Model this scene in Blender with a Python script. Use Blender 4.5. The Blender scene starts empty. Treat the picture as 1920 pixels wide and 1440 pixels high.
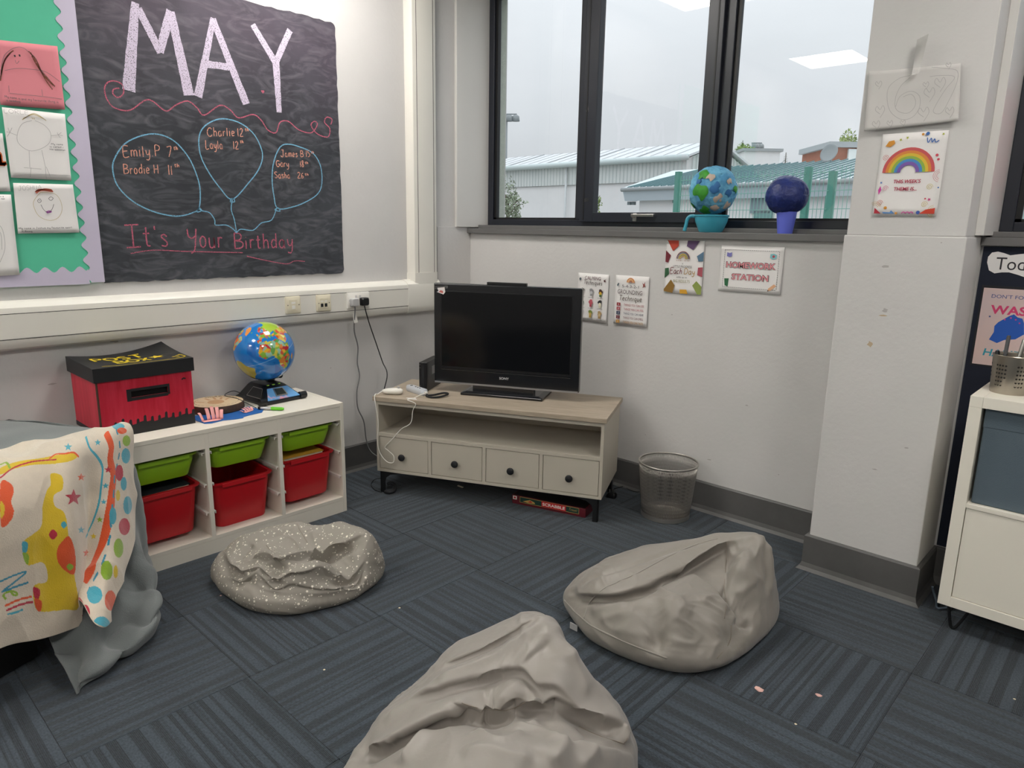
import bpy, math, random
import numpy as np
from mathutils import Matrix, Vector, noise as mnoise
random.seed(7); np.random.seed(7)
SC = bpy.context.scene
COL = SC.collection
# ------------------------------------------------------------------ camera
FPX = 1317.73
CAM = np.array([3.3128, -3.1346, 1.388]); YAW, PIT, ROL = -0.7508, 0.2184, -0.0166
def _axes():
    cy, sy, cp, sp = math.cos(YAW), math.sin(YAW), math.cos(PIT), math.sin(PIT)
    w = np.array([sy*cp, cy*cp, -sp]); r = np.array([cy, -sy, 0.]); d = np.cross(w, r)
    c, s = math.cos(ROL), math.sin(ROL)
    return c*r+s*d, -s*r+c*d, w
CR, CD, CW = _axes()
cd = bpy.data.cameras.new('camera'); cam = bpy.data.objects.new('camera', cd); COL.objects.link(cam)
cd.sensor_fit = 'HORIZONTAL'; cd.sensor_width = 36.0; cd.lens = FPX*36/1920; cd.clip_end = 400; cd.clip_start = .02
m3 = Matrix((CR.tolist(), (-CD).tolist(), (-CW).tolist())).transposed()
cam.matrix_world = Matrix.Translation(CAM.tolist()) @ m3.to_4x4()
SC.camera = cam
# ------------------------------------------------------------------ world: CIE overcast sky
wd = bpy.data.worlds.new('overcast_sky'); SC.world = wd; wd.use_nodes = True
nt = wd.node_tree; nt.nodes.clear()
def wn(t, **k):
    n = nt.nodes.new(t)
    for a, b in k.items(): setattr(n, a, b)
    return n
tc = wn('ShaderNodeTexCoord'); sep = wn('ShaderNodeSeparateXYZ'); nt.links.new(tc.outputs['Generated'], sep.inputs[0])
mx = wn('ShaderNodeMath', operation='MAXIMUM'); nt.links.new(sep.outputs['Z'], mx.inputs[0]); mx.inputs[1].default_value = 0
ma = wn('ShaderNodeMath', operation='MULTIPLY_ADD'); nt.links.new(mx.outputs[0], ma.inputs[0]); ma.inputs[1].default_value = 2.0; ma.inputs[2].default_value = 1.0
mp = wn('ShaderNodeMapping'); mp.inputs['Scale'].default_value = (1.2, 1.2, 3.2); nt.links.new(tc.outputs['Generated'], mp.inputs[0])
nz = wn('ShaderNodeTexNoise'); nz.inputs['Scale'].default_value = 2.2; nz.inputs['Detail'].default_value = 5; nt.links.new(mp.outputs[0], nz.inputs['Vector'])
rg = wn('ShaderNodeMapRange'); rg.inputs[3].default_value = .86; rg.inputs[4].default_value = 1.1; nt.links.new(nz.outputs[0], rg.inputs[0])
mm = wn('ShaderNodeMath', operation='MULTIPLY'); nt.links.new(ma.outputs[0], mm.inputs[0]); nt.links.new(rg.outputs[0], mm.inputs[1])
SKY = 0.645
ms = wn('ShaderNodeMath', operation='MULTIPLY'); nt.links.new(mm.outputs[0], ms.inputs[0]); ms.inputs[1].default_value = SKY
bg = wn('ShaderNodeBackground'); bg.inputs[0].default_value = (.91, .955, 1.01, 1); nt.links.new(ms.outputs[0], bg.inputs[1])
wo = wn('ShaderNodeOutputWorld'); nt.links.new(bg.outputs[0], wo.inputs[0])
SC.view_settings.view_transform = 'Standard'; SC.view_settings.look = 'None'
SC.view_settings.exposure = 0.0; SC.view_settings.gamma = 1.0; SC.view_settings.use_curve_mapping = False
CEIL = 3.0
PANEL_EMIT = 31.5
# ------------------------------------------------------------------ pixel -> point on a real plane (1920x1440 frame)
def ray(px, py): return CW+CR*(px-960)/FPX+CD*(py-720)/FPX
def onp(px, py, P0, n):
    v = ray(px, py); n = np.asarray(n, float); return CAM+v*(((np.asarray(P0, float)-CAM)@n)/(v@n))
def onx(px, py, X): return onp(px, py, (X, 0, 0), (1, 0, 0))
def ony(px, py, Y): return onp(px, py, (0, Y, 0), (0, 1, 0))
def onz(px, py, Z): return onp(px, py, (0, 0, Z), (0, 0, 1))
def far(px, py, d): return CAM+ray(px, py)*d
class Frame:
    """a flat surface: origin, right, up, outward normal"""
    def __init__(s, o, u, v, n): s.o, s.u, s.v, s.n = [np.array(k, float) for k in (o, u, v, n)]
    def P(s, a, b, c=0): return s.o+s.u*a+s.v*b+s.n*c
    def px(s, x, y, c=0):
        p = onp(x, y, s.o+s.n*c, s.n)-s.o; return (p@s.u, p@s.v)
LEFT = Frame((0, 0, 0), (0, 1, 0), (0, 0, 1), (1, 0, 0))
BACK = Frame((0, 0, 0), (1, 0, 0), (0, 0, 1), (0, -1, 0))
# ------------------------------------------------------------------ materials
def lin(h):
    if isinstance(h, str):
        h = h.lstrip('#'); c = [int(h[i:i+2], 16)/255 for i in (0, 2, 4)]
    else: c = h
    return tuple(x/12.92 if x <= .04045 else ((x+.055)/1.055)**2.4 for x in c)
MATS = {}
def mat(name, col='#808080', rough=.6, metal=0., var=0., vscale=6., col2=None, bump=0., bscale=40., stretch=(1, 1, 1), spec=.5, sheen=0., emit=None, alpha=None, trans=0., coat=0., attr=None, thresh=None):
    if name in MATS: return MATS[name]
    m = bpy.data.materials.new(name); m.use_nodes = True; MATS[name] = m
    t = m.node_tree; b = t.nodes['Principled BSDF']; L = t.links.new
    c = lin(col)+(1,)
    b.inputs['Base Color'].default_value = c
    b.inputs['Roughness'].default_value = rough; b.inputs['Metallic'].default_value = metal
    b.inputs['Specular IOR Level'].default_value = spec
    if sheen: b.inputs['Sheen Weight'].default_value = sheen; b.inputs['Sheen Roughness'].default_value = .5
    if coat: b.inputs['Coat Weight'].default_value = coat; b.inputs['Coat Roughness'].default_value = .08
    if trans: b.inputs['Transmission Weight'].default_value = trans
    if emit: b.inputs['Emission Color'].default_value = lin(emit[0])+(1,); b.inputs['Emission Strength'].default_value = emit[1]
    def coords():
        k = t.nodes.new('ShaderNodeTexCoord'); p = t.nodes.new('ShaderNodeMapping'); p.inputs['Scale'].default_value = stretch
        L(k.outputs['Object'], p.inputs[0]); return p.outputs[0]
    src = None
    if attr:
        a = t.nodes.new('ShaderNodeAttribute'); a.attribute_name = attr; src = a.outputs['Color']; L(src, b.inputs['Base Color'])
    if col2 or var:
        n = t.nodes.new('ShaderNodeTexNoise'); n.inputs['Scale'].default_value = vscale; n.inputs['Detail'].default_value = 6; n.inputs['Roughness'].default_value = .62
        L(coords(), n.inputs['Vector'])
        r = t.nodes.new('ShaderNodeMapRange'); lo, hi = thresh or (.3, .7); r.inputs[1].default_value = lo; r.inputs[2].default_value = hi; L(n.outputs[0], r.inputs[0])
        x = t.nodes.new('ShaderNodeMix'); x.data_type = 'RGBA'; L(r.outputs[0], x.inputs[0])
        if col2: c2 = lin(col2)+(1,)
        else: c2 = tuple(min(1, k*(1-var)) for k in c[:3])+(1,)
        if src is not None:
            mu = t.nodes.new('ShaderNodeMix'); mu.data_type = 'RGBA'; mu.blend_type = 'MULTIPLY'; mu.inputs[0].default_value = 1
            x.inputs[6].default_value = (1, 1, 1, 1); x.inputs[7].default_value = (1-var,)*3+(1,)
            L(src, mu.inputs[6]); L(x.outputs[2], mu.inputs[7]); L(mu.outputs[2], b.inputs['Base Color'])
        else:
            x.inputs[6].default_value = c; x.inputs[7].default_value = c2; L(x.outputs[2], b.inputs['Base Color'])
    if bump:
        n2 = t.nodes.new('ShaderNodeTexNoise'); n2.inputs['Scale'].default_value = bscale; n2.inputs['Detail'].default_value = 4; L(coords(), n2.inputs['Vector'])
        bp = t.nodes.new('ShaderNodeBump'); bp.inputs['Strength'].default_value = bump; bp.inputs['Distance'].default_value = .01
        L(n2.outputs[0], bp.inputs['Height']); L(bp.outputs[0], b.inputs['Normal'])
    if alpha is not None:   # patchy chalk / pencil cover: (noise scale, coverage)
        n3 = t.nodes.new('ShaderNodeTexNoise'); n3.inputs['Scale'].default_value = alpha[0]; n3.inputs['Detail'].default_value = 3; L(coords(), n3.inputs['Vector'])
        r3 = t.nodes.new('ShaderNodeMapRange'); r3.inputs[1].default_value = .62-alpha[1]*.35; r3.inputs[2].default_value = .72-alpha[1]*.35
        r3.inputs[3].default_value = alpha[2] if len(alpha) > 2 else .15
        L(n3.outputs[0], r3.inputs[0]); L(r3.outputs[0], b.inputs['Alpha'])
    return m
def glassmat(name, tint=(1, 1, 1), refl=1.0, rough=0.0):
    m = bpy.data.materials.new(name); m.use_nodes = True; t = m.node_tree; t.nodes.clear(); L = t.links.new
    tr = t.nodes.new('ShaderNodeBsdfTransparent'); tr.inputs[0].default_value = tuple(tint)+(1,)
    gl = t.nodes.new('ShaderNodeBsdfGlossy'); gl.inputs['Roughness'].default_value = rough
    fr = t.nodes.new('ShaderNodeFresnel'); fr.inputs[0].default_value = 1.45
    mu = t.nodes.new('ShaderNodeMath'); mu.operation = 'MULTIPLY'; L(fr.outputs[0], mu.inputs[0]); mu.inputs[1].default_value = refl
    mi = t.nodes.new('ShaderNodeMixShader'); L(mu.outputs[0], mi.inputs[0]); L(tr.outputs[0], mi.inputs[1]); L(gl.outputs[0], mi.inputs[2])
    o = t.nodes.new('ShaderNodeOutputMaterial'); L(mi.outputs[0], o.inputs[0]); MATS[name] = m
    return m
# ------------------------------------------------------------------ mesh builder
WM = {}          # object -> world matrix
def _rr(hw, hd, r, n=5):
    r = min(r, hw-1e-4, hd-1e-4); o = []
    for cx, cy, a0 in ((hw-r, hd-r, 0), (-hw+r, hd-r, 90), (-hw+r, -hd+r, 180), (hw-r, -hd+r, 270)):
        for i in range(n+1):
            a = math.radians(a0+90*i/n); o.append((cx+r*math.cos(a), cy+r*math.sin(a)))
    return o
class MB:
    def __init__(s): s.v = []; s.f = []; s.c = None
    def add(s, v, f):
        k = len(s.v); s.v += [tuple(map(float, p)) for p in v]; s.f += [tuple(i+k for i in q) for q in f]; return s
    def box(s, x0, x1, y0, y1, z0, z1):
        return s.add([(x0, y0, z0), (x1, y0, z0), (x1, y1, z0), (x0, y1, z0), (x0, y0, z1), (x1, y0, z1), (x1, y1, z1), (x0, y1, z1)],
                     [(3, 2, 1, 0), (4, 5, 6, 7), (0, 1, 5, 4), (1, 2, 6, 5), (2, 3, 7, 6), (3, 0, 4, 7)])
    def prism(s, fr, pts, c0, c1):
        n = len(pts)
        ar = sum(pts[i][0]*pts[(i+1) % n][1]-pts[(i+1) % n][0]*pts[i][1] for i in range(n))
        if (ar < 0) != (np.cross(fr.u, fr.v)@fr.n < 0): pts = pts[::-1]
        if c0 > c1: c0, c1 = c1, c0
        v = [fr.P(a, b, c0) for a, b in pts]+[fr.P(a, b, c1) for a, b in pts]
        return s.add(v, [tuple(range(n))[::-1], tuple(range(n, 2*n))]+[(i, (i+1) % n, n+(i+1) % n, n+i) for i in range(n)])
    def poly(s, fr, pts, c):
        n = len(pts); ar = sum(pts[i][0]*pts[(i+1) % n][1]-pts[(i+1) % n][0]*pts[i][1] for i in range(n))
        if ar < 0: pts = pts[::-1]
        return s.add([fr.P(a, b, c) for a, b in pts], [tuple(range(n))])
    def rect(s, fr, a0, a1, b0, b1, c): return s.poly(fr, [(a0, b0), (a1, b0), (a1, b1), (a0, b1)], c)
    def disc(s, fr, a, b, r, c, n=20, rb=None): return s.poly(fr, [(a+r*math.cos(6.2832*i/n), b+(rb or r)*math.sin(6.2832*i/n)) for i in range(n)], c)
    def ribbon(s, fr, pts, w, c, closed=False):
        p = np.array(pts, float)
        if closed: p = np.vstack([p, p[:1]])
        t = np.gradient(p, axis=0); t /= np.linalg.norm(t, axis=1)[:, None]+1e-9
        nn = np.stack([-t[:, 1], t[:, 0]], 1)*w/2
        v = []; f = []
        for i in range(len(p)):
            v += [fr.P(*(p[i]-nn[i]), c), fr.P(*(p[i]+nn[i]), c)]
            if i: f.append((2*i-2, 2*i, 2*i+1, 2*i-1))
        return s.add(v, f)
    def tube(s, pts, r, seg=8, closed=False):
        p = np.array(pts, float); n = len(p); rs = r if hasattr(r, '__len__') else [r]*n
        if closed: t = np.roll(p, -1, 0)-np.roll(p, 1, 0)
        else: t = np.gradient(p, axis=0)
        t /= np.linalg.norm(t, axis=1)[:, None]+1e-12
        a = np.array([0, 0, 1.]) if abs(t[0][2]) < .9 else np.array([1., 0, 0])
        u = np.cross(t[0], a); u /= np.linalg.norm(u); v = []; f = []
        for i in range(n):
            u = u-t[i]*(u@t[i]); u /= np.linalg.norm(u)+1e-12; w = np.cross(t[i], u)
            for k in range(seg):
                th = 6.28318*k/seg; v.append(p[i]+rs[i]*(u*math.cos(th)+w*math.sin(th)))
        m = n if closed else n-1
        for i in range(m):
            j = (i+1) % n
            for k in range(seg): f.append((i*seg+k, i*seg+(k+1) % seg, j*seg+(k+1) % seg, j*seg+k))
        if not closed: f += [tuple(range(seg))[::-1], tuple(range((n-1)*seg, n*seg))]
        return s.add(v, f)
    def lathe(s, prof, o=(0, 0, 0), seg=32, cap=True, M=None):
        v = []; f = []; n = len(prof)
        for r, z in prof:
            for k in range(seg):
                th = 6.28318530718*k/seg; v.append((r*math.cos(th), r*math.sin(th), z))
        for i in range(n-1):
            for k in range(seg): f.append((i*seg+k, i*seg+(k+1) % seg, (i+1)*seg+(k+1) % seg, (i+1)*seg+k))
        if cap: f += [tuple(range(seg))[::-1], tuple(range((n-1)*seg, n*seg))]
        v = np.array(v)
        if M is not None: v = v@np.array(M, float).T
        return s.add(v+np.array(o, float), f)
    def loft(s, rings, cap0=True, cap1=True):
        n = len(rings[0]); v = [p for r in rings for p in r]; f = []
        for i in range(len(rings)-1):
            for k in range(n): f.append((i*n+k, i*n+(k+1) % n, (i+1)*n+(k+1) % n, (i+1)*n+k))
        if cap0: f.append(tuple(range(n))[::-1])
        if cap1: f.append(tuple(range((len(rings)-1)*n, len(rings)*n)))
        return s.add(v, f)
    def rrloft(s, levels, o=(0, 0, 0), cap0=True, cap1=True, n=5):   # levels: (half w, half d, radius, z[,dx,dy])
        rings = []
        for l in levels:
            dx, dy = (l[4], l[5]) if len(l) > 4 else (0, 0)
            rings.append([(o[0]+x+dx, o[1]+y+dy, o[2]+l[3]) for x, y in _rr(l[0], l[1], l[2], n)])
        return s.loft(rings, cap0, cap1)
    def grid(s, A, closed=False):
        n, m = A.shape[:2]; v = A.reshape(-1, 3); f = []
        for i in range(n-1):
            for j in range(m if closed else m-1): f.append((i*m+j, i*m+(j+1) % m, (i+1)*m+(j+1) % m, (i+1)*m+j))
        return s.add(v, f)
    def sphere(s, c, r, seg=20, rings=12, sc=(1, 1, 1)):
        A = np.zeros((rings+1, seg, 3))
        for i in range(rings+1):
            ph = math.pi*i/rings-math.pi/2
            for k in range(seg):
                th = 6.28318530718*k/seg
                A[i, k] = (c[0]+r*sc[0]*math.cos(ph)*math.cos(th), c[1]+r*sc[1]*math.cos(ph)*math.sin(th), c[2]+r*sc[2]*math.sin(ph))
        return s.grid(A, True)
    def xf(s, M):
        s.v = [tuple(M @ Vector(p)) for p in s.v]; return s
    def build(s, name, m, parent=None, local=False, smooth=False, bevel=0., origin=None, auto=None, label=None, cat=None, group=None, kind=None, solid=0.):
        me = bpy.data.meshes.new(name); V = np.array(s.v, float)
        if parent is not None:
            if not local:
                inv = np.array(WM[parent].inverted()); V = V@inv[:3, :3].T+inv[:3, 3]
            mw = WM[parent].copy()
        else:
            if origin is None: origin = ((V[:, 0].min()+V[:, 0].max())/2, (V[:, 1].min()+V[:, 1].max())/2, V[:, 2].min())
            V = V-np.array(origin); mw = Matrix.Translation(origin)
        me.from_pydata(V.tolist(), [], s.f); me.update()
        o = bpy.data.objects.new(name, me); COL.objects.link(o)
        if parent is not None: o.parent = parent
        else: o.location = origin
        WM[o] = mw
        me.materials.append(MATS[m] if isinstance(m, str) else m)
        if smooth:
            me.polygons.foreach_set('use_smooth', [True]*len(me.polygons))
            if smooth is not True: me.set_sharp_from_angle(angle=math.radians(smooth))
        if bevel:
            b = o.modifiers.new('bevel', 'BEVEL'); b.width = bevel; b.segments = 2; b.limit_method = 'ANGLE'
        if solid:
            b = o.modifiers.new('solid', 'SOLIDIFY'); b.thickness = solid; b.offset = -1
        tag(o, label, cat, group, kind)
        return o
def tag(o, label=None, cat=None, group=None, kind=None):
    for k, v in (('label', label), ('category', cat), ('group', group), ('kind', kind)):
        if v: o[k] = v
    return o
def thing(name, label, cat, loc=(0, 0, 0), rz=0., group=None, kind=None):
    o = bpy.data.objects.new(name, None); COL.objects.link(o); o.location = tuple(map(float, loc)); o.rotation_euler = (0, 0, rz); o.empty_display_size = .05
    WM[o] = Matrix.Translation(o.location) @ Matrix.Rotation(rz, 4, 'Z')
    return tag(o, label, cat, group, kind)
def copy_tree(o, parent=None):
    c = o.copy(); COL.objects.link(c)
    if parent: c.parent = parent
    for ch in o.children: copy_tree(ch, c)
    return c
def spline(pts, n=8, closed=False):
    p = np.array(pts, float); m = len(p); out = []
    rngc = range(m if closed else m-1)
    for i in rngc:
        g = lambda k: p[k % m] if closed else p[min(max(k, 0), m-1)]
        a, b, c, d = g(i-1), g(i), g(i+1), g(i+2)
        for k in range(n):
            t = k/n; out.append(.5*((2*b)+(-a+c)*t+(2*a-5*b+4*c-d)*t*t+(-a+3*b-3*c+d)*t**3))
    if not closed: out.append(p[-1])
    return np.array(out)
# ------------------------------------------------------------------ lettering
def text(mb, fr, s, a, b, h, c, width=None, align='L', slant=0., bold=0.):
    """printed lettering: cap height h at (a,b) baseline on a frame"""
    cu = bpy.data.curves.new('t', 'FONT'); cu.body = s; cu.size = 1.0; cu.offset = bold; cu.resolution_u = 3; cu.fill_mode = 'FRONT' if hasattr(cu, 'fill_mode') else 'BOTH'
    ob = bpy.data.objects.new('t', cu); me = bpy.data.meshes.new_from_object(ob)
    if len(me.vertices):
        V = np.array([v.co[:] for v in me.vertices]); F = [tuple(p.vertices) for p in me.polygons]
        k = h/.7; w = V[:, 0].max()-V[:, 0].min(); V[:, 0] -= V[:, 0].min(); kx = (width/w) if width else k
        x = V[:, 0]*kx+V[:, 1]*k*slant; y = V[:, 1]*k
        off = {'L': 0, 'C': -w*kx/2, 'R': -w*kx}[align]
        mb.add([fr.P(a+off+x[i], b+y[i], c) for i in range(len(V))], F)
    bpy.data.objects.remove(ob); bpy.data.curves.remove(cu); bpy.data.meshes.remove(me)
GL = {}
def _g(ch, w, d): GL[ch] = (w, [[tuple(map(float, q.split(','))) for q in st.split()] for st in d.split('|')])
for ch, w, d in (
 ('A', .7, '0,0 .35,1 .7,0|.12,.38 .58,.38'), ('B', .6, '.05,0 .05,1|.05,1 .4,.95 .5,.78 .4,.58 .08,.52 .48,.45 .6,.25 .45,.05 .05,0'),
 ('C', .62, '.6,.85 .45,1 .2,.95 .03,.6 .05,.25 .25,.02 .5,.05 .62,.2'), ('E', .55, '.5,1 .05,.98 .05,0 .55,.02|.05,.52 .42,.55'),
 ('G', .62, '.58,.88 .4,1 .15,.9 .03,.5 .12,.12 .38,0 .6,.2 .6,.45 .35,.45'), ('H', .6, '.05,0 .05,1|.55,0 .55,1|.05,.5 .55,.52'),
 ('I', .6, '0,1 .6,1.03|.3,1 .3,0|0,0 .6,.03'), ('J', .55, '.1,1 .55,1|.38,1 .38,.2 .25,0 .05,.05 0,.2'),
 ('L', .5, '.05,1 .05,0 .5,.03'), ('M', .8, '.02,0 .1,1 .4,.35 .7,1 .78,0'), ('N', .6, '.03,0 .05,1 .55,0 .58,1'), ('O', .65, '.3,1 .05,.75 .03,.3 .3,0 .58,.25 .6,.7 .3,1'), ('P', .5, '.05,0 .05,1 .4,.97 .5,.78 .38,.55 .06,.5'),
 ('R', .55, '.05,0 .05,1 .4,.97 .48,.78 .38,.56 .06,.5 .55,0'), ('S', .5, '.46,.88 .28,1 .06,.9 .05,.68 .42,.4 .45,.15 .25,0 .03,.1'), ('T', .6, '0,1 .6,1|.3,1 .3,0'),
 ('U', .6, '.04,1 .05,.2 .28,0 .52,.2 .55,1|.55,1 .56,0'), ('X', .6, '.05,1 .55,0|.55,1 .05,0'), ('Y', .6, '.05,1 .1,.62 .3,.5 .5,.6|.58,1 .5,.3 .4,-.15 .2,-.3'), ('D', .6, '.05,0 .05,1 .4,.9 .58,.55 .45,.12 .05,0'), ('W', .8, '0,1 .2,0 .4,.7 .6,0 .8,1'), ('F', .5, '.05,0 .05,1 .5,1|.05,.55 .4,.55'),
 ('a', .45, '.4,.5 .22,.6 .05,.4 .08,.1 .25,0 .38,.2 .4,.55|.4,.55 .42,.05 .48,.02'), ('b', .45, '.06,1 .06,0 .3,0 .42,.25 .32,.5 .08,.45'), ('c', .4, '.38,.5 .2,.6 .05,.35 .12,.05 .38,.08'),
 ('d', .45, '.38,.5 .2,.58 .05,.3 .15,.02 .36,.15|.4,1 .4,0'), ('e', .42, '.05,.3 .36,.35 .32,.55 .15,.6 .04,.35 .12,.03 .38,.08'), ('f', .3, '.3,.95 .15,1 .12,.8 .12,0|0,.55 .28,.57'), ('g', .45, '.38,.5 .2,.6 .05,.35 .15,.05 .36,.15|.4,.58 .4,-.2 .22,-.35 .05,-.25'),
 ('h', .42, '.06,1 .06,0|.06,.4 .22,.58 .36,.45 .38,0'), ('i', .16, '.08,.58 .08,0|.08,.8 .09,.82'), ('k', .4, '.06,1 .06,0|.36,.6 .08,.28 .4,0'), ('l', .16, '.08,1 .08,0'), ('m', .62, '.05,.58 .05,0|.05,.42 .2,.58 .3,.42 .3,0|.3,.42 .45,.58 .56,.42 .57,0'),
 ('n', .42, '.05,.58 .05,0|.05,.42 .22,.58 .36,.42 .37,0'), ('o', .42, '.2,.6 .05,.4 .08,.1 .22,0 .37,.15 .36,.48 .2,.6'), ('p', .42, '.06,.58 .06,-.35|.06,.45 .24,.58 .38,.4 .32,.08 .08,.06'), ('q', .42, '.38,.5 .2,.6 .05,.35 .15,.05 .36,.15|.38,.58 .38,-.35 .48,-.2'),
 ('r', .32, '.06,.58 .06,0|.06,.38 .18,.56 .32,.52'), ('s', .36, '.32,.5 .18,.6 .06,.48 .3,.22 .26,.03 .04,.06'), ('t', .32, '.15,.9 .15,.1 .3,.03|0,.6 .3,.62'), ('u', .42, '.05,.58 .07,.12 .2,0 .36,.15 .37,.58|.37,.58 .38,0'), ('v', .4, '.03,.58 .2,0 .37,.58'), ('w', .55, '.03,.58 .15,0 .27,.45 .4,0 .52,.58'),
 ('y', .42, '.05,.58 .12,.2 .28,.15 .37,.35|.4,.58 .38,-.1 .25,-.35 .05,-.3'), ('1', .22, '.1,1 .1,0'), ('2', .5, '.05,.8 .2,1 .42,.85 .35,.55 .03,.03 .5,.02'), ('5', .45, '.42,1 .1,.98 .07,.6 .32,.6 .42,.35 .3,.05 .05,.02'), ('6', .45, '.38,.95 .15,.75 .05,.35 .15,.03 .36,.08 .4,.35 .2,.45 .08,.3'),
 ('7', .5, '.03,.98 .48,1 .2,0'), ('8', .45, '.4,.85 .22,1 .07,.82 .38,.3 .3,.03 .1,.05 .08,.3 .4,.85'), ('.', .18, '.06,.02 .1,.05'), ("'", .12, '.05,1 .06,.82'), ('3', .45, '.05,.9 .25,1 .4,.8 .2,.55 .42,.3 .25,0 .03,.1'), ('4', .45, '.35,0 .35,1 .03,.35 .45,.35'), ('-', .4, '.05,.45 .35,.45')): _g(ch, w, d)
def hand(mb, fr, s, a, b, h, c, w, total=None, jit=.03, rise=0., slant=0.):
    """hand-written strokes: cap height h, baseline start (a,b); total = width to fill; rise = baseline rise over the width"""
    wid = sum((GL[ch][0]+.16) if ch in GL else .38 for ch in s); kx = total/wid if total else h; x = 0; rnd = random.Random(hash(s) % 999 if False else sum(map(ord, s)))
    for ch in s:
        if ch not in GL: x += .38; continue
        gw, sts = GL[ch]; dy = rnd.uniform(-jit, jit)*h; ks = 1+rnd.uniform(-jit, jit)*2
        for st in sts:
            pts = [(a+(x+p[0]*ks)*kx+p[1]*h*slant, b+dy+p[1]*h*ks+rise*(x+p[0])/wid) for p in st]
            if len(pts) > 2: pts = spline(pts, 4)
            mb.ribbon(fr, pts, w, c)
        x += gw+.16
def star(cx, cy, r, rot=0., k=.42, n=5): return [(cx+(r if i % 2 == 0 else r*k)*math.sin(rot+i*math.pi/n), cy+(r if i % 2 == 0 else r*k)*math.cos(rot+i*math.pi/n)) for i in range(2*n)]
def heart(cx, cy, r, n=18):
    return [(cx+r*.06*16*math.sin(t)**3, cy+r*.06*(13*math.cos(t)-5*math.cos(2*t)-2*math.cos(3*t)-math.cos(4*t))) for t in np.linspace(0, 6.2832, n, endpoint=False)]
def arc(cx, cy, r, a0, a1, n=18, rb=None): return [(cx+r*math.cos(math.radians(a0+(a1-a0)*i/n)), cy+(rb or r)*math.sin(math.radians(a0+(a1-a0)*i/n))) for i in range(n+1)]
def sheet(fr, quad, c, th=.0008, curl=0., n=10, seed=0):
    """a sheet of paper through four corners (tl, tr, br, bl) given in frame coordinates; gentle waviness"""
    tl, tr, br, bl = [np.array(q, float) for q in quad]; A = np.zeros((n+1, n+1, 3)); B = A.copy()
    for i in range(n+1):
        for j in range(n+1):
            s, t = j/n, i/n; p = (bl*(1-s)+br*s)*(1-t)+(tl*(1-s)+tr*s)*t
            k = curl*(abs(2*s-1)**3*.6+abs(1-t)**2*.7+.5*(mnoise.noise((s*2+seed, t*2, seed*1.7))+.4))
            A[i, j] = fr.P(p[0], p[1], c+th+max(k, 0)); B[i, j] = fr.P(p[0], p[1], c+max(k, 0))
    m = MB().grid(A).grid(B[:, ::-1])
    N = (n+1)*(n+1); e = [(0, j) for j in range(n)]+[(i, n) for i in range(n)]+[(n, n-j) for j in range(n)]+[(n-i, 0) for i in range(n)]
    for q in range(len(e)):
        (i0, j0), (i1, j1) = e[q], e[(q+1) % len(e)]
        m.f.append((i0*(n+1)+j0, N+i0*(n+1)+n-j0, N+i1*(n+1)+n-j1, i1*(n+1)+j1))
    return m
# ------------------------------------------------------------------ common materials
mat('wall_paint', '#d2d0ce', .62, var=.07, vscale=1.6, bump=.10, bscale=55)
mat('ceiling_paint', '#e6e4e0', .8)
mat('white_gloss', '#d9d7d3', .35, var=.03, vscale=3)
mat('trunk_plastic', '#e3e0d7', .38, var=.03, vscale=4)
mat('skirting_grey', '#5e5d5c', .5, var=.18, vscale=9, bump=.05, bscale=30)
mat('sill_grey', '#6b6a69', .42, var=.1, vscale=5)
mat('frame_anthracite', '#1f232d', .38, var=.1, vscale=8)
mat('gasket', '#0d0e10', .5)
mat('steel', '#b9b6b0', .28, metal=1.)
mat('dark_steel', '#6d6a66', .35, metal=1.)
mat('black_metal', '#1a1b1d', .45, metal=.2)
mat('black_plastic', '#0e0f12', .32)
mat('black_matt', '#15161a', .7)
mat('white_plastic', '#e8e5dd', .35)
mat('cream_plastic', '#ddd5bd', .4)
mat('paper', '#e9e6e4', .75, var=.02, vscale=8)
mat('ink', '#26252a', .7)
mat('gap_dark', '#2c2a28', .8)
glassmat('window_glass', (.97, .985, .98), 1.6)
glassmat('clear_tape', (.93, .93, .92), 3.0, .12)
# wall paint wear: faint scuffs with their own shape
def scuff(parent, fr, c, spots, m='scuff_brown'):
    k = MB()
    for (x, y, r, e) in spots:
        a, b = fr.px(x, y, c); n = 9; rn = random.Random(int(x*7+y))
        k.poly(fr, [(a+r*e*math.cos(6.283*i/n)*rn.uniform(.5, 1.2), b+r*math.sin(6.283*i/n)*rn.uniform(.5, 1.2)) for i in range(n)], c+.0004)
    return k.build('scuff_mark', m, parent)
mat('scuff_brown', '#bda98d', .8); mat('scuff_grey', '#b0acaa', .8)
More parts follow.
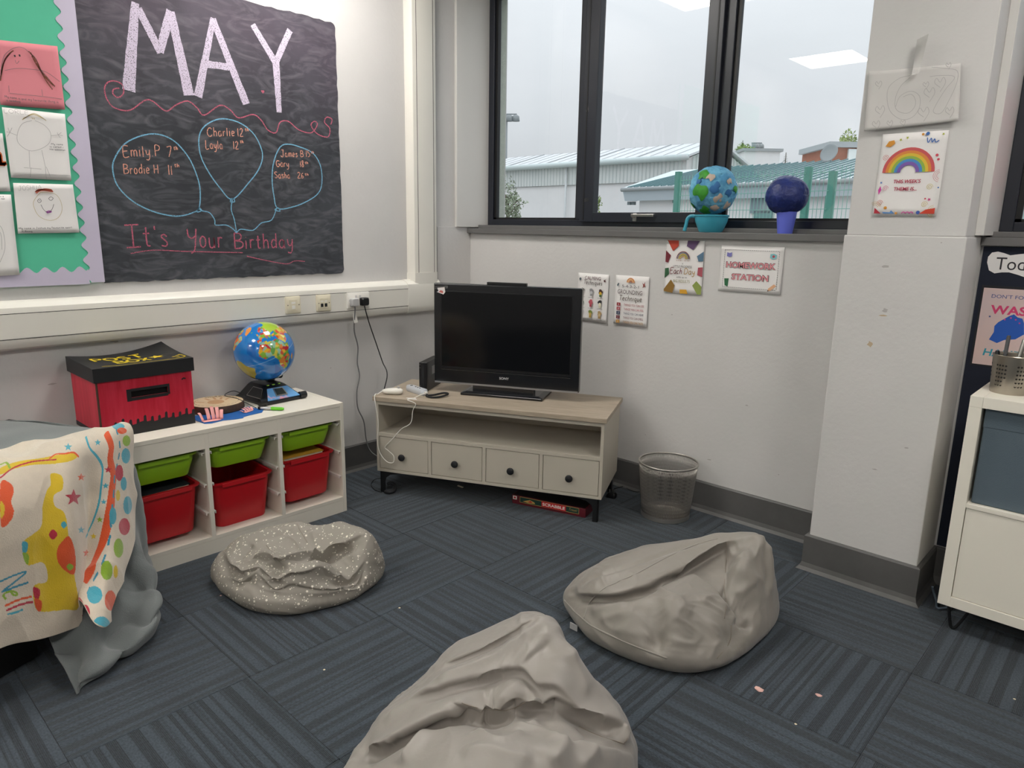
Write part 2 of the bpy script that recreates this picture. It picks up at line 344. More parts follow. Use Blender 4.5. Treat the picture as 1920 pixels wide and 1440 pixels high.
# ------------------------------------------------------------------ floor of carpet tiles
def carpet_mat():
    m = bpy.data.materials.new('carpet_tile'); m.use_nodes = True; MATS['carpet'] = m; t = m.node_tree; L = t.links.new; b = t.nodes['Principled BSDF']
    N = t.nodes.new
    tc = N('ShaderNodeTexCoord'); sp = N('ShaderNodeSeparateXYZ'); L(tc.outputs['Object'], sp.inputs[0])
    info = N('ShaderNodeObjectInfo')
    # bands of uneven width along local y, sampled by x
    om = N('ShaderNodeMath'); om.operation = 'MULTIPLY_ADD'; L(info.outputs['Random'], om.inputs[0]); om.inputs[1].default_value = 37.0; om.inputs[2].default_value = 0
    sc = N('ShaderNodeMath'); sc.operation = 'MULTIPLY'; L(sp.outputs['X'], sc.inputs[0]); sc.inputs[1].default_value = 34.0
    n1 = N('ShaderNodeTexNoise'); n1.noise_dimensions = '1D'; n1.inputs['Scale'].default_value = 1.0; n1.inputs['Detail'].default_value = 1.0
    ad = N('ShaderNodeMath'); ad.operation = 'ADD'; L(sc.outputs[0], ad.inputs[0]); L(om.outputs[0], ad.inputs[1]); L(ad.outputs[0], n1.inputs['W'])
    rp = N('ShaderNodeMapRange'); rp.inputs[1].default_value = .47; rp.inputs[2].default_value = .53; L(n1.outputs[0], rp.inputs[0])
    # fine ribs
    wv = N('ShaderNodeMath'); wv.operation = 'MULTIPLY'; L(sp.outputs['X'], wv.inputs[0]); wv.inputs[1].default_value = 6.2832/.0042
    sn = N('ShaderNodeMath'); sn.operation = 'SINE'; L(wv.outputs[0], sn.inputs[0])
    # loop speckle
    mp = N('ShaderNodeMapping'); mp.inputs['Scale'].default_value = (1, .55, 1); L(tc.outputs['Object'], mp.inputs[0])
    n2 = N('ShaderNodeTexNoise'); n2.inputs['Scale'].default_value = 210; n2.inputs['Detail'].default_value = 2; L(mp.outputs[0], n2.inputs['Vector'])
    n3 = N('ShaderNodeTexNoise'); n3.inputs['Scale'].default_value = 5; n3.inputs['Detail'].default_value = 4; L(tc.outputs['Object'], n3.inputs['Vector'])
    c1 = N('ShaderNodeMix'); c1.data_type = 'RGBA'; L(rp.outputs[0], c1.inputs[0]); c1.inputs[6].default_value = lin('#31373d')+(1,); c1.inputs[7].default_value = lin('#3f474f')+(1,)
    f1 = N('ShaderNodeMath'); f1.operation = 'MULTIPLY_ADD'; L(n2.outputs[0], f1.inputs[0]); f1.inputs[1].default_value = 1.3; f1.inputs[2].default_value = .35
    inv = N('ShaderNodeMath'); inv.operation = 'SUBTRACT'; inv.inputs[0].default_value = 1.0; L(rp.outputs[0], inv.inputs[1])
    s2 = N('ShaderNodeMath'); s2.operation = 'MULTIPLY'; L(sn.outputs[0], s2.inputs[0]); L(inv.outputs[0], s2.inputs[1])
    f2 = N('ShaderNodeMath'); f2.operation = 'MULTIPLY_ADD'; L(s2.outputs[0], f2.inputs[0]); f2.inputs[1].default_value = .28; L(f1.outputs[0], f2.inputs[2])
    f3 = N('ShaderNodeMath'); f3.operation = 'MULTIPLY_ADD'; L(n3.outputs[0], f3.inputs[0]); f3.inputs[1].default_value = .5; f3.inputs[2].default_value = .75
    f4 = N('ShaderNodeMath'); f4.operation = 'MULTIPLY'; L(f2.outputs[0], f4.inputs[0]); L(f3.outputs[0], f4.inputs[1])
    vm = N('ShaderNodeVectorMath'); vm.operation = 'SCALE'; L(c1.outputs[2], vm.inputs[0]); L(f4.outputs[0], vm.inputs['Scale']); L(vm.outputs[0], b.inputs['Base Color'])
    hb = N('ShaderNodeMath'); hb.operation = 'MULTIPLY_ADD'; L(s2.outputs[0], hb.inputs[0]); hb.inputs[1].default_value = .5; L(n2.outputs[0], hb.inputs[2])
    bp = N('ShaderNodeBump'); bp.inputs['Strength'].default_value = .5; bp.inputs['Distance'].default_value = .002; L(hb.outputs[0], bp.inputs['Height']); L(bp.outputs[0], b.inputs['Normal'])
    b.inputs['Roughness'].default_value = .9; b.inputs['Specular IOR Level'].default_value = .25; b.inputs['Sheen Weight'].default_value = .12
carpet_mat()
mat('screed', '#3b3f45', .9)
X1, Y1 = 6.4, -6.6                      # far ends of the classroom behind the camera
floor = MB().box(-.2, X1+.2, Y1-.2, .3, -.15, -.006).build('floor', 'screed', kind='structure', origin=(0, 0, 0))
tm = MB().rrloft([(.2485, .2485, .002, -.006), (.2495, .2495, .002, -.0012), (.2485, .2485, .002, 0)], n=1)
tile0 = None; TX0, TY0 = 1.39, -2.26
for i in range(-3, 11):
    for j in range(-9, 5):
        cx, cy = TX0+.5*i+.25, TY0+.5*j+.25
        if cx < -.2 or cx > X1+.1 or cy > .2 or cy < Y1-.1: continue
        if tile0 is None:
            tile0 = tm.build('carpet_tile', 'carpet', floor, local=True); o = tile0
        else:
            o = tile0.copy(); COL.objects.link(o)
        o.location = (cx, cy, 0); o.rotation_euler = (0, 0, ((i+j) % 2)*math.pi/2+math.pi*((i*7+j*3) % 2))
# ------------------------------------------------------------------ shell
ZS = 1.383
wl = MB().box(-.22, 0, Y1-.2, .32, -.15, CEIL+.2).build('wall_left', 'wall_paint', kind='structure')
wb = MB().box(0, X1, 0, .32, -.15, 1.353).box(0, X1, 0, .32, 2.78, CEIL+.2).box(2.36, 2.763, 0, .32, 1.353, 2.78).box(5.3, X1, 0, .32, 1.353, 2.78)
wb = wb.build('wall_back', 'wall_paint', kind='structure')
MB().box(X1, X1+.22, Y1-.2, .32, -.15, CEIL+.2).build('wall_right', 'wall_paint', kind='structure')
MB().box(0, X1, Y1-.22, Y1, -.15, CEIL+.2).build('wall_front', 'wall_paint', kind='structure')
MB().box(-.2, X1+.2, Y1-.2, .3, CEIL, CEIL+.2).build('ceiling', 'ceiling_paint', kind='structure')
scuff(wl, LEFT, 0, [(215, 640, .006, 3), (98, 720, .004, 4), (305, 575, .01, 2.5), (470, 655, .003, 2), (620, 690, .003, 2)], 'scuff_grey')
# pier between the two windows
pier = MB().box(2.357, 2.763, -.262, 0, 0, ZS).box(2.363, 2.757, -.255, 0, ZS, CEIL).build('wall_pier', 'wall_paint', kind='structure', bevel=.004)
PF = Frame((0, -.262, 0), (1, 0, 0), (0, 0, 1), (0, -1, 0))
scuff(pier, PF, 0, [(1632, 645, .012, 1.0), (1655, 592, .004, 4)], 'scuff_brown')
scuff(pier, PF, 0, [(1660, 500, .006, 3), (1660, 582, .008, 1.4), (1765, 455, .003, 1), (1700, 840, .003, 3), (1640, 880, .003, 3)], 'scuff_grey')
scuff(wb, BACK, 0, [(1260, 590, .003, 2), (1400, 760, .004, 2), (1210, 815, .003, 2), (1330, 862, .004, 3), (1460, 890, .003, 1)], 'scuff_grey')
MB().box(0, .007, -.275, .0, 0, 1.389).build('trim_1', 'wall_paint', kind='structure', bevel=.002)        # thicker dado at the corner
MB().box(0, .02, -.128, .17, 1.389, 2.78).build('trim_2', 'white_gloss', kind='structure', bevel=.002)     # window jamb linings
MB().box(2.34, 2.36, -.0, .17, 1.389, 2.78).build('trim_3', 'white_gloss', kind='structure', bevel=.002)
MB().box(2.757, 2.785, -.12, .17, 1.389, 2.78).build('trim_4', 'white_gloss', kind='structure', bevel=.002)
def sill(n, x0, x1):
    m = MB().box(x0, x1, -.03, .17, 1.353, ZS)
    m.box(x0+(.03 if n == 5 else .012), x1, .045, .17, ZS, 1.404)
    m.build('trim_%d' % n, 'sill_grey', kind='structure', bevel=.002)
sill(5, .0, 2.36); sill(6, 2.763, 5.3)
# skirting boards with a small cove at the carpet
def skirt(name, path, closed=False):
    prof = [(.0, .152), (.010, .152), (.015, .146), (.015, .03), (.02, .012), (.032, 0)]
    p = [np.array(q, float) for q in path]; rings = []
    for i, q in enumerate(p):
        d0 = (q-p[i-1]) if i else (p[1]-q); d1 = (p[i+1]-q) if i < len(p)-1 else d0
        n0 = np.array([d0[1], -d0[0]])/np.linalg.norm(d0); n1 = np.array([d1[1], -d1[0]])/np.linalg.norm(d1)
        b = (n0+n1); b = b/(b@n0)
        rings.append([(q[0]+b[0]*o, q[1]+b[1]*o, z) for o, z in prof]+[(q[0], q[1], 0)])
    return MB().loft(rings).build(name, 'skirting_grey', kind='structure')
skirt('baseboard_left', [(0, Y1), (0, 0)])
skirt('baseboard_back', [(.02, 0), (2.357, 0), (2.357, -.262), (2.763, -.262), (2.763, 0), (X1, 0)])
# ------------------------------------------------------------------ windows
def window(n, x0, muls, x1, sash):
    w = thing('window_%d' % n, None, None, (x0, .14, 1.404), kind='structure')
    y0, y1, z0, z1 = .14, .2, 1.404, 2.78
    f = MB().box(x0, x0+.045, y0, y1, z0, z1).box(x1-.045, x1, y0, y1, z0, z1).box(x0+.045, x1-.045, y0, y1, z0, z0+.036).box(x0+.045, x1-.045, y0, y1, z1-.05, z1)
    f.build('window_frame', 'frame_anthracite', w, bevel=.003)
    for a, b in muls: MB().box(a, b, y0, y1, z0+.036, z1-.05).build('mullion', 'frame_anthracite', w, bevel=.003)
    ed = [x0+.045]+[k for m in muls for k in m]+[x1-.045]
    for i in range(0, len(ed), 2):
        a, b = ed[i], ed[i+1]
        if i//2 == sash:
            s = MB(); q = .012; wd = .08
            zb = z0+.036-.012; zt = z1-.04
            s.box(a-q, a+wd, y0-.022, y0+.03, zb, zt).box(b-wd+.01, b+q, y0-.022, y0+.03, zb, zt).box(a+wd, b-wd+.01, y0-.022, y0+.03, zb, zb+.052).box(a+wd, b-wd+.01, y0-.022, y0+.03, zt-.06, zt)
            so = s.build('opening_sash', 'frame_anthracite', w, bevel=.003)
            g = MB()
            for xa in (a+.012, b-.02): g.box(xa, xa+.008, y0-.0235, y0-.021, zb+.01, zt)
            g.build('gasket', 'gasket', so)
            ga, gb, gz0, gz1 = a+wd, b-wd+.01, zb+.052, zt-.06
            hx = (a+b)/2-.005; hz = zb+.035
            h = MB().box(hx-.035, hx-.012, y0-.03, y0-.02, hz-.03, hz+.012).rrloft([(.008, .006, .004, 0), (.008, .006, .004, .02)], (hx-.024, y0-.04, hz-.012), n=2)
            h.box(hx-.034, hx+.105, y0-.05, y0-.036, hz-.006, hz+.008).build('window_handle', 'steel', so, bevel=.003)
            gy = y0+.0
        else:
            ga, gb, gz0, gz1 = a, b, z0+.036, z1-.05; gy = y0+.03
            gs = MB().box(a, a+.02, y0+.012, y0+.03, gz0, gz1).box(b-.014, b, y0+.012, y0+.03, gz0, gz1).box(a, b, y0+.012, y0+.03, gz0, gz0+.012)
            gs.build('glazing_bead', 'gasket', w)
        MB().add([(ga, gy, gz0), (gb, gy, gz0), (gb, gy, gz1), (ga, gy, gz1)], [(0, 1, 2, 3)]).build('glass_pane', 'window_glass', w)
    return w
win1 = window(1, .02, [(.735, .79), (1.575, 1.635)], 2.345, 1)
win2 = window(2, 2.785, [(3.5, 3.55), (4.34, 4.4)], 5.3, 1)
# strips of old tape left on the first mullion
FM = Frame((0, .118, 0), (1, 0, 0), (0, 0, 1), (0, -1, 0))
for k, (x, y, w, h) in enumerate(((1100, 375, .035, .022), (1102, 205, .02, .03))):
    a, b = FM.px(x, y); MB().prism(FM, [(a-w/2, b-h/2), (a+w/2, b-h/2+.004), (a+w/2, b+h/2), (a-w/2, b+h/2)], .0005, .001).build('tape_scrap', 'clear_tape', label=['strip of clear tape low on the window mullion', 'scrap of clear tape halfway up the window mullion'][k], cat='tape')
# outside face of the wall seen through the left pane (rough cast reveal)
mat('roughcast', '#c3c9bd', .9, var=.12, vscale=30, bump=.5, bscale=160)
MB().box(-.22, .058, .2, .252, 1.2, 2.9).box(2.33, 2.8, .2, .252, 1.2, 2.9).build('wall_outer', 'roughcast', kind='structure')
# pink paint on the second window
mat('pink_paint', '#e8567f', .35, col2='#f090a8', vscale=30, stretch=(1, 1, .12))
GP = Frame((0, .168, 0), (1, 0, 0), (0, 0, 1), (0, -1, 0))
pp = [GP.px(x, y) for x, y in ((1921, 165), (1916, 200), (1911, 260), (1905, 310), (1897, 345), (1897, 362), (1905, 375), (1921, 378))]
a1 = max(p[0] for p in pp)
pp += [(a1+.06, pp[-1][1]+.01), (a1+.14, pp[-1][1]-.01), (a1+.17, pp[-1][1]+.05), (a1+.16, pp[0][1]-.1), (a1+.1, pp[0][1]+.02)]
MB().prism(GP, pp, .0, .001).build('window_painting', 'pink_paint', label='pink shape painted on the glass of the right window', cat='painting')
# ------------------------------------------------------------------ ceiling lights
mat('led_diffuser', '#ffffff', .5, emit=('#fffaf4', PANEL_EMIT))
k = 0
for i in range(2):
    for j in range(3):
        cx, cy = .62+3.0*i, -1.3-2.4*j
        t = thing('ceiling_light', 'square ceiling light panel, %s row from the windows, %s from the chalkboard wall' % (['first', 'second', 'third'][j], ['first', 'second', 'third', 'fourth'][i]), 'ceiling light', (cx, cy, CEIL-.03), group='square ceiling light panels')
        f = MB()
        for a0, a1_, b0, b1 in ((-.3, .3, -.3, -.28), (-.3, .3, .28, .3), (-.3, -.28, -.28, .28), (.28, .3, -.28, .28)): f.box(a0, a1_, b0, b1, 0, .03)
        f.build('light_frame', 'white_plastic', t, local=True)
        MB().box(-.28, .28, -.28, .28, .004, .012).build('diffuser', 'led_diffuser', t, local=True)
# ------------------------------------------------------------------ green display board with scalloped lilac border
mat('green_paper', '#58c49f', .7, var=.08, vscale=5, bump=.12, bscale=8)
mat('lilac_border', '#cbc3d8', .35, var=.05, vscale=6)
db = thing('display_board', 'green backed display board with scalloped lilac border beside the chalkboard', 'notice board', (.0, -2.8, 1.138))
ZB, YR = 1.138, -2.13
MB().box(.001, .014, -3.6, YR-.01, ZB, 2.6).build('board_backing', 'green_paper', db)
def scallop(along0, along1, outer, inner, vertical, step=.062):
    n = max(2, int(round(abs(along1-along0)/step))); pts = []
    for i in range(n):
        for k in range(8):
            t = (i+k/8)/n; a = along0+(along1-along0)*t; w = inner+(outer-inner)*.18*math.cos(6.2832*(i+k/8))
            pts.append((w, a) if vertical else (a, w))
    pts.append((inner, along1) if vertical else (along1, inner))
    return pts+([(outer, along1), (outer, along0)] if vertical else [(along1, outer), (along0, outer)])
MB().prism(LEFT, scallop(ZB, 2.6, YR, YR-.062, True), .0145, .016).build('border_strip', 'lilac_border', db)
MB().prism(LEFT, scallop(-3.6, YR-.058, ZB-.006, ZB+.056, False), .0150, .0165).build('border_strip', 'lilac_border', db)
# children's drawings pinned on the board
mat('pink_sheet', '#de8791', .8, var=.04); mat('pencil', '#6d6a6c', .8); mat('pencil_faint', '#a9a6a6', .8); mat('crayon_brown', '#7c4a33', .8, alpha=(300, .8)); mat('crayon_red', '#b85a45', .8); mat('crayon_orange', '#d8642a', .7); mat('crayon_purple', '#9a4a9c', .7); mat('blue_pen', '#4a4f78', .7); mat('crayon_ochre', '#b9a878', .8)
def drawing(name, label, quad, m='paper', seed=1):
    t = thing(name, label, 'drawing', LEFT.P(*np.mean([LEFT.px(x, y, .017) for x, y in quad], axis=0), .0155), group='drawings on the green board')
    sheet(LEFT, [LEFT.px(x, y, .017) for x, y in quad], .0172, curl=.004, seed=seed).build('paper_sheet', m, t, smooth=True)
    return t
DC = .0235
def dl(t, name, m, paths, w=.0014, crop=(0, 50, .2985), sp=True):
    k = MB()
    for p in paths:
        q = [LEFT.px(crop[0]+x*crop[2], crop[1]+y*crop[2], DC) for x, y in p]
        k.ribbon(LEFT, spline(q, 4) if sp and len(q) > 2 else q, w, DC)
    return k.build(name, m, t)
def notes(t, lines, m='pencil', crop=(0, 50, .2985), h=.008):
    k = MB()
    for s, x0, y0, x1, y1 in lines:
        a, b = LEFT.px(crop[0]+x0*crop[2], crop[1]+y0*crop[2], DC); a2, b2 = LEFT.px(crop[0]+x1*crop[2], crop[1]+y1*crop[2], DC)
        hand(k, LEFT, s, a, b, h, DC, .0011, total=a2-a, rise=b2-b)
    k.build('handwriting', m, t)
d = drawing('child_drawing', 'pink paper drawing of a long haired girl on the green board', [(-12, 74), (107, 87), (121, 206), (0, 197)], 'pink_sheet', 1)
dl(d, 'pencil_lines', 'pencil', [[(0, 330), (20, 200), (60, 150), (110, 128), (150, 135), (180, 160)], [(180, 155), (225, 200), (250, 260), (300, 320), (345, 380)], [(30, 275), (110, 262), (200, 268), (290, 285), (375, 345)], [(55, 370), (58, 412)], [(262, 395), (268, 435)], [(95, 210), (105, 232), (120, 215)], [(60, 418), (280, 440), (390, 455)]])
dl(d, 'hair', 'crayon_brown', [[(2, 340), (20, 235), (55, 175), (85, 150)], [(8, 300), (28, 215), (70, 160)], [(180, 155), (230, 215), (270, 300), (335, 370)], [(190, 160), (235, 240), (290, 340), (330, 395)], [(200, 185), (250, 270), (345, 375)]], .004)
dl(d, 'eyes', 'ink', [[(88, 184), (98, 184)], [(118, 181), (128, 181)]], .007)
notes(d, [('My name is', 30, 445, 130, 458), ('and my favourite thing is', 135, 460, 370, 480), ('is swimming', 40, 468, 130, 476)])
d = drawing('child_drawing', 'white drawing of a round faint figure with stick arms', [(3, 201), (121, 214), (133, 339), (20, 333)], seed=2)
dl(d, 'pencil_lines', 'pencil_faint', [[(200, 590), (140, 610), (110, 670), (115, 730), (180, 778), (250, 770), (310, 730), (318, 670), (280, 620), (220, 590)], [(40, 660), (60, 665), (105, 682)], [(62, 665), (50, 635)], [(62, 665), (75, 635)], [(62, 665), (45, 690)], [(320, 685), (365, 680), (395, 685)], [(365, 680), (360, 665)], [(365, 680), (385, 665)], [(365, 680), (380, 698)], [(183, 780), (188, 885)], [(262, 775), (285, 880)], [(150, 885), (260, 895)], [(80, 935), (240, 928), (440, 935)], [(195, 885), (190, 945)], [(285, 880), (290, 955)], [(290, 880), (320, 950)]])
dl(d, 'hat', 'crayon_ochre', [[(140, 585), (200, 548), (240, 555), (290, 590)], [(145, 578), (210, 552), (285, 585)], [(200, 570), (205, 580)], [(212, 572), (216, 582)]], .0025)
notes(d, [('LORLE', 25, 540, 190, 555)], 'pencil_faint', h=.014); notes(d, [('My name', 322, 742, 398, 745), ('is called i', 312, 758, 400, 762), ('like spaceman', 312, 774, 412, 780)], h=.006)
d = drawing('child_drawing', 'white drawing of a smiling red haired face with purple tongue', [(24, 343), (136, 346), (148, 436), (33, 438)], seed=3)
dl(d, 'face_outline', 'crayon_ochre', [[(255, 1040), (215, 1090), (212, 1130), (245, 1190), (310, 1217), (365, 1200), (390, 1150), (378, 1090), (340, 1048), (255, 1040)]])
dl(d, 'eyes_and_smile', 'pencil', [[(248, 1080), (236, 1093), (246, 1106), (260, 1095), (250, 1080)], [(318, 1068), (306, 1080), (320, 1092), (334, 1078), (320, 1068)], [(257, 1118), (275, 1150), (300, 1166), (325, 1150), (338, 1115)], [(246, 1090), (252, 1096)]], .0018)
dl(d, 'hair', 'crayon_red', [[(222, 1040), (250, 1022), (330, 1030)], [(228, 1046), (260, 1028), (334, 1036)], [(225, 1034), (280, 1020), (325, 1025)]], .0045); dl(d, 'tongue', 'crayon_purple', [[(290, 1165), (308, 1158), (325, 1162)], [(295, 1170), (322, 1164)]], .004)
notes(d, [('JOSHUA', 118, 1028, 268, 1022)], 'pencil_faint', h=.016); notes(d, [('My name is Joshua my favourite sport', 118, 1272, 455, 1265), ('is diving', 135, 1288, 205, 1290)], h=.006)
d = drawing('child_drawing', 'white sheet with orange crayon mark cut off by the picture edge', [(-80, 250), (4, 250), (19, 359), (-66, 359)], seed=4)
dl(d, 'orange_mark', 'crayon_orange', [[(-40, 760), (0, 800), (10, 850), (40, 855)], [(-40, 860), (0, 865), (42, 860)], [(-5, 800), (5, 870)], [(5, 860), (35, 868)]], .011)
d = drawing('child_drawing', 'white pencil drawing lowest at the left edge of the board', [(-90, 362), (20, 365), (36, 515), (-72, 522)], seed=5)
dl(d, 'pencil_lines', 'pencil_faint', [[(-60, 1230), (0, 1250), (25, 1310), (30, 1400), (0, 1480)], [(-40, 1260), (5, 1300), (12, 1400)]]); notes(d, [('ris', 0, 1072, 28, 1070), ('nan', 8, 1085, 32, 1085)], h=.006)
# ------------------------------------------------------------------ chalkboard
def chalk_mat():
    m = mat('chalkboard_black', '#282b31', .75, col2='#4a4e55', vscale=2.2, thresh=(.35, .95), bump=.12, bscale=30, stretch=(1, 1, 1)); t = m.node_tree; L = t.links.new; N = t.nodes.new; b = t.nodes['Principled BSDF']
    base = b.inputs['Base Color'].links[0].from_socket
    k = N('ShaderNodeTexCoord'); p = N('ShaderNodeMapping'); p.inputs['Rotation'].default_value = (.35, 0, 0); p.inputs['Scale'].default_value = (1, 1.8, 5); L(k.outputs['Object'], p.inputs[0])
    n = N('ShaderNodeTexNoise'); n.inputs['Scale'].default_value = 3; n.inputs['Detail'].default_value = 7; n.inputs['Distortion'].default_value = 2.6; L(p.outputs[0], n.inputs['Vector'])
    r = N('ShaderNodeMapRange'); r.inputs[1].default_value = .45; r.inputs[2].default_value = .85; r.inputs[4].default_value = .30; L(n.outputs[0], r.inputs[0])
    x = N('ShaderNodeMix'); x.data_type = 'RGBA'; L(r.outputs[0], x.inputs[0]); L(base, x.inputs[6]); x.inputs[7].default_value = lin('#9a99a0')+(1,)
    # pink chalk dust left around the big letters
    s = N('ShaderNodeSeparateXYZ'); L(k.outputs['Object'], s.inputs[0]); g = N('ShaderNodeMapRange'); g.inputs[1].default_value = .62; g.inputs[2].default_value = 1.1; g.inputs[4].default_value = .15; L(s.outputs['Z'], g.inputs[0])
    n4 = N('ShaderNodeTexNoise'); n4.inputs['Scale'].default_value = 3; L(k.outputs['Object'], n4.inputs['Vector']); mu = N('ShaderNodeMath'); mu.operation = 'MULTIPLY'; L(g.outputs[0], mu.inputs[0]); L(n4.outputs[0], mu.inputs[1])
    y = N('ShaderNodeMix'); y.data_type = 'RGBA'; L(mu.outputs[0], y.inputs[0]); L(x.outputs[2], y.inputs[6]); y.inputs[7].default_value = lin('#b58fb0')+(1,); L(y.outputs[2], b.inputs['Base Color'])
chalk_mat()
cb = thing('chalkboard', 'black chalkboard with MAY in big letters and three birthday balloons', 'chalkboard', (.0, -1.53, 1.134))
rn = random.Random(3); out = []
y0, y1, z0, z1 = YR+.002, -.945, 1.134, 2.383
for i in range(40): out.append((y0+(y1-y0-.02)*i/40, z0+rn.uniform(-.003, .003)))
for i in range(6): a = math.radians(-90+90*i/6); out.append((y1-.02+.02*math.cos(a), z0+.02+.02*math.sin(a)))
for i in range(36): out.append((y1+rn.uniform(-.0025, .0025), z0+.02+(z1-z0-.045)*i/36))
for i in range(6): a = math.radians(90*i/6); out.append((y1-.025+.025*math.cos(a), z1-.025+.025*math.sin(a)))
for i in range(36): out.append((y1-.025-(y1-.025-y0)*i/36, z1+rn.uniform(-.004, .004)))
out.append((y0, z1))
MB().prism(LEFT, out, .0005, .006).build('board', 'chalkboard_black', cb)
CC = .0066; KX = .38892
def K(pts): return [LEFT.px(x*KX, y*KX, CC) for x, y in pts]
mat('chalk_lilac', '#cec2d6', .95, alpha=(260, .75, .25)); mat('chalk_pink', '#c9687f', .95, alpha=(320, .62, .12)); mat('chalk_blue', '#7db9d8', .95, alpha=(320, .7, .2)); mat('chalk_peach', '#e6a58f', .95, alpha=(320, .7, .2))
def bar(m, p, q, w0, w1=None, n=14):
    a, b = [np.array(k) for k in K([p, q])]; d = (b-a)/np.linalg.norm(b-a); nn = np.array([-d[1], d[0]]); w1 = w1 or w0; L_, R_ = [], []
    for i in range(n+1):
        t = i/n; c = a+(b-a)*t; w = (w0+(w1-w0)*t)/2; L_.append(tuple(c+nn*w*rn.uniform(.93, 1.07))); R_.append(tuple(c-nn*w*rn.uniform(.93, 1.07)))
    m.poly(LEFT, L_+R_[::-1], CC+.00015*len(m.f))
for s, bars in (('M', [((652, 12), (620, 437), .030, .052), ((665, 40), (775, 255), .032), ((770, 250), (822, 52), .034), ((822, 55), (912, 460), .032, .046)]),
                ('A', [((1028, 88), (955, 467), .024, .038), ((1025, 90), (1188, 502), .030, .036), ((990, 308), (1118, 325), .030)]),
                ('Y', [((1218, 118), (1330, 305), .028, .032), ((1398, 145), (1328, 305), .030), ((1330, 295), (1346, 542), .036, .026)])):
    m = MB()
    for b_ in bars: bar(m, *b_)
    m.build('chalk_letter', 'chalk_lilac', cb)
sq = [(575, 425), (548, 430), (545, 452), (568, 470), (594, 452), (592, 412), (560, 392), (525, 394), (505, 420), (512, 470), (545, 515), (600, 533), (640, 525), (700, 483), (740, 490), (800, 535), (850, 505), (905, 487), (950, 520), (985, 555), (1060, 508), (1110, 530), (1150, 568), (1220, 552), (1260, 580), (1290, 625), (1330, 640), (1350, 590), (1390, 585), (1440, 625), (1500, 640), (1530, 600), (1515, 585), (1500, 605), (1530, 645), (1580, 660), (1590, 620), (1565, 590), (1575, 565), (1600, 575), (1595, 600)]
MB().ribbon(LEFT, K(spline(sq, 6)), .005, CC).build('chalk_squiggle', 'chalk_pink', cb)
for bl, st in (([(960, 1000), (965, 920), (950, 850), (910, 760), (840, 680), (760, 647), (680, 655), (600, 695), (550, 770), (545, 830), (570, 900), (640, 970), (740, 1020), (850, 1042), (930, 1025)], [(960, 1000), (950, 1022), (972, 1015), (960, 1000), (970, 1015), (1010, 1025), (1035, 1060), (1040, 1085), (1090, 1085), (1125, 1105), (1140, 1125)]),
               ([(1120, 960), (1060, 905), (1000, 820), (965, 740), (960, 660), (985, 610), (1040, 578), (1100, 575), (1170, 600), (1230, 655), (1265, 740), (1250, 810), (1200, 880)], [(1120, 955), (1110, 972), (1132, 972), (1122, 958), (1115, 1010), (1130, 1060), (1140, 1120)]),
               ([(1340, 1005), (1320, 940), (1312, 860), (1320, 780), (1350, 710), (1390, 695), (1450, 710), (1510, 740), (1545, 800), (1552, 880), (1535, 930), (1490, 965), (1420, 995)], [(1340, 1000), (1325, 1012), (1350, 1018), (1336, 1002), (1310, 1060), (1260, 1075), (1220, 1110), (1160, 1105), (1140, 1125)])):
    o = MB().ribbon(LEFT, K(spline(bl, 6, True)), .0052, CC, closed=True).build('chalk_balloon', 'chalk_blue', cb)
    MB().ribbon(LEFT, K(spline(st, 4)), .0045, CC).build('balloon_string', 'chalk_blue', o)
def chalk_text(s, x0, y0, x1, y1, hpx, m, w, name='chalk_writing'):
    (a, b), (a2, b2), (a3, b3) = K([(x0, y0), (x1, y1), (x0, y0-hpx)]); k = MB(); hand(k, LEFT, s, a, b, b3-b, CC, w, total=a2-a, rise=b2-b); return k.build(name, m, cb)
for s, x0, y0, x1, y1, h in (('Emily.P', 595, 757, 780, 752, 52), ('7', 805, 755, 835, 754, 45), ('th', 838, 722, 860, 722, 18), ('Brodie H', 597, 838, 772, 836, 46), ('11', 812, 842, 838, 842, 45), ('th', 842, 806, 868, 806, 18),
                          ('Charlie', 1000, 657, 1138, 655, 42), ('12', 1145, 657, 1178, 657, 40), ('th', 1182, 632, 1202, 632, 15), ('Layla', 992, 716, 1078, 718, 40), ('12', 1125, 718, 1155, 718, 38), ('th', 1158, 690, 1176, 690, 15),
                          ('James B', 1355, 755, 1468, 757, 32), ('15', 1475, 755, 1498, 755, 30), ('th', 1500, 740, 1515, 740, 12), ('Gary', 1332, 803, 1396, 805, 30), ('18', 1447, 805, 1468, 805, 28), ('th', 1470, 790, 1488, 790, 12), ('Sasha', 1325, 858, 1402, 860, 30), ('26', 1435, 860, 1468, 860, 28), ('th', 1470, 846, 1490, 846, 12)):
    chalk_text(s, x0, y0, x1, y1, h, 'chalk_peach', .0036)
for s, x0, y0, x1, y1, h in (("It's", 610, 1192, 830, 1188, 105), ('Your', 905, 1197, 1085, 1190, 88), ('Birthday', 1130, 1198, 1420, 1195, 72)): chalk_text(s, x0, y0, x1, y1, h, 'chalk_pink', .0058)
MB().ribbon(LEFT, K(spline([(630, 1222), (740, 1206), (900, 1212), (1170, 1218)], 5)), .004, CC).ribbon(LEFT, K(spline([(1190, 1235), (1280, 1255), (1380, 1272), (1420, 1258), (1470, 1260)], 5)), .004, CC).build('chalk_underline', 'chalk_pink', cb)
MB().poly(LEFT, heart(*K([(1267, 442)])[0], .009), CC).build('chalk_heart', 'chalk_pink', cb)
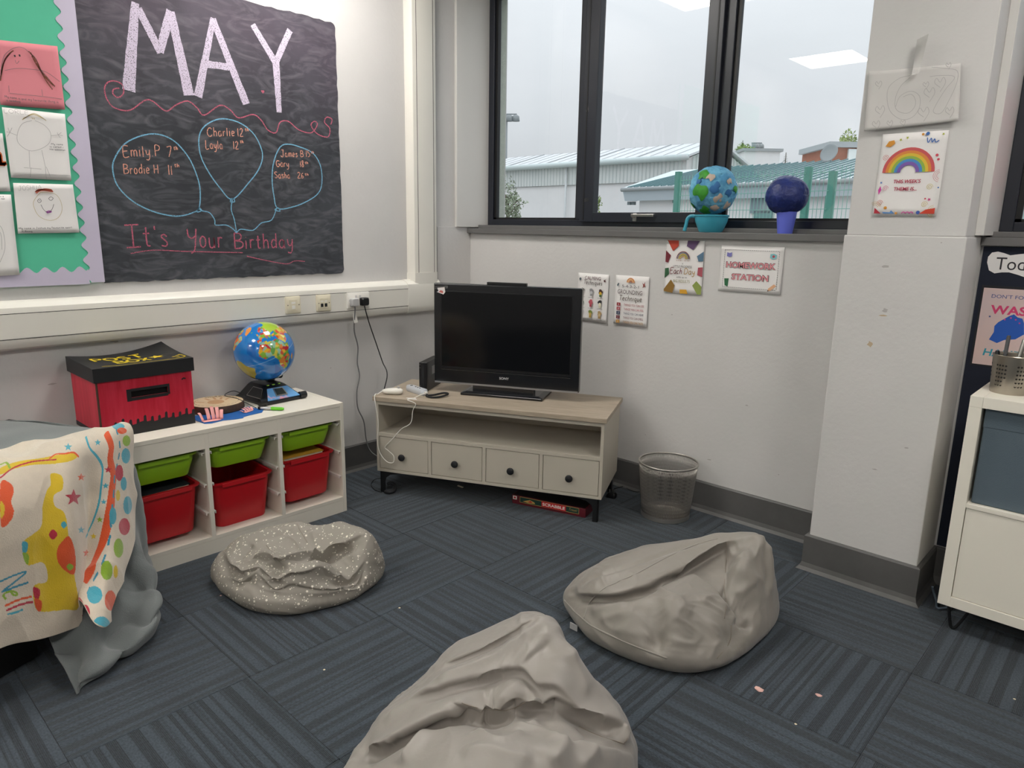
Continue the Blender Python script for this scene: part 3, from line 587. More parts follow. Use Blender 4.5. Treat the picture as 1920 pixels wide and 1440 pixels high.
# ------------------------------------------------------------------ dado trunking with sockets
tr = thing('cable_trunking', 'cream plastic cable trunking running along the wall below the chalkboard', 'cable trunking', (0, -1.5, .888))
sec = [(.001, .886), (.03, .888), (.05, .898), (.058, .915), (.06, .933), (.06, 1.034), (.056, 1.055), (.042, 1.070), (.02, 1.078), (.001, 1.08)]
FS = Frame((0, 0, 0), (1, 0, 0), (0, 0, 1), (0, 1, 0))
MB().prism(FS, sec, Y1+.02, -.545).build('trunk_body', 'trunk_plastic', tr, smooth=30)
for z in (.934, 1.033): MB().box(.0598, .0606, Y1+.02, -.545, z-.0012, z+.0012).build('lid_seam', 'gap_dark', tr)
MB().box(.0595, .0612, Y1+.02, -.545, .937, 1.030).build('trunk_lid', 'trunk_plastic', tr)
sv = [(-.505, .001), (-.500, .03), (-.485, .05), (-.46, .056), (-.345, .056), (-.32, .05), (-.308, .03), (-.303, .001)]
FV = Frame((0, 0, 0), (0, 1, 0), (1, 0, 0), (0, 0, 1))
MB().prism(FV, sv, 1.12, CEIL).build('vertical_trunk', 'trunk_plastic', tr, smooth=30)
for y in (-.462, -.343): MB().box(.0555, .0566, y-.0012, y+.0012, 1.12, CEIL).build('lid_seam', 'gap_dark', tr)
cov = [(a, b*1.05) for a, b in sv]
MB().prism(FV, [(a-.003 if a < -.4 else a+.003, b*1.06) for a, b in sv], .95, 1.122).build('elbow_cover', 'trunk_plastic', tr, smooth=30)
MB().prism(FS, [(a*1.05, b+(.003 if b > 1 else -.003)) for a, b in sec], -.548, -.300).build('elbow_cover', 'trunk_plastic', tr, smooth=30)
def plate(name, label, y0, y1, z0, z1, m, cat='socket', group=None):
    t = thing(name, label, cat, (.0612, (y0+y1)/2, z0), group=group)
    yc, zc = (y0+y1)/2, (z0+z1)/2; F = Frame((.0612, yc, zc), (0, 1, 0), (0, 0, 1), (1, 0, 0))
    hw, hh = (y1-y0)/2, (z1-z0)/2
    MB().loft([[F.P(a, b, 0) for a, b in _rr(hw, hh, .006)], [F.P(a, b, .006) for a, b in _rr(hw, hh, .006)], [F.P(a, b, .009) for a, b in _rr(hw-.004, hh-.004, .005)]]).build('face_plate', m, t, smooth=35)
    return t, F
t, F = plate('network_socket', 'cream wall socket with one shuttered network port, nearer the chalkboard', -1.334, -1.250, .945, 1.033, 'cream_plastic', group='data sockets on trunking')
MB().prism(F, [(-.022, -.026), (.022, -.026), (.022, .026), (-.022, .026)], .009, .0105).build('port_module', 'cream_plastic', t)
MB().prism(F, [(-.010, -.020), (.008, -.020), (.008, -.002), (-.010, -.002)], .0105, .012).build('shutter', 'white_plastic', t); MB().prism(F, [(-.012, .006), (.010, .006), (.010, .016), (-.012, .016)], .0105, .0115).build('label_window', 'white_plastic', t)
for a in (-.031, .031): MB().disc(F, a, 0, .0028, .0093, 10).build('screw', 'dark_steel', t)
t, F = plate('network_socket', 'cream wall socket with two open black network ports', -1.158, -1.072, .944, 1.032, 'cream_plastic', group='data sockets on trunking')
MB().prism(F, [(-.024, -.024), (.024, -.024), (.024, .024), (-.024, .024)], .009, .0105).build('port_module', 'cream_plastic', t)
for a in (-.013, .010): MB().prism(F, [(a-.008, -.020), (a+.008, -.020), (a+.008, -.002), (a-.008, -.002)], .0105, .0108).build('port_opening', 'black_matt', t); MB().prism(F, [(a-.008, .006), (a+.008, .006), (a+.008, .013), (a-.008, .013)], .0105, .0115).build('label_window', 'white_plastic', t)
for a in (-.031, .031): MB().disc(F, a, 0, .0028, .0093, 10).build('screw', 'dark_steel', t)
t, F = plate('double_socket', 'white double mains socket with rocker switches holding two plugs', -.972, -.826, .945, 1.033, 'white_plastic')
for a in (-.016, .008): MB().prism(F, [(a-.006, .010), (a+.006, .010), (a+.006, .028), (a-.006, .028)], .009, .012).build('rocker_switch', 'white_gloss', t)
for a in (-.058, .058): MB().disc(F, a, 0, .003, .0093, 10).build('screw', 'dark_steel', t)
mat('grey_plastic', '#b3b2b2', .4); mat('grey_cable', '#6f6f70', .5)
def plug(name, label, F, a, m, cable, r, mc, b=-.008):
    t = thing(name, label, 'plug', F.P(a, b-.02, .009))
    h = [[F.P(a+x, b+y, .0092) for x, y in _rr(.024, .022, .008)], [F.P(a+x, b+y, .028) for x, y in _rr(.024, .022, .008)], [F.P(a+x, b+y, .036) for x, y in _rr(.019, .018, .008)]]
    MB().loft(h).build('plug_body', m, t, smooth=35)
    MB().tube(cable, r, 8).build('power_cable', mc, t, smooth=True)
    return t
c = [F.P(-.035, -.030, .022), F.P(-.034, -.05, .022)]+[onx(x, y, X) for x, y, X in ((664, 606, .07), (665, 625, .05), (671, 650, .035), (670, 680, .03), (674, 705, .03), (669, 735, .03), (671, 765, .03), (682, 790, .035), (687, 825, .05), (697, 848, .07))]+[np.array((.18, -.80, .06)), np.array((.2, -.74, .012))]
g = plug('mains_plug', 'grey mains plug with wavy grey cable hanging down the wall', F, -.035, 'grey_plastic', spline(c, 8), .0035, 'grey_cable')
FT = Frame((.075, 0, 0), (0, 1, 0), (0, 0, 1), (1, 0, 0)); MB().prism(FT, [FT.px(x, y) for x, y in ((661, 588), (667, 587), (671, 604), (664, 606))], 0, .002).build('cable_tag', 'white_plastic', g)
c = [F.P(.030, -.030, .022), F.P(.031, -.045, .022)]+[onx(x, y, X) for x, y, X in ((692, 605, .07), (704, 640, .06), (717, 678, .07), (726, 703, .12))]+[np.array((.16, -.82, .42)), np.array((.18, -.78, .2))]
plug('mains_plug', 'black mains plug with straight black cable leading behind the stand', F, .030, 'black_plastic', spline(c, 8), .0032, 'black_plastic')
# ------------------------------------------------------------------ white storage unit with pull-out bins
mat('unit_white', '#e6e0d3', .4, var=.02, vscale=5); mat('unit_edge', '#dcd3bd', .5)
UX, UY1, UW, UH = .4817, -1.290, 1.0, .5556; UB = .045; UY0 = UY1-UW; P_ = .018
un = thing('storage_unit', 'low white storage unit with three bays of green and red bins', 'storage unit', (UX-.22, (UY0+UY1)/2, 0))
for y in (UY0, UY1-P_): MB().box(UB, UX, y, y+P_, 0, UH).build('side_panel', 'unit_white', un, bevel=.001)
MB().box(UB, UX, UY0+P_, UY1-P_, UH-P_, UH-.0005).build('top_panel', 'unit_white', un, bevel=.001)
MB().box(UB, UX-.001, UY0+P_, UY1-P_, .062, .078).build('bottom_shelf', 'unit_white', un)
MB().box(UX-.02, UX-.001, UY0+P_, UY1-P_, 0, .061).build('plinth', 'unit_white', un)
MB().box(UB, UB+.004, UY0+P_, UY1-P_, .078, UH-P_).build('back_panel', 'unit_white', un)
bayw = (UW-4*P_)/3; bays = []
for k in range(3):
    b1 = UY1-P_-k*(bayw+P_); bays.append((b1-bayw, b1))
    if k < 2: MB().box(UB+.004, UX-.001, b1-bayw-P_, b1-bayw, .078, UH-P_).build('divider', 'unit_white', un, bevel=.001)
    MB().box(UX-.02, UX-.001, b1-bayw, b1, UH-.085, UH-P_-.0008).build('front_rail', 'unit_white', un)
    for z in (.452, .312, .186):
        for yy, s in ((b1, -1), (b1-bayw, 1)):
            MB().box(UX-.40, UX-.012, min(yy, yy+s*.012), max(yy, yy+s*.012), z-.004, z).box(UX-.40, UX-.012, min(yy+s*.009, yy+s*.012), max(yy+s*.009, yy+s*.012), z-.012, z-.004).build('runner', 'white_plastic', un)
mat('bin_green', '#8fbd1f', .38, var=.04, vscale=8); mat('bin_red', '#c2121f', .38, var=.05, vscale=8)
def bin_(bay, z, depth, m, label, dx=0., tilt=0., grp='pull-out bins'):
    yc = (bay[0]+bay[1])/2; W = bayw/2-.014; xc = UX-.235+dx
    t = thing('storage_bin', label, 'storage bin', (xc, yc, z-depth), group=grp)
    H = depth; D = .200
    lv = [(D-.035, W-.032, .03, .004), (D-.030, W-.028, .035, .0), (D-.026, W-.024, .04, .006), (D-.012, W-.012, .03, H-.03), (D-.010, W-.011, .03, H-.006), (D+.0, W+.0, .028, H-.006), (D+.002, W+.002, .028, H+.002), (D-.002, W-.002, .028, H+.004), (D-.012, W-.012, .025, H+.003), (D-.013, W-.014, .025, H-.01), (D-.032, W-.030, .03, .006)]
    R = Matrix.Rotation(tilt, 4, 'Y')
    b = MB().rrloft(lv[1:], cap0=True, cap1=True); b.xf(R).build('bin_body', m, t, local=True, smooth=40)
    lip = MB(); lip.loft([[(D+.0+a*.0+ (.006 if i in (1, 2) else 0), y, H+zz) for y in np.linspace(-(W-.03), W-.03, 9)][::1] for i, (a, zz) in enumerate(((0, -.014), (0, -.014), (0, .004), (0, .004)))], False, False) if False else None
    q = MB().box(D-.004, D+.007, -W+.04, W-.04, H-.016, H+.0035).xf(R).build('front_lip', m, t, local=True, bevel=.002)
    return t
nm = ['in the bay nearest the television stand', 'in the middle bay', 'in the bay behind the draped blanket']
for k in range(3):
    bin_(bays[k], .452, .098, 'bin_green', 'shallow lime green bin '+nm[k], grp='green bins')
    bin_(bays[k], .312-(.022 if k == 1 else 0), .21, 'bin_red', 'deep red bin '+nm[k], tilt=.012 if k == 1 else 0, grp='red bins')
# things lying in the bins
mat('book_dark', '#23282c', .6); mat('book_yellow', '#d6a63a', .6); mat('page', '#d9d2bd', .8); mat('book_blue', '#2f4a66', .6)
def book(bay, z, w, d, h, m, label, rz=0., dx=0., tilt=0.):
    t = thing('book', label, 'book', (UX-.22+dx, (bay[0]+bay[1])/2, z), rz, group='books in the bins')
    R = Matrix.Rotation(tilt, 4, 'X')
    MB().box(-d/2, d/2, -w/2, w/2, 0, .003).box(-d/2, d/2, -w/2, w/2, h-.003, h).box(-d/2, d/2, -w/2, -w/2+.003, .003, h-.003).xf(R).build('cover', m, t, local=True)
    MB().box(-d/2+.004, d/2-.004, -w/2+.003, w/2-.005, .003, h-.003).xf(R).build('pages', 'page', t, local=True)
book(bays[0], .435, .22, .30, .022, 'book_dark', 'dark book lying in the green bin nearest the television stand', .05)
book(bays[0], .298, .21, .29, .018, 'book_yellow', 'yellow edged book lying in the red bin nearest the television stand', -.04)
book(bays[2], .437, .22, .30, .020, 'book_blue', 'dark blue book lying in the green bin behind the blanket', -.03)
book(bays[2], .292, .21, .29, .018, 'book_dark', 'dark book lying in the red bin behind the blanket', .06)
# ------------------------------------------------------------------ post box
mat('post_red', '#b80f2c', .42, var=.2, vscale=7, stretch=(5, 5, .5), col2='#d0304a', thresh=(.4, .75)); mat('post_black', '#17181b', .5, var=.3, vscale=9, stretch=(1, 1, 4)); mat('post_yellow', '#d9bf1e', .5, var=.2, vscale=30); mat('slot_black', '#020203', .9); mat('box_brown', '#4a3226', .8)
BX, BYR, BYL, BZ = .362, -1.945, -2.305, UH
pb = thing('post_box', 'red and black painted cardboard post box with a letter slot', 'box', (BX-.16, (BYR+BYL)/2, BZ))
BD = .315; T = .004; BH = .245
FB = Frame((BX, 0, BZ), (0, 1, 0), (0, 0, 1), (1, 0, 0))
sy0, sy1, sz0, sz1 = -2.185, -2.045, .150, .175
# walls of board: front with a real slot
bw = MB().box(BX-T, BX, BYL, sy0, BZ, BZ+BH).box(BX-T, BX, sy1, BYR, BZ, BZ+BH).box(BX-T, BX, sy0, sy1, BZ, BZ+sz0).box(BX-T, BX, sy0, sy1, BZ+sz1, BZ+BH)
bw.box(BX-BD, BX-BD+T, BYL, BYR, BZ, BZ+BH).box(BX-BD+T, BX-T, BYL, BYL+T, BZ, BZ+BH).box(BX-BD+T, BX-T, BYR-T, BYR, BZ, BZ+BH).box(BX-BD+T, BX-T, BYL+T, BYR-T, BZ, BZ+T)
bw.build('box_body', 'post_red', pb)
MB().box(BX-.012, BX+.0008, BYL-.0008, BYL+.004, BZ+.0, BZ+BH).build('corner_edge', 'box_brown', pb)
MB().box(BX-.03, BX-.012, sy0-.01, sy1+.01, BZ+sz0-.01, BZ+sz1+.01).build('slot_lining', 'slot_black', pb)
fr_ = [(sy0-.016, sz0-.014), (sy0+.05, sz0-.017), (sy1-.03, sz0-.010), (sy1+.006, sz0-.004), (sy1+.007, sz1+.010), (sy1-.04, sz1+.010), (sy0+.06, sz1+.011), (sy0-.016, sz1+.006)]
m = MB()
for q in ((sy0-.017, sy0, sz0-.014, sz1+.010), (sy1, sy1+.008, sz0-.008, sz1+.011), (sy0, sy1, sz0-.013, sz0), (sy0, sy1, sz1, sz1+.011)): m.rect(FB, q[0], q[1], q[2], q[3], .0006)
m.build('slot_surround', 'post_black', pb)
fin = [(BYL, 0), (BYR, 0)]; yy = BYR; n = 12
for i in range(n):
    w = (BYR-BYL-.03)/n; y = BYR-i*w; b0 = .045+.004*math.sin(i*2.1); hh = .018+.006*((i*5) % 3)/2
    fin += [(y, b0), (y, b0+hh*.8), (y-w*.15, b0+hh), (y-w*.35, b0+hh*.8), (y-w*.42, b0), (y-w*.95, b0-.002)]
fin += [(BYL, .03)]
MB().poly(FB, fin, .0008).build('painted_fringe', 'post_black', pb)
MB().ribbon(FB, arc(-1.978, .193, .007, 20, 175, 8), .006, .0008).build('painted_mark', 'post_black', pb)
FBL = Frame((0, BYL, BZ), (1, 0, 0), (0, 0, 1), (0, -1, 0)); MB().rect(FBL, BX-BD, BX-.012, 0, .02, .0008).build('painted_fringe', 'post_black', pb)
# lid with a sagging top whose far right corner curls up
nl = 14; A = np.zeros((nl+1, nl+1, 3)); LZ0, LZ1 = BZ+.228, BZ+.283
lx0, lx1, ly0, ly1 = BX-BD-.008, BX+.009, BYL-.010, BYR+.010
for i in range(nl+1):
    for j in range(nl+1):
        s, t_ = i/nl, j/nl
        A[i, j] = (lx1+(lx0-lx1)*s, ly0+(ly1-ly0)*t_, LZ1-.012*math.sin(math.pi*t_)*(s**.5)*(1-.3*t_)+.028*s**2*t_**3+.006*s*(1-t_)**3)
bot = A.copy(); bot[:, :, 2] = LZ0
ring = lambda Q: [Q[i, 0] for i in range(nl)]+[Q[nl, j] for j in range(nl)]+[Q[nl-i, nl] for i in range(nl)]+[Q[0, nl-j] for j in range(nl)]
ld = MB().grid(A).loft([ring(A), ring(bot)], False, False)
lid = ld.build('lid', 'post_black', pb, smooth=25)
m = MB(); FT = Frame((0, 0, 0), (0, 1, 0), (-1, 0, 0), (0, 0, 1))
def topz(a, b): s = (lx1+b-0)/(lx1-lx0) if False else (lx1-(-b))/(lx1-lx0); t_ = (a-ly0)/(ly1-ly0); s = min(max(s, 0), 1); return LZ1-.012*math.sin(math.pi*t_)*(s**.5)*(1-.3*t_)+.028*s**2*t_**3+.006*s*(1-t_)**3+.0012
hand(m, FT, 'POST', -2.255, -.205, .075, 0, .011, total=.20); hand(m, FT, 'BOX', -2.20, -.295, .065, 0, .011, total=.14)
m.poly(FT, star(-2.035, -.245, .032), 0)
MB.ribbon(m, FT, spline([(-2.27, -.333), (-2.20, -.345), (-2.1, -.338), (-2.0, -.345), (-1.95, -.325), (-1.955, -.27)], 8), .006, 0)
for q in ((-1.985, -.30), (-1.965, -.285), (-1.975, -.315)): m.disc(FT, q[0], q[1], .009, 0, 8, .005)
m.v = [(x, y, topz(y, -x)) for x, y, z in m.v]
m.build('lid_lettering', 'post_yellow', lid)
# ------------------------------------------------------------------ carved wooden disc, blue card, paper hands, marker
mat('wood_pale', '#e3cba6', .55, var=.15, vscale=12, stretch=(1, 6, 1)); mat('bark', '#5a4334', .7, col2='#3c2b22', vscale=30); mat('wood_carved', '#c69c72', .6); mat('burn', '#2c221c', .8); mat('blue_card', '#1f5fa8', .6, var=.05); mat('pink_card', '#eba7a4', .7)
DCX, DCY, DR = .195, -1.775, .118
wd_ = thing('wooden_disc', 'round wooden slice carved with a hand print beside the post box', 'wooden disc', (DCX, DCY, UH+.0008))
n = 96; rings = []
for z, k in ((.001, .97), (.004, 1), (.030, 1.0), (.0345, .985)):
    rings.append([(DR*k*(1+.022*abs(math.sin(i*math.pi/n*22))**.6-.01)*math.cos(6.2832*i/n), DR*k*(1+.022*abs(math.sin(i*math.pi/n*22))**.6-.01)*math.sin(6.2832*i/n), z) for i in range(n)])
MB().loft(rings).build('bark_edge', 'bark', wd_, local=True, smooth=30)
MB().lathe([(DR*.965, .0335), (DR*.965, .0352)], seg=64).build('carved_face', 'wood_pale', wd_, local=True)
FD = Frame((0, 0, .0354), (.35, .937, 0), (-.937, .35, 0), (0, 0, 1))
m = MB()
for a, b, L_, an in ((-.052, -.005, .040, 150), (-.026, .028, .042, 115), (-.002, .034, .046, 97), (.020, .030, .040, 82), (.038, .014, .03, 60)):
    d = np.array([math.cos(math.radians(an)), math.sin(math.radians(an))]); p = np.array([a, b]); m.ribbon(FD, [p+d*L_*t for t in (0, .25, .5, .75, 1)], .011, .0001); m.disc(FD, *(p+d*L_), .0055, .0001, 10)
m.build('carved_fingers', 'wood_carved', wd_, local=True); MB().disc(FD, -.004, -.014, .036, .00012, 24, .04).build('carved_palm', 'wood_carved', wd_, local=True)
m = MB(); hand(m, FD, 'WORRY', -.044, .087, .014, .0003, .0035, total=.095)
for i in range(26):
    a0 = 100+i*360/26
    if 45 < a0 % 360 < 130: continue
    m.ribbon(FD, arc(0, 0, .094, a0, a0+8, 3), .002, .0003)
m.build('burnt_lettering', 'burn', wd_, local=True)
bl = [(.30, -1.93), (.405, -1.925), (.418, -1.90), (.408, -1.845), (.425, -1.80), (.428, -1.765), (.412, -1.755), (.405, -1.73), (.395, -1.66), (.36, -1.635), (.26, -1.655), (.25, -1.90)]
FU = Frame((0, 0, UH), (1, 0, 0), (0, 1, 0), (0, 0, 1))
MB().prism(FU, bl, .0003, .0016).build('card_sheet', 'blue_card', label='bright blue card sheet under the wooden disc', cat='card', origin=(.35, -1.8, UH))
def cut_hand(label, o, u, v, curl, sc=1.):
    t = thing('paper_hand', label, 'paper hand', o, group='pink paper hands'); u = np.array(u, float); v = np.array(v, float); m = MB()
    def strip(p, L_, an, w, c):
        d = np.array([math.cos(math.radians(an)), math.sin(math.radians(an))]); nn = np.array([-d[1], d[0]]); rows = []
        for i in range(8):
            q = np.array(p)+d*L_*(i/7)*(.55 if c else 1.); h = .0022+c*math.sin(min(1, i/7*1.15)*math.pi*.5)*L_; ww = w*(1 if i < 6 else (.85, .5)[i-6])
            rows.append([np.array(o)+u*(q[0]+nn[0]*k*ww/2)+v*(q[1]+nn[1]*k*ww/2)+np.array([0, 0, h]) for k in (-1, 1)])
        m.grid(np.array(rows))
    strip((-.03*sc, 0), .062*sc, 0, .026*sc, 0)
    for p, L_, an in (((-.028, .004), .036, 130), ((-.006, .010), .048, 98), ((.010, .010), .052, 92), ((.024, .008), .048, 84), ((.034, .002), .038, 70)): strip(np.array(p)*sc, L_*sc, an, .0125*sc, curl)
    m.build('hand_shape', 'pink_card', t, solid=.0008, smooth=True)
cut_hand('pink paper hand with fingers curled upright in front of the wooden disc', (.385, -1.885, UH+.0016), (.18, .98, 0), (-.98, .18, 0), .8, 1.2)
cut_hand('pink paper hand lying crumpled by the marker pen', (.345, -1.70, UH+.0016), (-.35, .93, 0), (-.93, -.35, 0), .25, .85)
mat('marker_silver', '#b5b4b4', .35, metal=.6); mat('marker_green', '#63c11f', .35)
mp0, mp1 = np.array((.338, -1.650, UH+.0085)), np.array((.432, -1.572, UH+.0085)); md = (mp1-mp0)
mk = thing('marker_pen', 'silver marker pen with lime green cap on the storage unit', 'marker', mp0*.5+mp1*.5-np.array((0, 0, .0085)))
MB().tube([mp0, mp0+md*.02, mp0+md*.12], [.004, .006, .007], 14).build('pen_tip', 'black_plastic', mk, smooth=40); MB().tube([mp0+md*.12, mp0+md*.52], .0075, 14).build('barrel', 'marker_silver', mk, smooth=40); MB().tube([mp0+md*.52, mp0+md*.55, mp0+md*.92, mp0+md*.99, mp0+md], [.0078, .0083, .0075, .005, .001], 14).build('cap', 'marker_green', mk, smooth=40)
# ------------------------------------------------------------------ interactive globe
GC = np.array((.18, -1.52, .793)); GR = .1405
gl = thing('globe', 'glossy blue talking globe on a black electronic base', 'globe', (.16, -1.50, UH))
CONT = {
 'africa': [(-17, 15), (-16, 21), (-10, 29), (-6, 35), (3, 37), (11, 37), (11, 33), (20, 31), (31, 31), (34, 27), (37, 21), (40, 15), (44, 11), (51, 12), (47, 4), (40, -4), (40, -15), (35, -20), (35, -25), (31, -30), (26, -34), (19, -35), (15, -27), (12, -17), (13, -8), (9, 0), (9, 4), (4, 6), (-4, 5), (-9, 5), (-13, 9)],
 'europe': [(-9, 37), (-9, 43), (-2, 44), (-4, 48), (2, 51), (8, 54), (8, 57), (12, 55), (20, 55), (24, 59), (22, 63), (25, 66), (18, 63), (16, 57), (11, 59), (5, 59), (6, 63), (15, 69), (28, 71), (42, 67), (60, 69), (60, 50), (48, 46), (40, 46), (30, 46), (28, 41), (22, 37), (19, 42), (13, 45), (18, 40), (15, 38), (9, 44), (3, 43), (-1, 37)],
 'asia': [(60, 69), (75, 73), (105, 77), (140, 73), (180, 68), (170, 60), (155, 52), (140, 54), (135, 43), (127, 39), (121, 38), (121, 28), (108, 20), (107, 10), (103, 2), (98, 10), (92, 21), (80, 12), (76, 9), (72, 20), (66, 25), (57, 26), (59, 22), (52, 16), (44, 13), (35, 28), (36, 37), (28, 37), (28, 41), (41, 42), (48, 46), (60, 50)],
 'samerica': [(-80, 0), (-77, 8), (-72, 12), (-60, 10), (-50, 1), (-44, -2), (-35, -6), (-38, -14), (-41, -22), (-48, -27), (-55, -35), (-62, -39), (-66, -46), (-69, -54), (-74, -50), (-72, -35), (-70, -20), (-76, -14), (-81, -6)],
 'namerica': [(-168, 66), (-155, 71), (-125, 70), (-95, 72), (-80, 73), (-78, 62), (-94, 60), (-82, 53), (-78, 60), (-64, 60), (-56, 52), (-66, 45), (-75, 38), (-81, 30), (-83, 29), (-97, 27), (-97, 20), (-88, 21), (-83, 10), (-95, 16), (-106, 22), (-117, 32), (-124, 42), (-130, 54), (-150, 60)],
 'greenland': [(-55, 70), (-68, 77), (-60, 82), (-30, 83), (-18, 77), (-24, 70), (-42, 60), (-50, 63)], 'madagascar': [(44, -17), (49, -12), (50, -16), (47, -25), (44, -24)], 'britain': [(-5, 50), (1, 51), (0, 54), (-3, 58), (-6, 57), (-4, 53)], 'iceland': [(-24, 65), (-18, 66), (-14, 65), (-19, 63)], 'australia': [(114, -22), (130, -12), (137, -12), (142, -11), (153, -27), (146, -39), (130, -32), (115, -34)]}
def inpoly(x, y, P):
    P = np.array(P); r = np.zeros(x.shape, bool); j = len(P)-1
    for i in range(len(P)):
        xi, yi, xj, yj = *P[i], *P[j]
        c = ((yi > y) != (yj > y)) & (x < (xj-xi)*(y-yi)/((yj-yi)+1e-12)+xi); r ^= c; j = i
    return r
def globe_mesh():
    nu, nv = 360, 180
    lon = np.linspace(-180, 180, nu, endpoint=False); lat = np.linspace(-90, 90, nv+1); LO, LA = np.meshgrid(lon, lat)
    F_ = CAM-GC; F_ /= np.linalg.norm(F_); R_ = CR-F_*(CR@F_); R_ /= np.linalg.norm(R_); U_ = np.cross(F_, R_)
    a = math.radians(24); N_ = U_*math.cos(a)-R_*math.sin(a); la0, lo0 = math.radians(20), math.radians(-4)
    ax = N_*math.cos(la0)+F_*math.sin(la0); pr = F_*math.cos(la0)-N_*math.sin(la0); ea = np.cross(ax, pr)
    lr, or_ = np.radians(LA), np.radians(LO)-lo0
    V = GC+GR*(np.cos(lr)[..., None]*(np.cos(or_)[..., None]*pr+np.sin(or_)[..., None]*ea)+np.sin(lr)[..., None]*ax)
    col = np.zeros(LO.shape+(4,)); col[..., 3] = 1; col[..., :3] = lin('#1c77c4')
    deep = inpoly(LO, LA, [(-60, -60), (-25, -50), (-5, -35), (5, -8), (-20, 5), (-40, 25), (-35, 45), (-15, 45), (-22, 15), (0, -5), (12, -30), (10, -55)]); col[deep, :3] = lin('#1563b4')
    pal = [lin(c) for c in ('#d9a92a', '#c94f2a', '#7fae3a', '#b53038', '#8fb9a0', '#d98236', '#5f9a4c', '#c9c04a')]
    rn = np.random.RandomState(5); sx, sy = rn.uniform(-180, 180, 1100), rn.uniform(-60, 80, 1100); sc_ = rn.randint(0, 8, 1100)
    land = np.zeros(LO.shape, bool)
    for k, P in CONT.items(): land |= inpoly(LO, LA, P)
    idx = np.argwhere(land)
    for i, j in idx:
        d = (((sx-LO[i, j]+180) % 360-180)*math.cos(math.radians(LA[i, j])))**2+(sy-LA[i, j])**2; col[i, j, :3] = pal[sc_[d.argmin()]]
    for k, c in (('greenland', '#d98a3a'), ('samerica', '#a8a03a')):
        q = inpoly(LO, LA, CONT[k]); col[q, :3] = lin(c)
    q = inpoly(LO, LA, [(35, 45), (60, 42), (180, 45), (180, 80), (35, 80)]) & land; col[q, :3] = lin('#9fc038')
    eq = (np.abs(LA) < .6) & ~land; col[eq, :3] = lin('#7fb5dc')
    m = MB().grid(V, True); return m, col.reshape(-1, 4)
mat('globe_print', rough=.12, attr='Col', coat=.6)
m, colr = globe_mesh(); go = m.build('globe_ball', 'globe_print', gl, smooth=True)
ca = go.data.color_attributes.new('Col', 'FLOAT_COLOR', 'POINT'); ca.data.foreach_set('color', colr.ravel())
mat('globe_panel', '#6aa6dc', .35, col2='#e2a3b4', vscale=26, thresh=(.55, .62)); mat('lcd_dark', '#2c332f', .2); mat('led_green', '#8fbf3a', .4)
bo = np.array((.165, -1.50, UH)); RB = Matrix.Translation(Vector(bo)) @ Matrix.Rotation(math.radians(4), 4, 'Z')
b = MB().rrloft([(.125, .112, .02, .0), (.128, .115, .022, .012), (.118, .104, .02, .020), (.075, .062, .02, .070, -.02, 0), (.066, .05, .018, .078, -.022, 0)]).xf(RB).build('base', 'black_plastic', gl, smooth=35, bevel=.001)
# sloped control panel on the front of the base
pn = np.array((.050, 0, .063)); pn = pn/np.linalg.norm(pn)
FG = Frame(RB @ Vector((.119, 0, .022)), (RB.to_3x3() @ Vector((0, 1, 0))), (RB.to_3x3() @ Vector((-.063/.0805, 0, .050/.0805))), (RB.to_3x3() @ Vector((.050/.0805, 0, .063/.0805))))
MB().prism(FG, [(-.085, -.004), (.090, -.004), (.056, .066), (-.052, .066)], -.002, .0025).build('control_panel', 'globe_panel', gl)
MB().prism(FG, [(-.032, .012), (.030, .012), (.026, .060), (-.026, .060)], .0022, .0055).build('screen_bezel', 'steel', gl); MB().prism(FG, [(-.026, .017), (.024, .017), (.021, .055), (-.021, .055)], .0055, .0062).build('screen', 'lcd_dark', gl)
for y in (-.108, .108): MB().tube([RB @ Vector((.118, y-.018, .018)), RB @ Vector((.118, y+.016, .018))], .017, 14).build('corner_foot', 'black_plastic', gl, smooth=40)
for k in range(3): MB().box(.052, .058, -.045+k*.03, -.033+k*.03, .076, .080).xf(RB).build('button', 'led_green', gl)
FGS = Frame(RB @ Vector((.03, -.104, .022)), (RB.to_3x3() @ Vector((1, 0, 0))), (RB.to_3x3() @ Vector((-.1, .042/.0653, .05/.0653))), (RB.to_3x3() @ Vector((0, -.766, .643))))
MB().ribbon(FGS, [(-.06, .006), (.06, .006), (.035, .055), (-.045, .055), (-.06, .006)], .003, .003).build('side_trim', 'steel', gl)
MB().tube(spline([RB @ Vector((-.05, .03, .072)), RB @ Vector((-.035, .055, .10)), Vector((GC+np.array((.01, .07, -.128))))], 5), [.02]*4+[.017]*4+[.013]*3, 12).build('arm', 'black_plastic', gl, smooth=40)
MB().tube(spline([(.16, -1.62, UH+.03), (.13, -1.66, UH+.055), (.16, -1.72, UH+.048), (.25, -1.70, UH+.045), (.31, -1.67, UH+.02), (.335, -1.655, UH+.009)], 6), .0018, 6).build('pen_cord', 'black_plastic', gl, smooth=True)
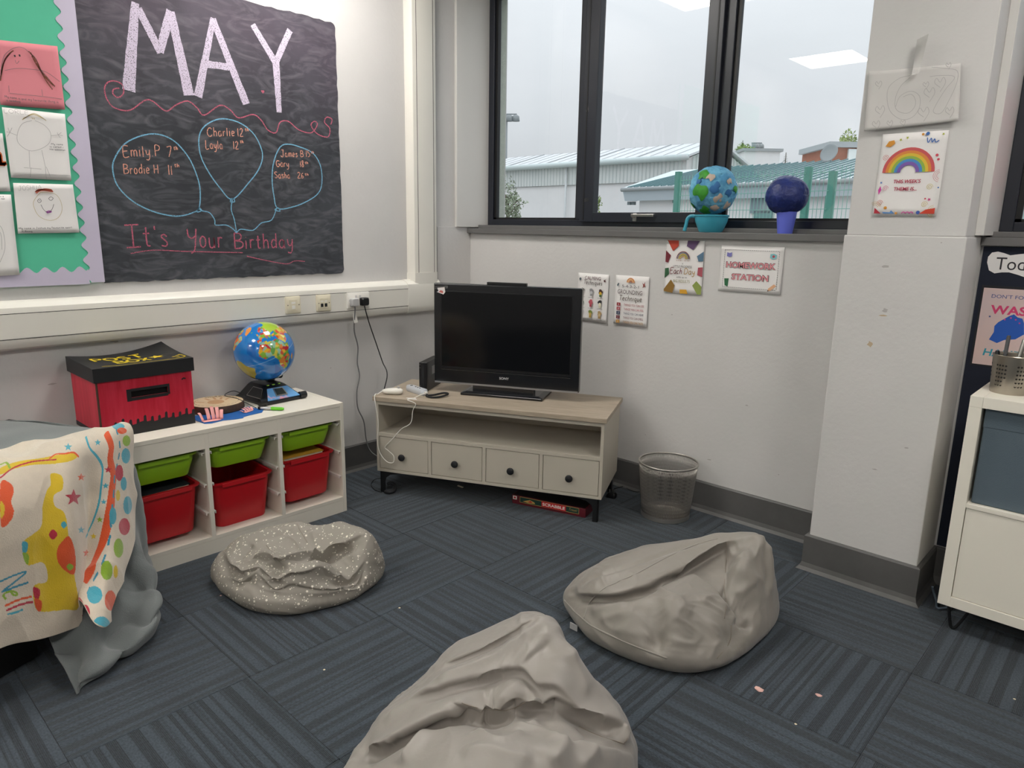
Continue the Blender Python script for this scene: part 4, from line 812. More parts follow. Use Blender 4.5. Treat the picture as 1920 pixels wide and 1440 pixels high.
# ------------------------------------------------------------------ television stand
mat('stand_beige', '#bdb6a8', .5, var=.03, vscale=4); mat('oak_top', '#998b7a', .5, col2='#b8ab98', vscale=7, stretch=(1.2, 14, 14), thresh=(.3, .75), bump=.06, bscale=9)
SX, SY, SA, SW, SD, ST, STB, SBZ = .3757, -1.0447, .4422, 1.224, .4614, .526, .5033, .120
tv = thing('television_stand', 'beige television stand with oak top and four drawers with black knobs', 'television stand', (SX, SY, 0), SA)
LB = dict(parent=tv, local=True)
MB().box(0, SW, 0, SD, STB, ST).build('stand_top', 'oak_top', **LB, bevel=.0015)
for x in (.012, SW-.027): MB().box(x, x+.015, .012, SD-.005, SBZ, STB).build('side_panel', 'stand_beige', **LB)
MB().box(.027, SW-.027, .012, .028, STB-.02, STB).build('top_rail', 'stand_beige', **LB)
MB().box(.027, SW-.027, .012, SD-.01, .314, .332).build('shelf', 'stand_beige', **LB)
MB().box(.027, SW-.027, .012, SD-.01, SBZ, .1345).build('bottom_panel', 'stand_beige', **LB)
MB().box(.027, SW-.027, SD-.012, SD-.007, SBZ, .42).build('back_panel', 'stand_beige', **LB)
for x in (.306, .6035, .900): MB().box(x, x+.0175, .0125, SD-.012, .1345, .314).build('divider', 'stand_beige', **LB)
for x0, x1 in ((.0298, .3032), (.3263, .6007), (.6238, .8972), (.9203, 1.1942)):
    d = MB().box(x0, x1, .0140, .030, .1375, .3110).box(x0+.01, x1-.01, .03, .40, .142, .28).build('drawer', 'stand_beige', **LB)
    kx = (x0+x1)/2-.003
    kb = MB().lathe([(.006, 0), (.006, .010), (.0165, .014), (.0185, .020), (.0175, .025), (.012, .028), (.0, .029)], seg=20, cap=False, M=((1, 0, 0), (0, 0, -1), (0, 1, 0)), o=(kx, .0135, .214))
    kb.build('knob', 'black_matt', d, local=True, smooth=True)
for x, s in ((.026, 1), (SW-.026, -1)):
    for y, sy in ((.018, 1), (SD-.03, -1)):
        l = MB().box(min(x, x+s*.026), max(x, x+s*.026), y, y+.005, 0, SBZ).box(min(x, x+s*.005), max(x, x+s*.005), min(y, y+sy*.03), max(y, y+sy*.03), 0, SBZ)
        FL_ = Frame((x, y, 0), (s, 0, 0), (0, 0, 1), (0, 1, 0)); l.prism(FL_, [(.026, SBZ), (.12, SBZ), (.12, SBZ-.006), (.06, SBZ-.016), (.034, SBZ-.035), (.026, SBZ-.06)], 0, .005)
        l.build('leg', 'black_metal', **LB)
# ------------------------------------------------------------------ television
mat('tv_black', '#0b0d12', .22, coat=.3); mat('tv_screen', '#07080b', .10, spec=.35); mat('tv_silver', '#a9a9ab', .3, metal=.8); mat('logo_white', '#d8d8da', .4)
ta = .031
o = Matrix.Translation((SX, SY, 0)) @ Matrix.Rotation(SA, 4, 'Z') @ Vector((.633, .26, ST))
te = thing('television', 'black flat screen television on a wide pedestal foot', 'television', o, SA+ta); LT = dict(parent=te, local=True)
w2, z0, z1 = .3935, .046, .576
MB().box(-w2, w2, 0, .045, z0, z1).build('casing', 'tv_black', **LT, bevel=.006); MB().rrloft([(w2-.06, .03, .02, z0+.05), (w2-.05, .045, .03, z0+.12), (w2-.05, .045, .03, z1-.12), (w2-.1, .03, .02, z1-.05)], (0, .06, 0)).build('rear_housing', 'black_matt', **LT)
MB().box(-w2+.038, w2-.044, -.0012, .002, z0+.082, z1-.038).build('screen_surround', 'black_plastic', **LT, bevel=.0005)
MB().box(-w2+.044, w2-.050, -.0020, -.0005, z0+.094, z1-.043).build('screen', 'tv_screen', **LT)
MB().box(-w2+.004, w2-.004, -.004, .002, z0+.0, z0+.009).build('silver_strip', 'tv_silver', **LT)
MB().box(-w2+.04, w2-.045, -.0022, -.0008, z0+.074, z0+.0755).build('trim_line', 'dark_steel', **LT)
FTV = Frame((0, 0, 0), (1, 0, 0), (0, 0, 1), (0, -1, 0)); m = MB(); text(m, FTV, 'SONY', -.028, z0+.042, .0125, .0012, width=.052, bold=.01); m.build('logo', 'logo_white', **LT)
MB().box(-.175, .155, .0, .05, .012, z0+.004).build('neck', 'tv_black', **LT)
MB().rrloft([(.222, .112, .006, 0), (.222, .112, .006, .012), (.195, .09, .006, .020)], (-.005, .06, 0), n=2).build('foot', 'tv_black', **LT, bevel=.001)
MB().box(-.105, .105, .010, .036, z1, z1+.014).build('sensor_bar', 'black_plastic', **LT, bevel=.002)
mat('scrap_paper', '#e3dcd9', .8); mat('scrap_red', '#c46a62', .8)
t = thing('paper_scrap', 'small torn paper scrap taped on the top left corner of the television', 'paper scrap', WM[te] @ Vector((-w2+.045, -.004, z1-.05))); FSn = Frame(WM[te] @ Vector((0, 0, 0)), WM[te].to_3x3() @ Vector((1, 0, 0)), (0, 0, 1), WM[te].to_3x3() @ Vector((0, -1, 0)))
MB().prism(FSn, [(-w2+.022, z1-.025), (-w2+.062, z1-.020), (-w2+.066, z1-.045), (-w2+.056, z1-.058), (-w2+.018, z1-.046), (-w2+.028, z1-.042)], .0026, .0034).build('paper', 'scrap_paper', t); MB().poly(FSn, [(-w2+.030, z1-.046), (-w2+.040, z1-.036), (-w2+.054, z1-.040), (-w2+.054, z1-.052)], .0037).build('red_print', 'scrap_red', t)
MB().prism(FSn, [(-w2+.006, z1-.016), (-w2+.08, z1-.010), (-w2+.08, z1-.026), (-w2+.006, z1-.032)], .0028, .0031).build('tape', 'clear_tape', t)
# ------------------------------------------------------------------ games console and controllers on the stand
SM = Matrix.Translation((SX, SY, 0)) @ Matrix.Rotation(SA, 4, 'Z')
def on_stand(u, v, z=ST): return SM @ Vector((u, v, z))
c = thing('games_console', 'slim black games console standing upright beside the television', 'games console', on_stand(.187, .31), SA+.06)
MB().box(-.022, .022, -.1077, .1077, .0, .157).build('console_body', 'black_plastic', c, local=True, bevel=.003); MB().box(-.007, .007, -.1085, -.107, .02, .14).build('disc_slot', 'black_matt', c, local=True); MB().box(.0221, .0226, -.03, .01, .08, .125).build('sticker', 'grey_plastic', c, local=True)
for z in (.145, .128, .03): MB().box(-.019, -.013, -.1085, -.107, z-.003, z+.003).build('button', 'dark_steel', c, local=True)
mat('silicone', '#c5c9cf', .3, spec=.6)
r = thing('game_remote', 'white game remote in a pale rubber sleeve on the stand', 'game remote', on_stand(.178, .158), SA-.55); FRm = dict(parent=r, local=True)
MB().rrloft([(.078, .017, .012, 0), (.082, .0205, .014, .008), (.082, .0205, .014, .024), (.078, .017, .012, .031)]).build('sleeve', 'silicone', **FRm, smooth=40)
for x, s in ((-.05, .008), (-.01, .005), (.01, .005), (.03, .005)): MB().lathe([(s, .031), (s*.8, .0335)], (x, 0, 0), 12).build('button', 'dark_steel', **FRm)
MB().box(.081, .094, -.008, .008, .008, .022).build('connector', 'white_plastic', **FRm, bevel=.001)
nk = thing('game_controller', 'white corded thumbstick controller lying on the left of the stand', 'game controller', on_stand(.078, .078), SA+.35)
MB().loft([[(x, y*w, .018+z*h) for y, z in [(math.cos(t), math.sin(t)) for t in np.linspace(0, 6.2832, 14, endpoint=False)]] for x, w, h in ((-.055, .008, .006), (-.045, .014, .011), (-.02, .018, .016), (.015, .0195, .018), (.04, .017, .016), (.052, .010, .009))]).build('grip', 'white_plastic', nk, local=True, smooth=True)
MB().lathe([(.006, .03), (.005, .038), (.009, .040), (.008, .043)], (.03, 0, 0), 12).build('thumbstick', 'grey_plastic', nk, local=True)
a0 = WM[nk] @ Vector((-.055, 0, .018)); FF = lambda x, y, q=-.006: np.array(onp(x, y, on_stand(0, q, 0), (math.sin(SA), -math.cos(SA), 0)))
cab = [a0, on_stand(.02, .03, ST+.010), on_stand(.018, -.008, ST)]+[FF(x, y) for x, y in ((709, 790), (708, 830), (714, 852), (726, 866), (737, 867), (738, 855), (728, 845), (722, 838), (735, 824), (752, 805), (770, 793), (774, 770), (779, 757))]+[on_stand(.205, -.008, ST+.002), on_stand(.225, .02, ST+.006), on_stand(.238, .09, ST+.012), WM[r] @ Vector((.094, 0, .015))]
MB().tube(spline(cab, 8), .0022, 8).build('controller_cord', 'white_plastic', nk, smooth=True)
MB().tube(spline([WM[r] @ Vector((.09, .004, .008)), on_stand(.27, .085, ST+.006), on_stand(.31, .075, ST+.006), on_stand(.345, .10, ST+.008), on_stand(.36, .15, ST+.012), on_stand(.335, .155, ST+.014), on_stand(.30, .115, ST+.010), on_stand(.27, .095, ST+.008)], 6), .0055, 8).build('wrist_strap', 'black_matt', label='black wrist strap looped in front of the television', cat='strap', smooth=True)
FO = Frame(on_stand(0, 0), WM[tv].to_3x3() @ Vector((1, 0, 0)), WM[tv].to_3x3() @ Vector((0, 1, 0)), (0, 0, 1))
MB().prism(FO, [(.175, .035), (.205, .012), (.245, .02), (.222, .048)], .0003, .001).build('paper_label', 'paper', label='small white paper label beside the game remote', cat='paper scrap')
# ------------------------------------------------------------------ board game box, plugs and cables on the floor by the stand
mat('game_maroon', '#5e1220', .45); mat('game_green', '#123c33', .45); mat('game_red', '#c8202e', .45); mat('game_gold', '#c9a55a', .5); mat('game_black', '#15100f', .5); mat('letter_white', '#efe9e0', .6)
p0, p1 = np.array((.990, -.631)), np.array((1.378, -.515)); ga = math.atan2(p1[1]-p0[1], p1[0]-p0[0]); gw = np.linalg.norm(p1-p0)
bg_ = thing('board_game_box', 'long maroon SCRABBLE board game box under the television stand', 'board game', ((p0[0]+p1[0])/2, (p0[1]+p1[1])/2, 0), ga); LG = dict(parent=bg_, local=True)
MB().box(-gw/2+.002, gw/2-.002, .002, .19, 0, .036).build('box_base', 'game_maroon', **LG); MB().box(-gw/2, gw/2, 0, .192, .010, .047).build('box_lid', 'game_maroon', **LG, bevel=.0015); MB().rect(Frame((0, 0, .0475), (1, 0, 0), (0, 1, 0), (0, 0, 1)), -gw/2+.006, gw/2-.006, .006, .186, 0).build('lid_print', 'game_black', **LG)
FGm = Frame((0, 0, .010), (1, 0, 0), (0, 0, 1), (0, -1, 0))
m = MB(); m.rect(FGm, -gw/2+.045, gw/2-.035, .003, .034, .0006); m.build('side_border', 'game_gold', **LG); MB().rect(FGm, -gw/2+.047, gw/2-.037, .005, .032, .0009).build('side_panel', 'game_green', **LG); MB().rect(FGm, -.035, .098, .004, .033, .0012).build('title_plate', 'game_red', **LG)
m = MB(); text(m, FGm, 'SCRABBLE', .0315, .011, .015, .0015, width=.122, align='C', bold=.025); m.build('title_lettering', 'letter_white', **LG)
m = MB(); hand(m, FGm, 'Travel', .112, .014, .012, .0013, .0012, total=.045, slant=.3); m.build('side_lettering', 'game_gold', **LG)
MB().rect(FGm, -gw/2+.006, -gw/2+.028, .014, .033, .0008).build('maker_mark', 'letter_white', **LG); MB().poly(FGm, star(-gw/2+.017, .0235, .008, 0, .6, 8), .0011).build('maker_seal', 'game_red', **LG)
MB().poly(FGm, [(-.14, .012), (-.10, .026), (-.075, .018), (-.07, .010), (-.11, .007)], .0012).build('picture', 'game_gold', **LG); MB().poly(FGm, [(-.112, .012), (-.095, .022), (-.085, .012)], .0014).build('picture', 'game_red', **LG)
def floor_tube(name, label, cat, pts, r, m, z=.004):
    return MB().tube(spline([tuple(onz(x, y, zz)) for x, y, zz in pts], 6), r, 8).build(name, m, label=label, cat=cat, smooth=True)
floor_tube('cable', 'thin black cable looped on the carpet beside the left stand leg', 'cable', [(722, 898, .03), (705, 898, .012), (696, 907, .004), (702, 918, .004), (716, 923, .004)], .0022, 'black_plastic')
MB().tube(spline([tuple(onz(x, y, z)) for x, y, z in ((722, 922, .01), (730, 923, .012), (739, 920, .014), (741, 911, .03), (734, 906, .04), (726, 908, .035))], 5), [.009]*26, 10).build('headset', 'black_matt', label='small black curved headset lying behind the left stand leg', cat='headset', smooth=True)
floor_tube('cable', 'thin black cable curling on the carpet between stand and waste bin', 'cable', [(1153, 880, .06), (1165, 905, .004), (1180, 918, .004), (1198, 922, .004), (1204, 914, .004), (1190, 908, .004), (1168, 912, .004), (1152, 916, .008)], .0022, 'black_plastic')
q = onz(1147, 932, 0); t = thing('loose_plug', 'black mains plug lying with its pins up behind the stand', 'plug', q, .3)
MB().rrloft([(.024, .02, .008, 0), (.024, .02, .008, .016), (.018, .015, .006, .026)]).build('plug_body', 'black_plastic', t, local=True, smooth=40)
for x, y in ((-.011, -.005), (.011, -.005), (0, .008)): MB().box(x-.003, x+.003, y-.002, y+.002, .026, .044).build('pin', 'steel', t, local=True)
q = onz(863, 913, 0); MB().box(q[0]-.02, q[0]+.02, q[1]-.004, q[1]+.006, .0005, .004).build('paper_scrap', 'page', label='pale scrap of card on the carpet beneath the stand', cat='paper scrap')
# ------------------------------------------------------------------ posters on the window wall
def cmat(h):
    n = 'print_'+h.lstrip('#')
    return mat(n, h, .7)
class Poster:
    def __init__(s, name, label, a, b, w, h, rot=0., m='paper', curl=.004, fr=BACK, seed=0, cat='poster'):
        c, q = math.cos(rot), math.sin(rot)
        u = fr.u*c+fr.v*q; v = -fr.u*q+fr.v*c
        s.w, s.h = w, h; s.fr = Frame(fr.P(a, b, .001), u, v, fr.n)       # origin at the top left corner
        s.t = thing(name, label, cat, s.fr.P(w/2, -h, 0))
        sheet(s.fr, [(0, 0), (w, 0), (w, -h), (0, -h)], .0005, curl=curl, seed=seed).build('paper_sheet', m, s.t, smooth=True)
        s.c = .0016+curl*1.35
        s.k = 0
    def sh(s, name, col, fn):
        m = MB(); s.k += 1; fn(m, s.fr, s.c+.00008*s.k); return m.build(name, cmat(col), s.t)
    def poly(s, name, col, pts): return s.sh(name, col, lambda m, f, c: m.poly(f, [(x*s.w, -y*s.h) for x, y in pts], c))
    def text(s, col, st, x, y, h, w=None, al='C', bold=.0, slant=0., name='lettering'):
        return s.sh(name, col, lambda m, f, c: text(m, f, st, x*s.w, -y*s.h, h*s.h, c, width=w*s.w if w else None, align=al, bold=bold, slant=slant))
    def hand(s, col, st, x, y, h, w, lw, slant=.15, name='lettering'):
        return s.sh(name, col, lambda m, f, c: hand(m, f, st, x*s.w, -y*s.h, h*s.h, c, lw, total=w*s.w, slant=slant, jit=.01))
    def arcs(s, name, cx, cy, items, a0=0, a1=180):
        for r, col, lw in items: s.sh(name, col, lambda m, f, c, r=r, lw=lw: m.ribbon(f, arc(cx*s.w, -cy*s.h, r*s.w, a0, a1, 20), lw*s.w, c))
# homework station (landscape)
p = Poster('wall_poster', 'landscape white HOMEWORK STATION poster under the window sill', 1.7265, 1.3254, .3, .212, 0, curl=.003, seed=1)
p.sh('border_line', '#2a2a2e', lambda m, f, c: [m.ribbon(f, [(.02+(i*.26/26), -y), (.02+(i+.72)*.26/26, -y)], .0016, c) for i in range(26) for y in (.02, .192)]+[m.ribbon(f, [(x, -.02-i*.172/17), (x, -.02-(i+.72)*.172/17)], .0016, c) for i in range(17) for x in (.02, .28)])
p.text('#3a2a2e', 'HOMEWORK', .5, .475, .125, .80, bold=.045, name='lettering_outline'); p.text('#dd8f96', 'HOMEWORK', .5, .475, .12, .785, bold=.022)
p.text('#3a2a2e', 'STATION', .505, .73, .125, .60, bold=.045, name='lettering_outline'); p.text('#dd8f96', 'STATION', .505, .73, .12, .585, bold=.022)
p.poly('book_icon', '#7a78b8', [(.105, .15), (.15, .165), (.185, .145), (.185, .235), (.15, .25), (.105, .235)]); p.poly('badge_icon', '#7fbcc4', [(.80, .155), (.85, .145), (.90, .17), (.895, .25), (.84, .265), (.795, .235)]); p.sh('badge_dot', '#b84a52', lambda m, f, c: m.disc(f, .85*p.w, -.205*p.h, .006, c))
p.poly('bin_icon', '#2f6b45', [(.09, .72), (.165, .715), (.16, .86), (.155, .90), (.105, .87)])
p.poly('pencil_icon', '#e0b08a', [(.80, .945), (.81, .88), (.895, .78), (.93, .82), (.85, .92)]); p.poly('pencil_tip', '#3a2a2e', [(.80, .945), (.807, .91), (.825, .925)])
# each day poster
p = Poster('wall_poster', 'portrait poster with coloured rays and a rainbow saying Each Day', 1.4313, 1.3411, .207, .2583, .0045, curl=.004, seed=2)
for col, pts in (('#b8432f', [(.03, 0), (.33, 0), (.335, .10), (.19, .20)]), ('#5c4468', [(.57, 0), (.88, 0), (.72, .17), (.55, .10)]), ('#6e1f2c', [(0, .19), (.14, .28), (.08, .42), (0, .41)]), ('#54748c', [(1, .19), (.83, .28), (.88, .38), (1, .37)]), ('#2f5c3a', [(0, .53), (.10, .52), (.12, .64), (0, .72)]), ('#a8505c', [(1, .48), (.88, .49), (.87, .63), (1, .66)]), ('#8c6a2c', [(0, .93), (.18, .74), (.29, .85), (.24, .995), (0, .97)]), ('#cf9b2c', [(.43, .92), (.61, .915), (.65, .995), (.44, .995)]), ('#8a9a4c', [(.76, .83), (.86, .74), (1, .84), (1, .99), (.9, .99)])): p.poly('ray', col, pts)
p.arcs('rainbow', .47, .34, [(.165, '#6e1f2c', .02), (.14, '#54748c', .02), (.115, '#c79a3a', .02), (.09, '#8a9a4c', .02), (.065, '#cf9b6c', .02)], 0, 180)
p.sh('rainbow_drops', '#9a6a4c', lambda m, f, c: [m.ribbon(f, [(x*p.w, -.36*p.h), (x*p.w, -.385*p.h)], .0018, c) for x in (.31, .35, .39, .42, .52, .55, .59, .63)])
p.text('#2a2a2e', 'A', .47, .445, .028); p.text('#2a2a2e', 'LITTLE PROGRESS', .47, .505, .042, .5); p.hand('#7a3a3c', 'Each', .14, .625, .11, .34, .0032); p.hand('#b08a4a', 'Day', .52, .625, .11, .30, .0032); p.text('#2a2a2e', 'adds up to', .47, .70, .032, .28); p.text('#8a8a52', 'BIG RESULTS', .47, .785, .05, .44)
# grounding poster
p = Poster('wall_poster', 'portrait 5-4-3-2-1 GROUNDING technique poster', 1.1363, 1.1537, .2068, .2589, .004, curl=.006, seed=3)
p.arcs('rainbow', .47, .135, [(.105, '#c9834a', .03), (.07, '#e0b070', .028), (.04, '#b86a52', .025)])
p.text('#3a3236', '5-4-3-2-1', .47, .24, .055, .5); p.text('#5a4a4c', 'GROUNDING', .46, .37, .085, .74); p.hand('#4a3a2c', 'Technique', .14, .50, .10, .70, .0028)
p.poly('leaf', '#4a5a62', [(.06, .20), (.10, .15), (.13, .17), (.09, .23)]); p.poly('butterfly', '#8a3a32', [(.82, .12), (.86, .15), (.90, .10), (.89, .18), (.93, .19), (.87, .20), (.83, .23), (.85, .18)])
for i, (col, n, w) in enumerate((('#9a2c36', '5', 'SEE'), ('#b0525e', '4', 'FEEL'), ('#34405c', '3', 'HEAR'), ('#6e1f2c', '2', 'SMELL'), ('#c7944a', '1', 'TASTE'))):
    y = .595+i*.088
    p.sh('number_square', col, lambda m, f, c, y=y: m.rect(f, .08*p.w, .19*p.w, -(y+.025)*p.h, -(y-.04)*p.h, c)); p.text('#f0ebe4', n, .135, y+.015, .042); p.text(col, 'THINGS YOU CAN '+w, .30, y+.015, .044, .60, 'L')
# calming poster, partly behind the television
a, b = BACK.px(1086, 511); p = Poster('wall_poster', 'portrait CALMING techniques poster half hidden by the television', a, b, .207, .262, -.004, curl=.006, seed=4)
p.text('#6a4a52', 'CALMING', .50, .13, .075, .52); p.hand('#4a3a3c', 'Techniques', .20, .225, .085, .62, .0024)
p.poly('leaf', '#4a5a62', [(.05, .12), (.09, .09), (.13, .12), (.08, .17)]); p.poly('bird', '#5a3a3c', [(.85, .12), (.92, .10), (.90, .13), (.94, .15), (.87, .16)])
ic = [('#3a2a26', '#e0b090', '#b8432f'), ('#8a8a8c', '#c0c0c2', '#9a9a9c'), ('#4a2c26', '#d8b03a', '#4a6a3a'), ('#3a6a4a', '#c9a04a', '#8a5a3a'), ('#c45a66', '#c45a66', '#b04a56'), ('#2a2a2e', '#e8e2c8', '#d8d2b8'), ('#2c4a6a', '#3a6a8a', '#7a5a3a'), ('#7a8a3a', '#d0b060', '#b89a4a'), ('#b89a6a', '#cbb084', '#a88a5a')]
for i, cs in enumerate(ic):
    x, y = .17+.30*(i % 3), .36+.225*(i//3)
    p.sh('icon', cs[0], lambda m, f, c: m.poly(f, [(x*p.w+.013*math.cos(t)*(1+.25*math.sin(3*t+i)), -y*p.h+.014*math.sin(t)) for t in np.linspace(0, 6.28, 14, endpoint=False)], c)); p.sh('icon', cs[1], lambda m, f, c: m.disc(f, x*p.w, -(y+.035)*p.h, .009, c)); p.sh('icon', cs[2], lambda m, f, c: m.rect(f, x*p.w-.007, x*p.w+.007, -(y+.105)*p.h, -(y+.06)*p.h, c))
    p.sh('caption', '#8a8486', lambda m, f, c: m.ribbon(f, [((x-.09)*p.w, -(y+.135)*p.h), ((x+.09)*p.w, -(y+.135)*p.h)], .0016, c))
# ------------------------------------------------------------------ papers on the pier
PU = Frame((0, -.255, 0), (1, 0, 0), (0, 0, 1), (0, -1, 0))
q = [PU.px(x, y) for x, y in ((1632, 135), (1803, 120), (1800, 228), (1624, 247))]
t = thing('pencil_drawing', 'white sheet with 67 in outline numerals and pencil hearts taped to the pier', 'drawing', PU.P(2.54, 1.755, .001))
mat('paper_grey', '#cfccc9', .75, var=.04, vscale=6); sheet(PU, q, .001, curl=.014, n=16, seed=7).build('paper_sheet', 'paper_grey', t, smooth=True)
PC = .024
def pen(name, paths, w=.0013, m='pencil_faint', crop=(1560, 0, 1/3)):
    k = MB()
    for pth in paths:
        z = [PU.px(crop[0]+x*crop[2], crop[1]+y*crop[2], PC) for x, y in pth]; k.ribbon(PU, spline(z, 4) if len(z) > 2 else z, w, PC)
    return k.build(name, m, t)
pen('numeral_outline', [[(440, 425), (380, 440), (320, 490), (310, 560), (330, 630), (390, 672), (450, 660), (490, 610), (495, 550), (470, 520), (430, 515), (380, 545), (358, 600)], [(440, 435), (390, 480), (360, 540), (355, 600), (380, 630), (430, 635), (465, 600), (468, 560), (445, 530), (400, 545)]])
pen('numeral_outline', [[(550, 432), (600, 425), (690, 432), (640, 500), (590, 580), (570, 630), (615, 635), (660, 560), (700, 470), (705, 400), (640, 385), (560, 378)]])
for hp in ([[(x, y+r*.35), (x-r*.8, y-r*.3), (x-r*.5, y-r), (x, y-r*.4), (x+r*.5, y-r*1.15), (x+r*.8, y-r*.35), (x, y+r)] for x, y, r in ((262, 480, 22), (270, 630, 32), (248, 708, 26), (325, 700, 20), (398, 695, 18), (528, 482, 20), (548, 535, 38), (608, 478, 38), (515, 645, 38), (662, 635, 30), (655, 372, 18), (470, 410, 16))]): pen('heart', [hp])
z = [PU.px(1560+x/3, y/3) for x, y in ((490, 232), (555, 198), (500, 420), (460, 430))]
MB().prism(PU, z, PC+.001, PC+.0018).build('tape_strip', 'clear_tape', label='long strip of clear tape holding the pencil drawing', cat='tape')
a, b = PU.px(1656, 252)
p = Poster('wall_poster', "white rainbow poster reading THIS WEEK'S THEME IS taped to the pier", a, b, .211, .288, -.008, curl=.002, fr=PU, seed=8)
for r, col in ((.375, '#c9565a'), (.325, '#d9863f'), (.28, '#d9b83a'), (.235, '#8fb04a'), (.19, '#4a8ac4'), (.145, '#7a5aa8')): p.arcs('rainbow', .475, .47, [(r, col, .055)])
p.text('#b02a4a', "THIS WEEK'S", .48, .60, .042, .42, bold=.02, slant=.1); p.text('#b02a4a', 'THEME IS...', .47, .69, .042, .36, bold=.02, slant=.1)
p.sh('squiggle', '#3a6ab0', lambda m, f, c: m.ribbon(f, spline([(.70*p.w, -.07*p.h), (.72*p.w, -.13*p.h), (.76*p.w, -.08*p.h), (.78*p.w, -.13*p.h), (.81*p.w, -.09*p.h), (.83*p.w, -.13*p.h), (.88*p.w, -.11*p.h)], 4), .003, c))
p.poly('bubble', '#d9963a', [(.07, .15), (.12, .09), (.20, .08), (.22, .12), (.15, .16)])
for x, y, r, col in ((.30, .08, .014, '#a8b03a'), (.40, .06, .014, '#a8b03a'), (.93, .04, .012, '#a8b03a'), (.08, .59, .012, '#3a6ab0'), (.86, .80, .016, '#c9508a'), (.38, .965, .016, '#d9963a')): p.poly('star', col, [(sx, y+(sy-y)*.73) for sx, sy in star(x, y, r*2)])
for x, y, r, col in ((.63, .03, .02, '#d9963a'), (.70, .025, .028, '#3a6ab0'), (.88, .28, .022, '#c94a5a'), (.91, .33, .02, '#c94a5a'), (.20, .90, .026, '#d9963a'), (.72, .955, .03, '#3a5aa8'), (.80, .79, .014, '#c94a5a'), (.97, .66, .012, '#3a6ab0')): p.sh('dot', col, lambda m, f, c: m.disc(f, x*p.w, -y*p.h, r*p.w, c, 14))
def spiral(x, y, r, col): p.sh('spiral', col, lambda m, f, c: m.ribbon(f, [(x*p.w+r*(1-k/24)*math.cos(k*.6), -y*p.h+r*(1-k/24)*math.sin(k*.6)) for k in range(22)], .0012, c))
for x, y, r, col in ((.10, .29, .011, '#c96a6a'), (.16, .66, .010, '#c96a8a'), (.10, .84, .011, '#c96a5a'), (.80, .86, .011, '#c9b04a'), (.84, .65, .011, '#d0c06a')): spiral(x, y, r, col)
for cx, cy, col in ((.03, .90, '#c9a04a'), (.97, .52, '#c96a7a'), (.96, .94, '#c9b04a')):
    for r in (.05, .075, .10): p.sh('curved_lines', col, lambda m, f, c: m.ribbon(f, arc(cx*p.w, -cy*p.h, r*p.w, 10 if cx < .5 else 100, 130 if cx < .5 else 260, 10), .001, c))
p.poly('corner_shape', '#b02a3a', [(.03, .97), (.03, .90), (.14, .97)]); p.poly('corner_shape', '#c9402a', [(.97, .97), (.97, .90), (.83, .92), (.74, .97)]); p.poly('wave', '#5a8ac4', [(.16, .95), (.28, .955), (.30, .93), (.36, .97), (.18, .97)]); p.poly('crescent', '#c9409a', [(.08, .63), (.10, .68), (.065, .74), (.05, .68)])
p.sh('loops', '#c9509a', lambda m, f, c: [m.ribbon(f, arc(x*p.w, -.97*p.h, .028*p.w, 0, 180, 8), .003, c) for x in (.50, .56, .62)])
# ------------------------------------------------------------------ navy notice board with sign and poster
mat('navy_felt', '#141b2c', .85, var=.1, vscale=40); mat('sign_white', '#e4e2e0', .5)
nb = thing('notice_board', 'navy felt notice board under the right window', 'notice board', (4.0, -.002, .15)); MB().box(2.772, 5.2, -.012, -.001, .16, 1.350).build('felt_panel', 'navy_felt', nb, bevel=.001)
NB_ = Frame((0, -.012, 0), (1, 0, 0), (0, 0, 1), (0, -1, 0))
def n7(x, y): return NB_.px(1780+x*.2291, 430+y*.2292)
pts = [n7(x, y) for x, y in ((310, 270), (318, 225), (350, 190), (400, 182), (450, 195), (500, 213), (560, 205), (612, 200))]
hz = pts[0][1]; pts2 = pts+[(pts[-1][0]+.06, pts[-1][1]+.004), (pts[-1][0]+.13, pts[-1][1]-.004), (pts[-1][0]+.18, hz-.005), (pts[-1][0]+.14, hz-.055), (pts[-1][0]+.05, hz-.04)]+[n7(x, y) for x, y in ((612, 390), (560, 372), (490, 352), (430, 352), (370, 360), (325, 335))]
t = thing('header_sign', 'white cloud shaped sign reading Today on the navy board', 'sign', NB_.P(2.85, 1.24, .001)); MB().prism(NB_, pts2, .0006, .002).build('sign_card', 'sign_white', t)
a, b = n7(375, 325); a2, b2 = n7(612, 333); m = MB(); text(m, NB_, 'Today', a, b-.001, .045, .0024, width=(a2-a)*1.62); m.build('lettering', 'ink', t)
a, b = NB_.px(1780+262*.2291, 430+455*.2292); FRp = NB_
mat('poster_pink', '#d9bdb2', .45, col2='#c6b6ba', vscale=4)
t = thing('wash_hands_poster', "laminated DON'T FORGET WASH HANDS poster on the navy board", 'poster', NB_.P(2.9, .905, .001)); W7 = (2.787, 2.998, .908, 1.209)
MB().prism(NB_, [(W7[0], W7[2]), (W7[1], W7[2]), (W7[1], W7[3]), (W7[0], W7[3])], .0006, .0016).build('dark_mount', 'black_matt', t); MB().prism(NB_, [(W7[0]+.007, W7[2]+.006), (W7[1]-.007, W7[2]+.006), (W7[1]-.007, W7[3]-.009), (W7[0]+.007, W7[3]-.009)], .0016, .0022).build('poster_sheet', 'poster_pink', t)
m = MB(); text(m, NB_, "DON'T FORGET", 2.822, 1.165, .013, .0026, width=.15); m.build('lettering', cmat('#2a4a86'), t); m = MB(); text(m, NB_, 'WASH', 2.825, 1.108, .030, .0026, width=.145, bold=.03); m.build('lettering', cmat('#cf3f6e'), t); m = MB(); text(m, NB_, 'HANDS', 2.823, .950, .026, .0026, width=.14, bold=.02, slant=.15); m.build('lettering', cmat('#2f93a6'), t)
